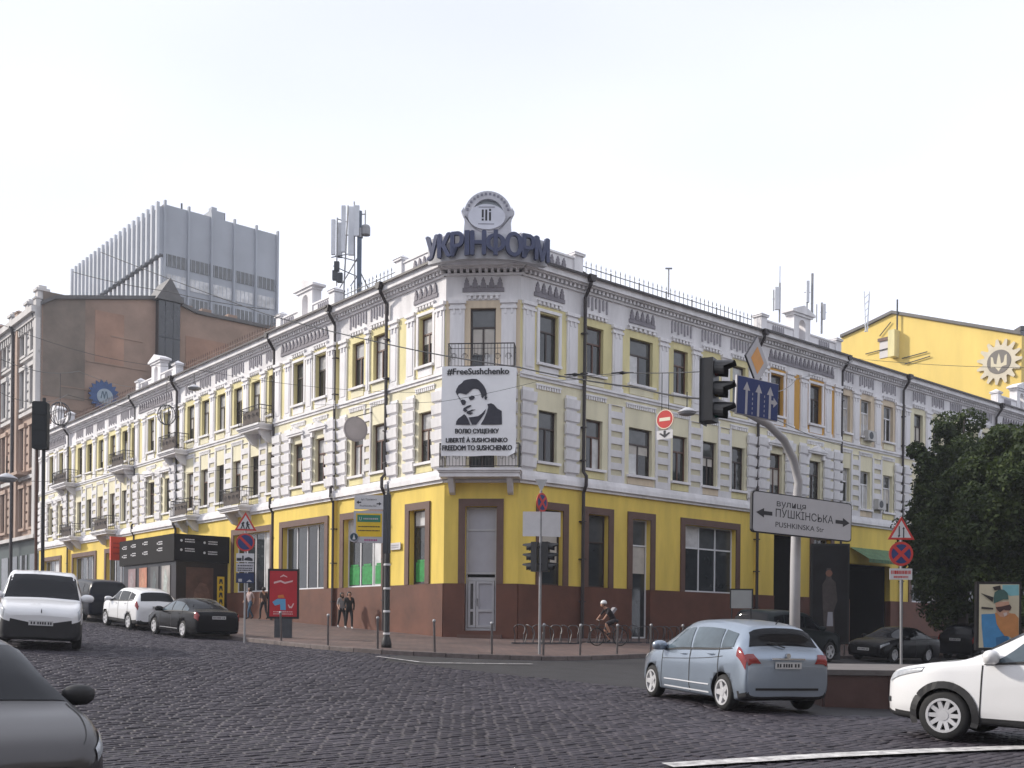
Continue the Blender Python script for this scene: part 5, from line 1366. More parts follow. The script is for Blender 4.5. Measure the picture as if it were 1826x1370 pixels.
# right signpost
o = at(1604, 1176, 36.5); zt = gh(o.x, o.y) + .13; o.z = zt
rs = thing('sign_post', 'signpost with two way traffic triangle and no stopping disc before the dark trees', 'sign post', tuple(o)); M = sframe((o.x, o.y, 0), (0, -1, 0))
MB(M).tube([(0.06, 0, zt - .1), (0, 0, 4.0)], .045, 10).build('post', POLE, rs)
def zz(y): return at(1604, y, 36.5).z
p = tri_sign(rs, M, zz(949), .93); c = zz(949)
flat(p, M, [[(-.09,c-.2),(-.03,c-.12),(-.055,c-.12),(-.055,c+.2),(-.095,c+.2),(-.095,c-.12),(-.13,c-.12)], [(.08,c+.18),(.12,c+.10),(.10,c+.10),(.10,c-.2),(.06,c-.2),(.06,c+.10),(.03,c+.10)]], INK, 'arrow', y=-.058)
disc_sign(rs, M, zz(988), .42, 'nostop', y=-.055)
p = plate(rs, M, -.39, .39, zz(1034), zz(1014), S_WHITE, y=-.055); bars(p, M, -.34, .34, (zz(1024),), S_RED, -.06, .12, 8); bars(p, M, -.25, .25, (zz(1031),), S_RED, -.06, .07, 12)
# hanging no-entry sign on the span wire
o = at(1186, 748, 33.0); ne = thing('no_entry_sign', 'round red no entry sign with an arrow plate hanging on the wire', 'sign', tuple(o)); M = sframe(tuple(o), (-.75, -1, 0))
disc_sign(ne, M, 0, .31, 'noentry', y=-.02)
p = plate(ne, M, -.28, .28, -.62, -.34, S_WHITE, y=-.02); flat(p, M, [[(0,-.58),(.2,-.44),(.14,-.42),(.04,-.48),(.04,-.35),(-.04,-.35),(-.04,-.48),(-.14,-.42),(-.2,-.44)]], INK, 'arrow', y=-.026)
for x in (-.12, .12): MB(M).tube([(x, 0, .28), (x, 0, 1.45)], .012, 5).build('hanger', BLACKP, ne)
# overhead wires
def wire(label, pts, sag=.0, r=.012, name='overhead_wire'):
    P = [at(*p) for p in pts]; path = []
    for a, b_ in zip(P[:-1], P[1:]):
        for k2 in range(10):
            f = k2 / 10; q = a.lerp(b_, f); q.z -= sag * 4 * f * (1 - f); path.append(q)
    path.append(P[-1])
    o = MB().tube(path, r, 5).build(name, BLACKP, None, origin=tuple(P[0]))
    return tag(o, label, 'cable', 'overhead wires of the crossing')
wire('long dark cable descending from the brown wall past the corner to the traffic light', [(180, 450, 60), (473, 560, 48), (700, 616, 40), (925, 655, 33), (1140, 692, 28), (1262, 712, 23)], .05, .022)
wire('taut wire with insulators crossing the right front beside the traffic light', [(995, 672, 36), (1112, 665, 33), (1252, 663, 22)], .02, .012)
wire('wire running behind the tall pole towards the right front roof', [(1262, 712, 23), (1360, 735, 30), (1500, 795, 44)], .1, .012)
wire('thick cable drooping across the grey tower towards the roof gable', [(130, 485, 60), (300, 520, 55), (480, 552, 50)], .1, .02)
wire('thin span wire above the upper windows of the left front', [(0, 578, 30), (330, 655, 42), (800, 700, 44)], .3, .008)
wire('thin wire low across the far left windows', [(0, 700, 30), (120, 704, 40), (330, 720, 50)], .3, .010)
wire('wire passing behind the black signal box at the left edge', [(0, 640, 28), (140, 662, 36), (260, 690, 60)], .2, .010)
wire('thin wire low before the left pavilion balconies', [(0, 850, 30), (150, 846, 40), (500, 825, 50)], .2, .008)
wire('thin wire crossing the banner portrait towards the right front', [(560, 722, 43), (790, 716, 40), (960, 680, 40), (1110, 667, 33)], .05, .008)
wire('wire from the tall pole rising to the yellow gable', [(1380, 700, 24), (1420, 676, 40), (1530, 640, 60), (1826, 656, 50)], .1, .012)
for x, y, Y_, lab in ((1110, 665, 33, 'dark wire insulator beside the corner downpipe'), (1025, 668, 35, 'dark wire clamp left of the wide third floor window')):
    o = at(x, y, Y_); tag(MB().tube([o + Vector((-.35, 0, -.01)), o + Vector((-.1, 0, 0)), o + Vector((0, 0, 0)), o + Vector((.1, 0, 0)), o + Vector((.35, 0, .01))], [.015, .03, .06, .03, .015], 8).build('insulator', BLACKP, None, origin=tuple(o)), lab, 'insulator', 'wire fittings')
# hanging street lamps
def street_lamp(label, x, y, Y_, s=1.0):
    o = at(x, y, Y_); t = thing('hanging_lamp', label, 'street lamp', tuple(o), group='hanging street lamps')
    M = Matrix.Translation(o) @ Matrix.Scale(s, 4)
    MB(M).lathe([(.05, .16), (.14, .12), (.30, .03), (.34, -.02)], 16).build('lamp_shade', mat('lamp_white', (.52, .52, .54), .4), t, smooth=True)
    MB(M).lathe([(.31, -.022), (.26, -.09), (.10, -.13)], 16).build('lamp_glass', mat('lamp_glass', (.30, .31, .33), .2), t, smooth=True)
    MB(M).tube([(0, 0, .15), (0, 0, .7)], .02, 5).build('hanger', BLACKP, t)
street_lamp('white hanging street lamp right of the no entry sign', 1225, 735, 33, .9); street_lamp('grey hanging street lamp before the upper windows of the left front', 346, 692, 46, .9); street_lamp('grey hanging street lamp at the far left picture edge', 12, 853, 30, .9)
# wire globe decorations
def globe(label, x, y, Y_, r):
    o = at(x, y, Y_); t = thing('wire_globe', label, 'decoration', tuple(o), group='wire globe decorations over the left street')
    for k2 in range(6):
        a = math.pi * k2 / 6
        MB(Matrix.Translation(o)).tube([(r*math.cos(th)*math.cos(a), r*math.cos(th)*math.sin(a), r*1.15*math.sin(th)) for th in np.linspace(0, 2*math.pi, 17)], .016, 4, False).build('hoop', DARK_MT, t)
    MB(Matrix.Translation(o)).tube([(0, 0, r*1.15), (0, 0, r*1.15 + 1.2)], .012, 4).build('hanger', BLACKP, t)
globe('wire globe hanging before the risalit windows above the black pavilion', 297, 740, 48, .40); globe('wire globe hanging beside the black signal box at far left', 107, 738, 44, .42)
# signal box on a pole at the left edge (seen from behind)
o = at(70, 1100, 29); zt = gh(o.x, o.y)
sb = thing('traffic_light', 'black traffic light seen from behind on its pole at the left edge', 'traffic light', (o.x, o.y, zt)); M = sframe((o.x, o.y, 0), (.1, -1, 0))
zb_, zt_ = at(70, 802, 29).z, at(70, 718, 29).z
MB(M).tube([(.04, .1, zt - .1), (.04, .1, zt_ + .15)], .05, 8).build('post', BLACKP, sb); MB(M).tube([(-.14, .1, zt - .1), (-.14, .1, zb_)], .04, 8).build('post', M_FRBR, sb)
MB(M).prism(rrect(-.20, .20, zb_, zt_, .05), -.14, .08).build('signal_housing', mat('signal_back', (.010, .013, .016), .6), sb)
for i in range(3): MB(M).box(-.17, .17, -.155, -.141, zb_ + .1 + i*.42, zb_ + .46 + i*.42).build('rear_cover', mat('signal_back', (.01, .013, .016)), sb)
# round disc sign on the left front, street plate
q = LP + LD * 5.35 + LN * .95; dz = at(672, 766, 46.5).z
ds = thing('disc_sign', 'round grey disc sign projecting from the left front near the corner', 'sign', (q.x, q.y, dz)); M = sframe((q.x, q.y, dz), (.55, -1, 0))
MB(M).prism(circ(0, 0, .55, 28), -.05, .05).build('disc', mat('disc_grey', (.34, .31, .32), .5, .15, 2), ds); MB(M).prism(circ(0, 0, .47, 28), -.06, -.051).build('disc_face', mat('disc_face', (.42, .38, .38), .5, .15, 2), ds)
MB().tube([q + Vector((0, 0, dz + .55)), LP + LD * 5.5 + Vector((0, 0, dz + .9))], .02, 5).build('bracket', BLACKP, ds)
q = LP + LD * 3.45 + LN * .06; spm = sframe((q.x, q.y, 3.4), tuple(LN)); pl = thing('street_plate', 'small white street name plate on the yellow wall left of the corner', 'sign', (q.x, q.y, 3.4))
MB(spm).prism([(-.42, 0), (.42, 0), (.42, .30), (-.42, .30)], -.03, 0).build('sign_plate', S_WHITE, pl); bars(pl, spm, -.3, .3, (.16, .07), mat('faint_print', (.35, .33, .36)), -.034, .05, 30)
# air conditioners on the right front
for lab, u, z in (('white air conditioner under the upper window right of the orange bay', 25.6, 10.75), ('white air conditioner beside the middle floor window near the trees', 26.7, 7.0), ('small air conditioner left of the green awning', 23.2, 6.6)):
    q = RP + RD * u; t = thing('air_conditioner', lab, 'air conditioner', (q.x, q.y, z), group='air conditioners on the right front')
    M = fmat(q, RD, RN); MB(M).box(-.4, .4, .05, .36, z, z + .55).build('case', mat('aircon_white', (.48, .47, .46), .5, .15, 3), t)
    MB(M).prism(circ(-.1, z + .28, .2, 16), .362, .375).build('fan_grille', DARK_MT, t)
# dark advertising column and swimming poster
t, M, p = lightbox('advertising_column', 'tall dark advertising panel with a dim figure beside the tall pole', 1478, 1172, 41, 1.46, 3.9, .5, (-.1, -1, 0), mat('dark_poster', (.012, .012, .014), .5, .6, 1.2, spec=.2), frame=mat('column_frame', (.022, .023, .025), .5, spec=.2))
flat(p, M, [[(-.22,.95),(.18,.95),(.15,1.8),(.28,2.2),(.2,2.9),(.05,3.05),(.02,3.45),(-.14,3.45),(-.16,3.05),(-.3,2.8),(-.28,2.1)]], mat('dim_figure', (.045, .035, .035), .5, .5, 4), 'figure', y=-.126); flat(p, M, [[(-.12,1.2),(.12,1.2),(.1,1.75),(-.08,1.75)]], mat('pale_garment', (.26, .26, .29), .5), 'garment', y=-.129); flat(p, M, [circ(-.05, 3.25, .13, 14)], mat('dim_skin', (.16, .07, .045), .5), 'head', y=-.129)
t, M, p = lightbox('poster_stand', 'lit poster of a smiling swimmer with cap and goggles at the right', 1778, 1205, 31.5, 1.27, 2.05, .75, (-.12, -1, 0), mat('poster_sand', (.56, .51, .38), .4, .15, 2))
def sw(pl, c, nm, k2): flat(p, M, [[((x - 1230) / 640 * 1.13, .83 + (1150 - y) / 930 * 1.89) for x, y in q_] for q_ in pl], mat('sw_' + nm, c, .45, .15, 4), nm, y=-.122 - .004 * k2)
sw([[(1280,230),(1540,225),(1545,380),(1400,390),(1280,330)]], (.20, .45, .50), 'pool', 1); sw([[(945,660),(1160,650),(1250,900),(1400,1000),(1420,1145),(985,1145),(950,820)]], (.06, .24, .48), 'water', 2); sw([[(1180,1000),(1350,960),(1420,1140),(1190,1145)]], (.03, .14, .30), 'deep_water', 3)
sw([[(1160,640),(1240,620),(1380,640),(1480,650),(1540,710),(1545,960),(1480,1040),(1400,980),(1320,975),(1240,880),(1190,800)]], (.50, .22, .08), 'shoulders', 4); sw([[(1165,480),(1380,470),(1400,560),(1380,660),(1320,700),(1240,690),(1180,620)]], (.52, .30, .21), 'face', 5)
sw([[(1135,420),(1150,340),(1230,290),(1300,300),(1360,350),(1375,440),(1290,440),(1200,480),(1140,500)]], (.05, .12, .11), 'cap', 6); sw([[(1170,555),(1260,545),(1400,515),(1425,560),(1400,600),(1330,600),(1300,590),(1240,630),(1195,600)]], (.06, .03, .03), 'goggles', 7); sw([[(925,350),(1130,410),(1120,480)], [(940,550),(1130,565),(1130,590),(940,580)], [(1115,260),(1240,235),(1250,300),(1150,310)]], (.03, .025, .025), 'hair', 8); sw([[(1290,640),(1350,630),(1350,670),(1310,690)]], (.60, .50, .46), 'smile', 9)
# notice board behind the silver car
o = at(1322, 1100, 33); nt = thing('notice_board', 'pale notice board in a black frame behind the silver car', 'board', (o.x, o.y, gh(o.x, o.y))); M = sframe((o.x, o.y, 0), (0, -1, 0))
z0_, z1_ = at(1322, 1085, 33).z, at(1322, 1050, 33).z
MB(M).prism([(-.36, z0_), (.36, z0_), (.36, z1_), (-.36, z1_)], -.02, .04).build('frame', BLACKP, nt); MB(M).prism([(-.33, z0_), (.31, z0_), (.31, z1_ - .05), (-.33, z1_ - .05)], -.03, -.021).build('board', mat('notice_grey', (.30, .31, .31), .4, .1, 2), nt)
for s in (-1, 1): MB(M).tube([(s*.3, .01, gh(o.x, o.y) - .1), (s*.3, .01, z0_)], .025, 6).build('leg', BLACKP, nt)
# raised corner with a low granite wall at the lower right
TG = mat('terrace_granite', (.10, .055, .048), .5, .35, 1.2, .2, 40); TT = mat('terrace_slab', (.15, .135, .13), .75, .25, 2, .3, 30)
tw = thing('low_wall', 'low reddish granite wall with grey ledge beside the silver car', 'wall', (8, 20, -1.5))
def tpt(x, y): return (x, y)
MB().add and None
w0, w1 = Vector((5.95, 20.1, 0)), Vector((30, 18.8, 0))
dirw = (w1 - w0).normalized(); nw = Vector((dirw.y, -dirw.x, 0)); MW = Matrix(((dirw.x, nw.x, 0, w0.x), (dirw.y, nw.y, 0, w0.y), (0, 0, 1, 0), (0, 0, 0, 1)))
b = MB(MW)
b.box(0, 24, -7.5, 0, -2.4, -.80); b.build('wall_core', TT, tw)
for k2 in range(20): MB(MW).box(k2*1.2 + .006, k2*1.2 + 1.194, .001, .035, -2.3, -.805).build('slab', TG, tw)
for k2 in range(6): MB(MW).box(-.036, -.001, -1.2*k2 - 1.194, -1.2*k2 - .006, -2.3, -.805).build('slab', TG, tw)
for k2 in range(16): MB(MW).box(k2*1.5 - .05, k2*1.5 + 1.44, -.45, .07, -.80, -.70).build('coping', TT, tw)
# ------------------------------------------------------------------ vehicles
def cr(p0, p1, p2, p3, t):
    return .5 * ((2*p1) + (-p0 + p2)*t + (2*p0 - 5*p1 + 4*p2 - p3)*t*t + (-p0 + 3*p1 - 3*p2 + p3)*t**3)
class Shell:
    """car body surface through stations (s, zbot, zmid, zbelt, ztop, halfwidth, halfwidth_top)"""
    def __init__(s, st, L):
        G = []
        for (x, zb, zm, zk, zt, w, wt) in st:
            d = min(.09, max(.02, (zt - zk) * .28))
            G.append([(L/2 - x, 0, zb), (L/2 - x, .84*w, zb), (L/2 - x, .975*w, zb + .11), (L/2 - x, w, zm), (L/2 - x, .965*w, zk), (L/2 - x, wt, zt - d), (L/2 - x, .6*wt, zt - .014), (L/2 - x, 0, zt)])
        s.G = np.array(G); s.n = len(G)
    def at(s, u, v):
        u = min(max(u, 0), s.n - 1 - 1e-6); v = min(max(v, 0), 7 - 1e-6)
        i, j = int(u), int(v); a, b = u - i, v - j; rows = []
        for k in range(i - 1, i + 3):
            g = s.G[min(max(k, 0), s.n - 1)]
            P = [g[min(max(q, 0), 7)] for q in range(j - 1, j + 3)]
            if j == 6: P[3] = P[1] * np.array([1, -1, 1])
            if j == 0: P[0] = P[2] * np.array([1, -1, 1])
            rows.append(cr(*P, b) if j not in (4,) else P[1] * (1 - b) + P[2] * b + np.array([0, .035, 0]) * 4 * b * (1 - b) * (1 if P[2][2] - P[1][2] > .2 else .2))
        return cr(*rows, a)
    def nrm(s, u, v):
        e = 1e-3; du = s.at(u + e, v) - s.at(u - e, v); dv = s.at(u, v + e) - s.at(u, v - e)
        n = np.cross(dv, du); l = np.linalg.norm(n); n = n / l if l > 1e-9 else np.array([0, 0, 1.])
        p = s.at(u, v)
        if n[1] * p[1] < 0 and abs(n[1]) > .3: n = -n
        if abs(n[1]) <= .3 and n[2] < 0 and v > 3: n = -n
        return n
    def patch(s, q, side, off=.008, nu=6, nv=5):
        """q = four (u,v) corners: front-bottom, rear-bottom, rear-top, front-top"""
        vs = []
        for a in np.linspace(0, 1, nu + 1):
            for b in np.linspace(0, 1, nv + 1):
                u = (q[0][0]*(1-a) + q[1][0]*a)*(1-b) + (q[3][0]*(1-a) + q[2][0]*a)*b
                v = (q[0][1]*(1-a) + q[1][1]*a)*(1-b) + (q[3][1]*(1-a) + q[2][1]*a)*b
                p = s.at(u, v) + s.nrm(u, v) * off
                vs.append((p[0], p[1] * side, p[2]))
        fs = [(i*(nv+1)+j, (i+1)*(nv+1)+j, (i+1)*(nv+1)+j+1, i*(nv+1)+j+1) for i in range(nu) for j in range(nv)]
        return vs, fs
CAR_GLASS = mat('car_glass', (.008, .009, .012), .05, spec=.22)
CAR_GLASS_L = mat('car_glass_pale', (.07, .095, .115), .06, .4, 1.5, spec=.6)
TYRE = mat('tyre_rubber', (.014, .014, .015), .8, .3, 20)
RIM = mat('alloy_rim', (.60, .60, .62), .35, .1, 6, metal=.4)
SEAM = mat('panel_gap', (.012, .012, .013), .7)
PLASTIC = mat('black_trim', (.018, .018, .020), .6, .2, 8)
LAMP_R = mat('tail_lamp_red', (.22, .012, .014), .15, .3, 9, spec=.7); LAMP_W = mat('head_lamp', (.38, .40, .43), .12, .35, 9, spec=.9); CHROME = mat('chrome', (.55, .56, .58), .2, .1, 5, metal=.9)
PLATE = mat('number_plate', (.50, .50, .50), .5, .1, 10)
_rims = {}
def wheel(t, x, y, side, r, rr, w=.21, spokes=5, rimmat=RIM):
    key = (r, rr, spokes, rimmat.name)
    if key not in _rims:
        tm = MB(Matrix.Rotation(R(90), 4, 'X'))
        tm.lathe([(rr, -w/2), (r - .05, -w/2), (r - .015, -w/2 + .02), (r, -w/2 + .05), (r, w/2 - .05), (r - .015, w/2 - .02), (r - .05, w/2), (rr, w/2)], 28, (0, 0, 0), False)
        rm = MB(Matrix.Rotation(R(90), 4, 'X')); rb = MB(Matrix.Rotation(R(90), 4, 'X'))
        N = 28
        vs = [(q * math.cos(2*math.pi*k/N), q * math.sin(2*math.pi*k/N), z) for q, z in ((rr + .004, -w/2 - .004), (rr - .03, -w/2 - .004), (rr - .035, -w/2 + .07)) for k in range(N)]
        rm.add(vs, [(i*N+k, i*N+(k+1) % N, (i+1)*N+(k+1) % N, (i+1)*N+k) for i in range(2) for k in range(N)])
        for k in range(spokes):
            a = 2*math.pi*k/spokes; c, s_ = math.cos(a), math.sin(a)
            def P(rad, tan, z): return (c*rad - s_*tan, s_*rad + c*tan, z)
            h0, h1 = (.055, .038) if spokes <= 5 else (.032, .026)
            rm.add([P(.05, -h0, -w/2 + .012), P(rr - .02, -h1, -w/2 + .002), P(rr - .02, h1, -w/2 + .002), P(.05, h0, -w/2 + .012), P(.05, -h0, -w/2 + .06), P(rr - .02, -h1, -w/2 + .06), P(rr - .02, h1, -w/2 + .06), P(.05, h0, -w/2 + .06)],
                   [(0,1,2,3),(0,1,5,4),(2,3,7,6),(1,2,6,5),(4,5,6,7),(3,0,4,7)])
        rm.lathe([(.07, -w/2 + .004), (.075, -w/2 + .05)], 14)
        rb.lathe([(rr - .02, -w/2 + .075), (rr - .02, -w/2 + .10)], 20)
        _rims[key] = (tm.mesh('wheel', TYRE, True), rm.mesh('rim', rimmat), rb.mesh('brake_disc', PLASTIC))
    a, b, c = _rims[key]
    o = lk(bpy.data.objects.new('wheel', a)); o.parent = t; o.location = (x, y, r)
    if side < 0: o.rotation_euler = (0, 0, math.pi)          # rim towards the outside
    if side > 0: pass
    for m, n in ((b, 'rim'), (c, 'brake_disc')):
        q = lk(bpy.data.objects.new(n, m)); q.parent = o
    o.rotation_euler = (0, 0, 0 if side > 0 else math.pi)
    return o
def car(name, label, L, st, wb, fo, r, rr, paint, pos, fwd, wins, shields, lamps, spokes=5, arch=.045, lower=None, plate_z=None, trim=None, mirror=None, extra=None, group=None, glassm=None, mirror_m=None, track=.10, plates='both', nup=4):
    """pos = world point of the body centre on the ground, fwd = heading"""
    fwd = Vector((fwd[0], fwd[1], 0)).normalized(); e = 1.2
    f3 = Vector((fwd.x, fwd.y, (gh(pos[0] + fwd.x*e, pos[1] + fwd.y*e) - gh(pos[0] - fwd.x*e, pos[1] - fwd.y*e)) / (2*e))).normalized()
    lf = Vector((-fwd.y, fwd.x, 0)); l3 = Vector((lf.x, lf.y, (gh(pos[0] + lf.x*.8, pos[1] + lf.y*.8) - gh(pos[0] - lf.x*.8, pos[1] - lf.y*.8)) / 1.6)).normalized()
    up = f3.cross(l3).normalized(); l3 = up.cross(f3)
    zg = gh(pos[0], pos[1]) + .02
    t = thing(name, label, 'car' if 'van' not in name else 'van', (0, 0, 0), 0, group, world_parts=False)
    t.matrix_world = Matrix(((f3.x, l3.x, up.x, pos[0]), (f3.y, l3.y, up.y, pos[1]), (f3.z, l3.z, up.z, zg), (0, 0, 0, 1)))
    S = Shell(st, L)
    nu, nv = (S.n - 1) * nup, 7 * 4
    us = np.linspace(0, S.n - 1, nu + 1); vv = np.linspace(0, 7, nv + 1)
    grid = np.array([[S.at(u, v) for v in vv] for u in us])
    ax = [L/2 - fo, L/2 - fo - wb]; ra = r + arch
    verts, faces, mi, sm = [], [], [], []
    idx = {}
    for side in (1, -1):
        for i in range(nu + 1):
            for j in range(nv + 1):
                if side < 0 and j in (0, nv): idx[(side, i, j)] = idx[(1, i, j)]; continue
                p = grid[i, j]; idx[(side, i, j)] = len(verts); verts.append((p[0], p[1]*side if j not in (0, nv) else 0, p[2]))
        for i in range(nu):
            for j in range(nv):
                ps = [grid[i, j], grid[i+1, j], grid[i+1, j+1], grid[i, j+1]]
                f = [idx[(side, i, j)], idx[(side, i+1, j)], idx[(side, i+1, j+1)], idx[(side, i, j+1)]]
                faces.append(tuple(f if side < 0 else f[::-1])); sm.append(True)
                c = sum(ps) / 4; mi.append(1 if lower and lower(c) else 0)
    for i in (0, nu):
        ring = [idx[(1, i, j)] for j in range(nv + 1)] + [idx[(-1, i, j)] for j in range(nv - 1, 0, -1)]
        c = np.mean([verts[k] for k in ring], axis=0); ci = len(verts); verts.append(tuple(c))
        for k in range(len(ring)):
            tri_ = (ring[k], ring[(k+1) % len(ring)], ci); faces.append(tri_ if i else tri_[::-1]); sm.append(False); z = (verts[ring[k]][2] + verts[ring[(k+1) % len(ring)]][2] + c[2]) / 3
            mi.append(1 if lower and lower(np.array([c[0], 0, z])) else 0)
    me = bpy.data.meshes.new('body'); me.from_pydata(verts, [], faces); me.materials.append(paint); me.materials.append(PLASTIC)
    me.polygons.foreach_set('material_index', mi); me.polygons.foreach_set('use_smooth', sm); me.update()
    bm = bmesh.new(); bm.from_mesh(me); bmesh.ops.recalc_face_normals(bm, faces=bm.faces); bm.to_mesh(me); bm.free()
    W = max(s_[5] for s_ in st)
    cut = MB(Matrix.Rotation(R(90), 4, 'X'))
    for x in ax:
        for side in (1, -1): cut.lathe([(ra, -side*(W - .36) if side > 0 else W - .36), (ra, -side*(W + .3) if side > 0 else W + .3)], 36, (x, r, 0))
    cme = cut.mesh('cut', PLASTIC); bm = bmesh.new(); bm.from_mesh(cme); bmesh.ops.recalc_face_normals(bm, faces=bm.faces); bm.to_mesh(cme); bm.free()
    tmp = lk(bpy.data.objects.new('tmp', me)); co_ = lk(bpy.data.objects.new('cut', cme))
    md = tmp.modifiers.new('b', 'BOOLEAN'); md.operation = 'DIFFERENCE'; md.object = co_; md.solver = 'EXACT'; md.material_mode = 'TRANSFER'
    bpy.context.view_layer.update(); dg_ = bpy.context.evaluated_depsgraph_get()
    me2 = bpy.data.meshes.new_from_object(tmp.evaluated_get(dg_)); me2.name = 'body'
    bpy.data.objects.remove(tmp); bpy.data.objects.remove(co_); me = me2
    body = lk(bpy.data.objects.new('body', me)); body.parent = t
    def part(nm, vs, fs, m, par=t, smooth=True):
        q = bpy.data.meshes.new(nm); q.from_pydata(vs, [], fs); q.materials.append(m)
        if smooth: q.polygons.foreach_set('use_smooth', [True]*len(fs))
        q.update(); o = lk(bpy.data.objects.new(nm, q)); o.parent = par; return o
    W = max(s_[5] for s_ in st)
    # wheel wells and wheels
    for k, x in enumerate(ax):
        for side in (1, -1):
            n = 24
            if trim:
                b = MB(); vs = []
                for i in range(n + 1):
                    a = R(-20) + R(220) * i / n
                    for q_ in (ra - .012, ra + trim):
                        px_, pz = x + q_*math.cos(a), max(.20, r + q_*math.sin(a)); best = min(range(nu + 1), key=lambda ii: abs(grid[ii, nv*3//7][0] - px_))
                        col = grid[best][: int(nv*.66)]; jj = min(range(len(col)), key=lambda j: abs(col[j][2] - pz) + (5 if j < nv*.2 else 0))
                        vs.append((px_, (max(col[jj][1], W*.9) + .012)*side, pz))
                b.add(vs, [(2*i, 2*i+2, 2*i+3, 2*i+1) for i in range(n)]); b.build('arch_trim', PLASTIC, t)
            wheel(t, x, side*(W - track - .02), side, r, rr, spokes=spokes)
    # glass
    for q, nm in shields:
        vs, fs = [], []
        a, fa = S.patch(q, 1); b_, fb = S.patch(q, -1); vs = a + b_; fs = fa + [tuple(i + len(a) for i in f[::-1]) for f in fb]
        part(nm, vs, fs, CAR_GLASS)
    for q in wins:
        for side in (1, -1):
            vs, fs = S.patch(q, side); part('side_window', vs, fs, glassm or CAR_GLASS)
    for q, m, nm in lamps:
        for side in (1, -1):
            vs, fs = S.patch(q, side, .012); part(nm, vs, fs, m)
    # door gaps and handles
    if extra:
        for kind, q in extra:
            for side in (1, -1):
                if kind == 'gap':
                    (u0, v0), (u1, v1), w_ = q; du = abs(u1 - u0) < abs(v1 - v0)
                    c = ((u0 - w_*du, v0 - w_*(not du)), (u1 - w_*du, v1 - w_*(not du)), (u1 + w_*du, v1 + w_*(not du)), (u0 + w_*du, v0 + w_*(not du)))
                    vs, fs = S.patch((c[0], c[1], c[2], c[3]), side, .004, 10, 1); part('panel_gap', vs, fs, SEAM)
                elif kind in ('strip', 'blacktrim'):
                    vs, fs = S.patch(q, side, .014, 10, 2); part('side_strip', vs, fs, mat('bright_strip', (.62, .63, .66), .3) if kind == 'strip' else PLASTIC)
                elif kind == 'handle':
                    p = S.at(*q); n_ = S.nrm(*q); m_ = MB(Matrix.Translation((p[0], p[1]*side + .02*side, p[2]))); m_.tube([(-.09, 0, 0), (-.06, .02*side, .005), (.06, .02*side, .005), (.09, 0, 0)], .013, 6); m_.build('door_handle', paint if kind == 'handle' else CHROME, t)
    if mirror:
        mu, mv = mirror
        for side in (1, -1):
            p = S.at(mu, mv); m_ = MB(Matrix.Translation((p[0], (p[1] + .12)*side, p[2] + .07)) @ Matrix.Scale(1.25, 4))
            m_.M = m_.M @ Matrix.Diagonal((.085, .125, .085, 1)); m_.lathe([(.55, -.80), (.88, -.5), (1.0, 0), (.95, .45), (.70, .78), (.3, .95)], 14)
            o = m_.build('mirror', mirror_m or paint, t, smooth=True)
            MB().tube([(p[0], p[1]*side, p[2] + .02), (p[0], (p[1] + .06)*side, p[2] + .04)], .025, 6).build('mirror_arm', PLASTIC, t)
    # plates
    zr = plate_z
    if zr:
        for x, s_, on in ((-L/2 - .012, -1, plates in ('both', 'rear')), (L/2 + .012, 1, plates in ('both', 'front'))):
            if not on: continue
            z_ = zr[0] if s_ < 0 else zr[1]
            pl_ = MB().box(min(x, x + s_*.012), max(x, x + s_*.012), -.26, .26, z_ - .056, z_ + .056).build('number_plate', PLATE, t)
            rr_ = random.Random(hash(label) % 999); b = MB()
            for k, y in enumerate((-.2, -.14, -.06, -.01, .04, .09, .16, .21)): b.box(x + s_*.0125, x + s_*.0135, y - .016, y + .016, z_ - .03, z_ + .03)
            b.build('plate_print', INK, pl_)['kind'] = 'stuff'
    return t, S
HATCH = [(0,.34,.46,.60,.64,.46,.36),(.05,.24,.46,.66,.72,.60,.50),(.24,.20,.48,.76,.84,.755,.66),(.62,.19,.50,.86,.96,.86,.77),(1.02,.19,.52,.93,1.05,.885,.79),(1.45,.19,.53,.96,1.31,.89,.70),(1.95,.19,.54,.98,1.54,.89,.64),(2.55,.19,.54,1.0,1.60,.89,.63),(3.15,.19,.55,1.02,1.585,.89,.625),(3.62,.19,.56,1.05,1.535,.885,.615),(3.93,.20,.57,1.08,1.47,.87,.59),(4.07,.22,.58,1.07,1.24,.86,.66),(4.17,.24,.58,1.0,1.05,.845,.74),(4.25,.26,.57,.88,.94,.82,.74),(4.27,.30,.53,.76,.82,.78,.68)]
SEDAN = [(0,.32,.44,.58,.62,.62,.48),(.05,.23,.44,.64,.70,.74,.62),(.25,.19,.46,.72,.80,.84,.74),(.75,.18,.48,.82,.92,.89,.80),(1.25,.18,.50,.88,.99,.90,.80),(1.75,.18,.51,.91,1.24,.905,.70),(2.2,.18,.52,.92,1.42,.905,.63),(2.7,.18,.52,.93,1.47,.905,.62),(3.2,.18,.52,.95,1.44,.905,.62),(3.7,.18,.53,.97,1.27,.90,.66),(4.1,.18,.54,.98,1.08,.89,.74),(4.45,.20,.55,.97,1.05,.87,.76),(4.68,.22,.55,.93,1.01,.83,.70),(4.76,.28,.54,.82,.88,.76,.62),(4.78,.34,.50,.68,.72,.70,.56)]
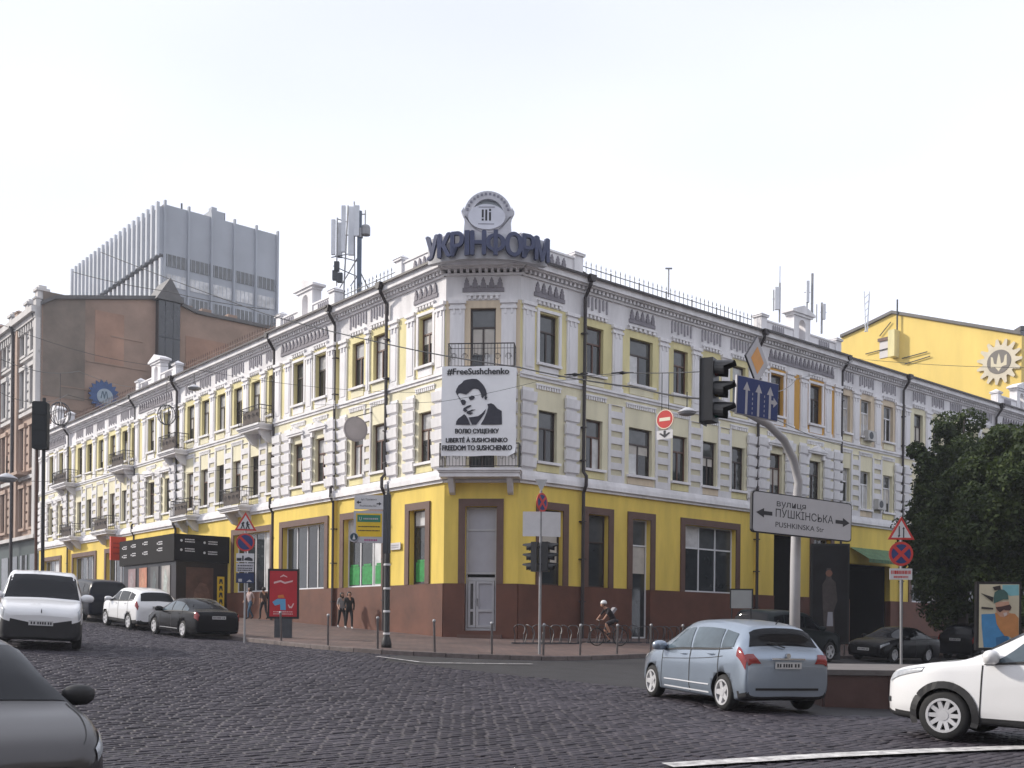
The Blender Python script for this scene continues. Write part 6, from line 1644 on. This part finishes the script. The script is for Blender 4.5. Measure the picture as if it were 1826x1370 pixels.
SUV = [(0,.40,.55,.72,.76,.46,.36),(.05,.30,.55,.80,.88,.62,.52),(.24,.26,.57,.90,.99,.78,.69),(.7,.24,.60,.98,1.08,.915,.83),(1.15,.24,.62,1.04,1.15,.92,.82),(1.6,.24,.63,1.07,1.42,.92,.73),(2.05,.24,.64,1.09,1.64,.92,.68),(2.6,.24,.64,1.10,1.70,.92,.67),(3.2,.24,.65,1.12,1.69,.92,.665),(3.75,.24,.66,1.15,1.64,.915,.65),(4.15,.25,.67,1.17,1.56,.90,.62),(4.36,.27,.67,1.15,1.28,.885,.68),(4.47,.29,.66,1.05,1.10,.86,.72),(4.53,.32,.64,.90,.96,.80,.68),(4.55,.38,.60,.76,.80,.72,.60)]
VAN = [(0,.30,.50,.76,.80,.66,.52),(.05,.24,.50,.84,.90,.80,.68),(.22,.22,.52,.94,1.02,.87,.78),(.6,.22,.56,1.02,1.12,.905,.82),(.95,.22,.58,1.06,1.20,.912,.82),(1.25,.22,.60,1.10,1.50,.914,.77),(1.55,.22,.60,1.10,1.74,.915,.73),(2.0,.22,.60,1.10,1.83,.915,.74),(2.8,.22,.60,1.10,1.84,.915,.75),(3.6,.22,.60,1.10,1.83,.915,.75),(4.05,.22,.60,1.10,1.78,.905,.74),(4.17,.24,.60,1.08,1.50,.89,.76),(4.21,.30,.58,.95,1.0,.86,.72)]
BOXSUV = [(0,.45,.60,.80,.86,.66,.52),(.05,.34,.60,.90,.98,.80,.68),(.25,.30,.62,1.0,1.08,.89,.80),(.8,.28,.66,1.08,1.18,.93,.85),(1.3,.28,.68,1.12,1.24,.94,.84),(1.7,.28,.70,1.15,1.52,.94,.77),(2.1,.28,.70,1.16,1.78,.94,.73),(2.7,.28,.70,1.17,1.85,.94,.72),(3.4,.28,.70,1.18,1.85,.94,.72),(4.1,.28,.71,1.19,1.82,.935,.71),(4.5,.29,.72,1.20,1.76,.92,.70),(4.64,.31,.72,1.18,1.36,.91,.74),(4.70,.34,.70,1.05,1.10,.88,.74),(4.74,.42,.66,.84,.88,.80,.68)]
WSH = (((4.12, 5.08), (5.92, 5.10), (5.92, 7), (4.12, 7)), 'windscreen')
def rearw(u0, u1): return (((u0, 5.02), (u1, 5.04), (u1, 7), (u0, 7)), 'rear_window')
def rearcorner(sp, wheelp, f, wb, W, L, fo, track=.12):
    """body centre from the world point of the rear-left wheel contact"""
    f = Vector((f[0], f[1], 0)).normalized(); lf = Vector((-f.y, f.x, 0))
    c = Vector((wheelp[0], wheelp[1], 0)) + f * (L/2 - (L - fo - wb)) - lf * (W - track)
    return (c.x, c.y)
P_SILVER = mat('silver_blue_paint', (.27, .32, .39), .30, .06, 2, metal=.55, coat=.5); P_WHITE = mat('white_paint', (.70, .70, .71), .35, .03, 2, coat=.8); P_BLACK = mat('black_paint', (.005, .005, .007), .25, .1, 2, spec=.14, coat=.04)
P_GREY = mat('grey_beige_paint', (.055, .051, .053), .34, .08, 2, metal=.5, coat=.3); P_DARK = mat('dark_blue_paint', (.010, .012, .020), .3, .1, 2, spec=.14, coat=.04); P_TEAL = mat('dark_teal_paint', (.010, .016, .018), .35, .1, 2, spec=.16, coat=.04)
HW = [((4.75,4.12),(6.70,4.12),(6.55,4.86),(5.88,4.86)), ((6.82,4.12),(8.55,4.12),(8.35,4.86),(6.70,4.86)), ((8.65,4.14),(9.72,4.16),(9.45,4.80),(8.48,4.86))]
HX = [('gap', ((6.76,1.6),(6.74,4.1),.022)), ('gap', ((8.60,2.9),(8.55,4.1),.022)), ('gap', ((4.55,1.6),(4.6,4.0),.022)), ('handle', (6.35,3.88)), ('handle', (8.05,3.90)), ('strip', ((4.9,2.55),(8.0,2.55),(8.0,2.64),(4.9,2.64))), ('strip', ((4.85,1.80),(7.95,1.80),(7.95,2.0),(4.85,2.0))), ('gap', ((4.6,3.62),(8.9,3.80),.012)), ('blacktrim', ((4.6,4.02),(9.6,4.06),(9.6,4.12),(4.6,4.10)))]
sf = (-.32, .947)
sil, S = car('parked_car', 'silver blue hatchback seen from behind on the road beside the low wall', 4.27, HATCH, 2.78, .80, .318, .225, P_SILVER, rearcorner(None, (3.78, 18.55), sf, 2.78, .89, 4.27, .80), sf,
    HW, [WSH, rearw(10.06, 11.35)], [(((10.5,3.75),(12.9,3.5),(12.9,4.15),(10.4,4.22)), LAMP_R, 'tail_light'), (((12.1,4.02),(13.5,4.02),(13.5,5.7),(12.15,5.45)), LAMP_R, 'tail_light'), (((1.2,3.75),(2.9,3.9),(2.7,4.5),(1.6,4.5)), LAMP_W, 'headlight')], extra=HX, mirror=(4.75, 4.1), plate_z=(.83, .45), plates='both', glassm=CAR_GLASS_L, lower=lambda c: c[2] < .20 or (c[2] < .36 and c[0] < -1.9))
MB().box(-2.158, -2.135, -.33, .33, .925, .955).build('chrome_bar', CHROME, sil)
MB().box(-2.146, -2.10, -.62, .62, .40, .44).build('bumper_seam', SEAM, sil); MB().box(-2.12, -2.02, -.75, -.55, .50, .58).build('reflector', CHROME, sil)
MB().tube([(-1.72, 0, 1.53), (-1.80, 0, 1.60)], .012, 5).build('aerial', PLASTIC, sil)
MB(Matrix.Translation((-2.10, 0, .995)) @ Matrix.Rotation(R(90), 4, 'Z')).prism(circ(0, 0, .045, 16), .0, .05).build('badge', CHROME, sil)
MB().tube([(-2.03, 0, 1.13), (-1.99, .30, 1.22)], .012, 5).build('rear_wiper', PLASTIC, sil)
SW = [((4.75,4.12),(6.72,4.12),(6.58,4.86),(5.85,4.86)), ((6.84,4.12),(8.60,4.12),(8.40,4.86),(6.74,4.86)), ((8.70,4.14),(9.80,4.2),(9.5,4.75),(8.52,4.86))]
SX = [('gap', ((6.78,1.6),(6.76,4.1),.022)), ('gap', ((8.65,2.9),(8.6,4.1),.022)), ('gap', ((4.5,1.6),(4.55,4.0),.022)), ('handle', (6.35,3.85)), ('handle', (8.1,3.87)), ('blacktrim', ((4.6,4.02),(9.6,4.06),(9.6,4.12),(4.6,4.10)))]
wf = Vector((-.76, .65, 0)).normalized(); wl_ = Vector((-wf.y, wf.x, 0))
c_ = Vector((6.01, 14.62, 0)) - wf * (4.55/2 - .90) - wl_ * (.92 - .12)
car('parked_car', 'white crossover with dark wheel arches nosing in from the right edge', 4.55, SUV, 2.70, .90, .345, .235, P_WHITE, (c_.x, c_.y), wf, SW, [WSH, rearw(10.06, 11.3)], [(((10.9,3.6),(12.8,3.4),(12.8,4.2),(10.9,4.3)), LAMP_R, 'tail_light'), (((1.25,3.72),(2.75,3.9),(2.85,4.45),(1.5,4.45)), LAMP_W, 'headlight'), (((.75,2.5),(1.35,2.6),(1.35,3.0),(.75,2.9)), PLASTIC, 'fog_lamp')], spokes=10, trim=.085, lower=lambda c: c[2] < .36, extra=SX, mirror=(4.85, 4.15), plate_z=(.95, .55), glassm=CAR_GLASS_L)
gf = Vector((.70, -.71, 0))
gl = Vector((-gf.y, gf.x, 0)); gm = Vector((-4.07, 9.9, 0)); c_ = gm - gl * .95 - gf * (4.27/2 - 1.25)
car('passing_car', 'grey beige saloon cut off by the lower left picture corner', 4.27, HATCH, 2.72, .82, .32, .22, P_GREY, (c_.x, c_.y), gf, HW, [WSH, rearw(10.06, 11.3)], [(((1.25,3.72),(2.6,3.9),(2.6,4.5),(1.5,4.5)), LAMP_W, 'headlight')], extra=SX + [('gap', ((1.6,5.3),(4.0,5.25),.02))], mirror=(4.72, 4.2), mirror_m=PLASTIC)
vf = Vector((.40, -.915, 0)).normalized(); c_ = at(72, 1150, 26.2)
van, S = car('delivery_van', 'small white delivery van with black bumper approaching at the left', 4.21, VAN, 2.70, .80, .32, .22, P_WHITE, (c_.x, c_.y), vf, [((4.5,4.15),(6.3,4.15),(6.2,4.86),(5.7,4.86))], [(((3.98, 5.0), (6.0, 5.03), (6.0, 7), (3.98, 7)), 'windscreen')], [(((1.0,3.55),(2.95,3.8),(2.9,4.55),(1.35,4.55)), LAMP_W, 'headlight')], mirror=(4.6, 4.25), plate_z=(.8, .62), lower=lambda c: c[2] < .66 and c[0] > 1.35 or c[2] < .32)
MB(Matrix.Translation((2.06, 0, .90)) @ Matrix.Rotation(R(70), 4, 'Y')).prism([(0, -.09), (.06, 0), (0, .09), (-.06, 0)], -.01, .01).build('badge', CHROME, van)
kf = (LD.x, LD.y)
car('parked_car', 'black saloon parked first along the left kerb', 4.78, SEDAN, 2.72, .92, .32, .22, P_BLACK, rearcorner(None, (-12.0, 38.7), kf, 2.72, .905, 4.78, .92), kf, SW, [WSH, rearw(8.1, 9.8)], [(((11.4,3.5),(12.8,3.4),(12.8,4.3),(11.3,4.4)), LAMP_R, 'tail_light'), (((1.25,3.72),(2.6,3.9),(2.6,4.5),(1.5,4.5)), LAMP_W, 'headlight')], extra=SX + [('strip', ((4.6,2.2),(8.0,2.2),(8.0,2.3),(4.6,2.3)))], mirror=(4.75, 4.15), plate_z=(.80, .5), group='cars parked along the left kerb', glassm=CAR_GLASS_L, nup=3)
car('parked_car', 'white crossover with black lower bumper parked behind the black saloon', 4.35, [(s*.956, *q) for s, *q in SUV], 2.63, .86, .33, .23, P_WHITE, rearcorner(None, (-15.45, 42.7), kf, 2.63, .92, 4.35, .86), kf, SW, [WSH, rearw(10.06, 11.35)], [(((10.9,3.6),(12.6,3.5),(12.6,4.2),(10.9,4.25)), LAMP_R, 'tail_light'), (((1.25,3.72),(2.6,3.9),(2.6,4.5),(1.5,4.5)), LAMP_W, 'headlight')], extra=SX, mirror=(4.8, 4.15), plate_z=(.95, .5), lower=lambda c: c[2] < .42, group='cars parked along the left kerb', nup=3)
car('parked_car', 'dark boxy off-roader parked nearest the black pavilion, behind the white van', 4.74, BOXSUV, 2.85, .85, .38, .26, P_DARK, rearcorner(None, (-19.2, 47.2), kf, 2.85, .94, 4.74, .85), kf, SW, [WSH, rearw(10.06, 11.3)], [(((11.2,3.6),(12.3,3.5),(12.3,4.2),(11.1,4.25)), LAMP_R, 'tail_light')], extra=SX, mirror=(4.8, 4.15), plate_z=(1.0, .6), group='cars parked along the left kerb', nup=3)
# cars on the right-hand street
rf = (RD.x, RD.y)
def kside(x, d, f, L): 
    p = kerb_at(x, -d); return (p[0], p[1])
car('parked_car', 'dark high roofed car parked behind the silver hatchback by the notice board', 4.74, BOXSUV, 2.85, .85, .38, .26, P_TEAL, kside(1352, 1.25, rf, 4.7), rf, SW, [WSH, rearw(10.06, 11.3)], [(((11.2,3.6),(12.3,3.5),(12.3,4.2),(11.1,4.25)), LAMP_R, 'tail_light')], extra=SX, mirror=(4.8, 4.15), plate_z=(1.0, .6), group='dark cars parked on the right hand street', nup=3)
car('parked_car', 'low black saloon parked beside the dark advertising panel', 4.78, SEDAN, 2.72, .92, .32, .22, P_BLACK, kside(1548, 1.2, rf, 4.7), (-rf[0], -rf[1]), SW, [WSH, rearw(8.1, 9.8)], [(((.9,3.6),(2.6,3.9),(2.6,4.5),(1.2,4.5)), LAMP_W, 'headlight')], extra=SX, mirror=(4.75, 4.15), plate_z=(.8, .5), group='dark cars parked on the right hand street', nup=3)
car('parked_car', 'black crossover parked beside the swimmer poster', 4.55, SUV, 2.70, .90, .345, .235, P_BLACK, kside(1700, 1.2, rf, 4.7), rf, SW, [WSH, rearw(10.06, 11.35)], [(((10.9,3.6),(12.8,3.4),(12.8,4.2),(10.9,4.3)), LAMP_R, 'tail_light')], extra=SX, mirror=(4.85, 4.15), plate_z=(.95, .55), group='dark cars parked on the right hand street', nup=3)
# ------------------------------------------------------------------ people
def person(label, pos, heading, J, bones, mats, name='person', group=None):
    """J: joint -> (x,y,z,r) in the person's frame (x right, y forward); bones: (a,b,material key)"""
    names = list(J); me = bpy.data.meshes.new('body')
    me.from_pydata([J[n][:3] for n in names], [(names.index(a), names.index(b)) for a, b, _ in bones], [])
    o = lk(bpy.data.objects.new('tmp', me))
    sk = o.modifiers.new('skin', 'SKIN'); ss = o.modifiers.new('ss', 'SUBSURF'); ss.levels = 1; ss.render_levels = 1
    for i, n in enumerate(names):
        r = J[n][3]; v = me.skin_vertices[0].data[i]; v.radius = (r, r) if not isinstance(r, tuple) else r; v.use_root = (n == 'pelvis')
    bpy.context.view_layer.update(); dg = bpy.context.evaluated_depsgraph_get()
    m2 = bpy.data.meshes.new_from_object(o.evaluated_get(dg)); bpy.data.objects.remove(o)
    keys = list(mats); m2.materials.clear()
    for k in keys: m2.materials.append(mats[k])
    seg = [(np.array(J[a][:3]), np.array(J[b][:3]), keys.index(k)) for a, b, k in bones]
    for p in m2.polygons:
        c = np.array(p.center); best = (9, 0)
        for a, b, k in seg:
            d = b - a; t = np.clip((c - a) @ d / max(1e-9, d @ d), 0, 1); e = np.linalg.norm(c - a - t * d)
            if e < best[0]: best = (e, k)
        p.material_index = best[1]; p.use_smooth = True
    root = thing(name, label, 'person', pos, heading, group, world_parts=False)
    b = lk(bpy.data.objects.new('body', m2)); b.parent = root
    return root, b
SKIN = mat('skin', (.40, .22, .15), .6, .1, 8); HAIR_D = mat('dark_hair', (.015, .011, .010), .6, .3, 20)
def walk_joints(h=1.70, lean=.03, arm=.25, leg=.33, w=.17):
    s = h / 1.70
    J = {'pelvis': (0, 0, .92, .135), 'belly': (0, .01, 1.08, .125), 'chest': (0, lean, 1.30, .145), 'neck': (0, lean + .01, 1.46, .052), 'chin': (0, lean + .03, 1.53, .062), 'head': (0, lean + .02, 1.62, .092),
         'hipL': (-.095, 0, .88, .095), 'kneeL': (-.10, leg*.55, .50, .062), 'ankL': (-.10, leg*.6, .10, .042), 'toeL': (-.10, leg*.6 + .17, .045, .035),
         'hipR': (.095, 0, .88, .095), 'kneeR': (.10, -leg*.15, .49, .062), 'ankR': (.10, -leg*.75, .15, .042), 'toeR': (.10, -leg*.75 + .15, .05, .035),
         'shL': (-w, lean, 1.39, .062), 'elL': (-w - .07, lean - arm*.4, 1.12, .044), 'haL': (-w - .05, lean + .02 - arm*.35, .88, .034), 'fiL': (-w - .05, lean + .05 - arm*.35, .80, .022),
         'shR': (w, lean, 1.39, .062), 'elR': (w + .07, lean + arm*.2, 1.11, .044), 'haR': (w + .05, lean + arm*.9, .93, .034), 'fiR': (w + .05, lean + arm*1.1, .87, .022)}
    return {k: (x*s, y*s, z*s, r*s) for k, (x, y, z, r) in J.items()}
def bones_for(top, legs, shoes, sleeve): 
    return [('pelvis','belly',top),('belly','chest',top),('chest','neck','skin'),('neck','chin','skin'),('chin','head','hair'),('pelvis','hipL',legs),('hipL','kneeL',legs),('kneeL','ankL',legs if legs != 'shorts' else 'skin'),('ankL','toeL',shoes),
            ('pelvis','hipR',legs),('hipR','kneeR',legs),('kneeR','ankR',legs if legs != 'shorts' else 'skin'),('ankR','toeR',shoes),('chest','shL',top),('shL','elL',top),('elL','haL',sleeve),('haL','fiL','skin'),('chest','shR',top),('shR','elR',top),('elR','haR',sleeve),('haR','fiR','skin')]
def ground_at(x, y, Y):
    p = at(x, y, Y); return (p.x, p.y, gh(p.x, p.y) + .13)
def cl(n, c): return mat('cloth_' + n, c, .85, .2, 12)
def walker(label, x, y, Y, hd, h, top, legs, shoes, hair='hair', sleeve='skin', hairlen=0, extra=None):
    mats = {'skin': SKIN, 'hair': HAIR_D, top[0]: cl(*top), legs[0]: cl(*legs), shoes[0]: cl(*shoes)}
    J = walk_joints(h)
    root, b = person(label, ground_at(x, y, Y), hd, J, bones_for(top[0], legs[0], shoes[0], top[0] if sleeve == 'top' else 'skin'), mats, group='pedestrians on the left pavement')
    s = h / 1.7
    hm = MB(Matrix.Scale(s, 4)); hm.lathe([(.03, 1.70), (.085, 1.675), (.108, 1.62), (.104, 1.56), (.085, 1.52 - hairlen)], 12, (0, .005, 0)); hm.build('hair', HAIR_D, root, smooth=True)
    f = MB(Matrix.Scale(s, 4)); f.lathe([(.02, 1.50), (.062, 1.52), (.078, 1.57), (.072, 1.62), (.03, 1.66)], 10, (0, .055, 0)); f.build('face', SKIN, root, smooth=True)
    return root
walker('woman in a pale top and blue trousers on the pavement by the signpost', 446, 1109, 53.5, R(140), 1.66, ('pale_pink', (.42, .33, .32)), ('blue_trousers', (.05, .10, .16)), ('dark_shoes', (.03, .03, .03)), hairlen=.12)
walker('person partly hidden behind the red poster stand', 470, 1108, 54.0, R(40), 1.68, ('dark_brown_top', (.06, .04, .035)), ('dark_trousers', (.03, .03, .035)), ('dark_shoes', (.03, .03, .03)))
walker('woman in a grey top walking beside the brown plinth near the downpipe', 609, 1121, 47.6, R(-150), 1.62, ('grey_top', (.22, .21, .215)), ('black_legs', (.015, .014, .016)), ('white_shoes', (.5, .5, .5)), hairlen=.2)
walker('man in dark jacket walking left of the banded lamp post', 622, 1123, 46.8, R(-160), 1.68, ('black_jacket', (.014, .012, .012)), ('black_trousers', (.013, .012, .013)), ('white_shoes', (.5, .5, .5)), sleeve='top')
# cyclist
bp = at(1085, 1152, 40.5); bz = gh(bp.x, bp.y) + .13; BH = R(205)          # heads to the left, a little towards the viewer
bike = thing('bicycle', 'dark bicycle ridden along the right pavement', 'bicycle', (bp.x, bp.y, bz), BH - R(0), world_parts=False)
BK = mat('bike_frame', (.05, .03, .03), .4, .2, 5)
for x, nm in ((.52, 'wheel'), (-.52, 'wheel')):
    b = MB(Matrix.Translation((x, 0, .34)) @ Matrix.Rotation(R(90), 4, 'X')); N = 28
    b.tube([(.325*math.cos(a), .325*math.sin(a), 0) for a in np.linspace(0, 2*math.pi, N + 1)], .020, 6, False); w_ = b.build(nm, TYRE, bike)
    b = MB(Matrix.Translation((x, 0, .34)) @ Matrix.Rotation(R(90), 4, 'X'))
    for k2 in range(10): b.tube([(0, 0, 0), (.31*math.cos(k2*math.pi/5), .31*math.sin(k2*math.pi/5), 0)], .003, 3)
    b.build('spokes', GREY_MT, w_)['kind'] = 'stuff'
for path, nm, r in (([(.52,0,.34),(.44,0,.72),(.40,0,.92)], 'fork', .016), ([(.43,0,.74),(-.10,0,.28)], 'frame_tube', .018), ([(.42,0,.80),(-.22,0,.78)], 'frame_tube', .016), ([(-.10,0,.28),(-.25,0,.92)], 'seat_tube', .016), ([(-.10,0,.28),(-.52,0,.34)], 'chain_stay', .012), ([(-.22,0,.76),(-.52,0,.34)], 'seat_stay', .011), ([(.36,.27,.98),(.42,.12,1.0),(.40,0,.96),(.42,-.12,1.0),(.36,-.27,.98)], 'handlebar', .013), ([(-.10,.10,.12),(-.10,0,.28),(-.10,-.10,.44)], 'crank', .012)):
    MB().tube(path, r, 6).build(nm, BK, bike)
MB().tube([(-.40, 0, .95), (-.30, 0, .96), (-.14, 0, .95)], [.07, .06, .025], 8).build('saddle', PLASTIC, bike)
CJ = {'pelvis': (0, -.25, 1.02, .13), 'belly': (0, -.12, 1.18, .12), 'chest': (0, .06, 1.36, .14), 'neck': (0, .17, 1.47, .05), 'chin': (0, .25, 1.50, .06), 'head': (0, .23, 1.60, .09),
      'hipL': (-.09, -.22, .98, .09), 'kneeL': (-.11, .20, .85, .064), 'ankL': (-.10, .0, .50, .042), 'toeL': (-.10, .13, .43, .035), 'hipR': (.09, -.22, .98, .09), 'kneeR': (.10, .12, .62, .064), 'ankR': (.10, -.12, .22, .042), 'toeR': (.10, .02, .14, .035),
      'shL': (-.17, .08, 1.40, .06), 'elL': (-.24, .22, 1.18, .042), 'haL': (-.25, .36, 1.02, .034), 'fiL': (-.25, .41, .99, .024), 'shR': (.17, .08, 1.40, .06), 'elR': (.24, .22, 1.18, .042), 'haR': (.25, .36, 1.02, .034), 'fiR': (.25, .41, .99, .024)}
cyc, _ = person('cyclist in dark shirt and white helmet riding on the right pavement', (bp.x, bp.y, bz), BH - R(90), CJ, bones_for('dark_shirt', 'shorts', 'sh', 'skin'), {'skin': SKIN, 'hair': HAIR_D, 'dark_shirt': cl('dark_shirt', (.02, .015, .018)), 'shorts': cl('shorts', (.03, .025, .03)), 'sh': cl('dark_shoes', (.03, .03, .03))})
hm = MB(Matrix.Translation((0, .23, 1.62))); hm.lathe([(.125, -.02), (.125, .03), (.10, .09), (.05, .125), (.01, .13)], 14); hm.build('helmet', mat('helmet_white', (.62, .62, .63), .4), cyc, smooth=True)
f = MB(Matrix.Translation((0, .29, 1.55))); f.lathe([(.02, -.07), (.06, -.04), (.07, .0), (.06, .05)], 10); f.build('face', SKIN, cyc, smooth=True)
MB(Matrix.Translation((0, -.14, 1.34)) @ Matrix.Rotation(R(40), 4, 'X')).box(-.12, .12, -.08, .03, -.12, .16).build('backpack', mat('backpack_pale', (.26, .25, .27), .8), cyc)

# ------------------------------------------------------------------ trees at the right
LEAF = bpy.data.materials.new('leaf'); LEAF.use_nodes = True
n_, l_ = LEAF.node_tree.nodes, LEAF.node_tree.links; bs = n_['Principled BSDF']; bs.inputs['Roughness'].default_value = .6; bs.inputs['Specular IOR Level'].default_value = .25
ge = n_.new('ShaderNodeNewGeometry'); rp = n_.new('ShaderNodeValToRGB'); rp.color_ramp.elements[0].color = (.014, .026, .009, 1); rp.color_ramp.elements[1].color = (.110, .150, .040, 1)
nz = n_.new('ShaderNodeTexNoise'); nz.inputs['Scale'].default_value = .8; nz.inputs['Detail'].default_value = 2; l_.new(ge.outputs['Position'], nz.inputs['Vector'])
mm = n_.new('ShaderNodeMath'); mm.operation = 'MULTIPLY'; l_.new(ge.outputs['Random Per Island'], mm.inputs[0]); l_.new(nz.outputs['Fac'], mm.inputs[1]); l_.new(mm.outputs[0], rp.inputs['Fac'])
tl = n_.new('ShaderNodeBsdfTranslucent'); tl.inputs['Color'].default_value = (.06, .09, .015, 1); ms = n_.new('ShaderNodeMixShader'); ms.inputs[0].default_value = .22
l_.new(bs.outputs[0], ms.inputs[1]); l_.new(tl.outputs[0], ms.inputs[2]); l_.new(ms.outputs[0], n_['Material Output'].inputs['Surface']); l_.new(rp.outputs['Color'], bs.inputs['Base Color'])
BARK = mat('bark', (.045, .036, .030), .9, .4, 6, .6, 25)
def tree(label, x, Y, top_y, rad, zlow, seed, nleaf=16000):
    rg = np.random.default_rng(seed); p = at(x, 1130, Y); g = gh(p.x, p.y) + .1; top = at(x, top_y, Y).z
    t = thing('street_tree', label, 'tree', (p.x, p.y, g), group='trees on the right pavement')
    H = top - g
    tr = [(p.x, p.y, g - .2), (p.x + .05, p.y, g + H*.2), (p.x + .12, p.y + .1, g + H*.45), (p.x - .05, p.y, g + H*.7), (p.x, p.y, g + H*.9)]
    MB().tube(tr, [.26, .21, .17, .10, .04], 10).build('trunk', BARK, t, smooth=True)
    cz = (top + zlow) / 2; hz = (top - zlow) / 2
    # clumps
    nc = 80; C = []
    while len(C) < nc:
        q = rg.uniform(-1, 1, 3)
        r_ = np.linalg.norm(q)
        if r_ < 1 and (r_ > .45 or rg.random() < .25): C.append(q * rg.uniform(.85, 1.05) * np.array([rad, rad, hz]) * (1 - .12 * q[2]) + np.array([p.x, p.y, cz]))
    C = np.array(C)
    for k in range(9):
        c = C[k * 7]; a = np.array(tr[2]) * .5 + np.array(tr[3]) * .5; m_ = (a + c) / 2 + np.array([0, 0, -.3])
        MB().tube([tuple(a), tuple(m_), tuple(c)], [.08, .05, .015], 6).build('limb', BARK, t)
    ci = rg.integers(0, nc, nleaf); cr_ = rg.uniform(.40, 1.0, nc)[ci]
    d = rg.normal(0, 1, (nleaf, 3)); d /= np.linalg.norm(d, axis=1)[:, None]
    P = C[ci] + d * (cr_ * rg.uniform(.3, 1.0, nleaf) ** .5)[:, None] * np.array([1, 1, .8])
    nrm = d * .5 + rg.normal(0, .6, (nleaf, 3)) + np.array([0, 0, .4]); nrm /= np.linalg.norm(nrm, axis=1)[:, None]
    a = np.cross(nrm, rg.normal(0, 1, (nleaf, 3))); a /= np.linalg.norm(a, axis=1)[:, None]; b = np.cross(nrm, a)
    s = rg.uniform(.065, .12, nleaf)[:, None]
    V = np.stack([P - a*s, P + b*s*.62 + nrm*s*.15, P + a*s, P - b*s*.62 + nrm*s*.15], 1).reshape(-1, 3)
    org = ORG[t.name]; V = V - np.array(org)
    me = bpy.data.meshes.new('crown'); me.vertices.add(len(V)); me.vertices.foreach_set('co', V.ravel())
    me.loops.add(4*nleaf); me.loops.foreach_set('vertex_index', np.arange(4*nleaf, dtype=np.int32)); me.polygons.add(nleaf)
    me.polygons.foreach_set('loop_start', np.arange(0, 4*nleaf, 4, dtype=np.int32)); me.polygons.foreach_set('loop_total', np.full(nleaf, 4, dtype=np.int32)); me.materials.append(LEAF); me.update(calc_edges=True)
    o = lk(bpy.data.objects.new('crown', me)); o.parent = t; o['kind'] = 'stuff'
tree('leafy dark tree with the tallest crown, left of the trees group', 1716, 50, 700, 2.6, 1.0, 3, 42000)
tree('dense dark tree nearest the swimmer poster', 1812, 44, 755, 3.5, .2, 4, 52000)
tree('broad dark tree cut by the right picture edge', 1880, 40, 735, 3.5, .0, 5, 46000)
tree('lower dark tree behind the two way signpost', 1704, 54, 850, 2.6, .2, 6, 36000)

# ------------------------------------------------------------------ hazy air over the whole place
hz = bpy.data.materials.new('haze'); hz.use_nodes = True; nt = hz.node_tree; nt.nodes.clear()
ho = nt.nodes.new('ShaderNodeOutputMaterial'); pvn = nt.nodes.new('ShaderNodeVolumePrincipled')
pvn.inputs['Color'].default_value = (.86, .90, 1.0, 1); pvn.inputs['Density'].default_value = .00055; pvn.inputs['Anisotropy'].default_value = .2
nt.links.new(pvn.outputs['Volume'], ho.inputs['Volume'])
hb = MB().box(-1000, 1000, -300, 1700, float(Zg.min()) - 3, 58).build('haze', hz)
tag(hb, 'thin pale haze filling the air', None, None, 'stuff')
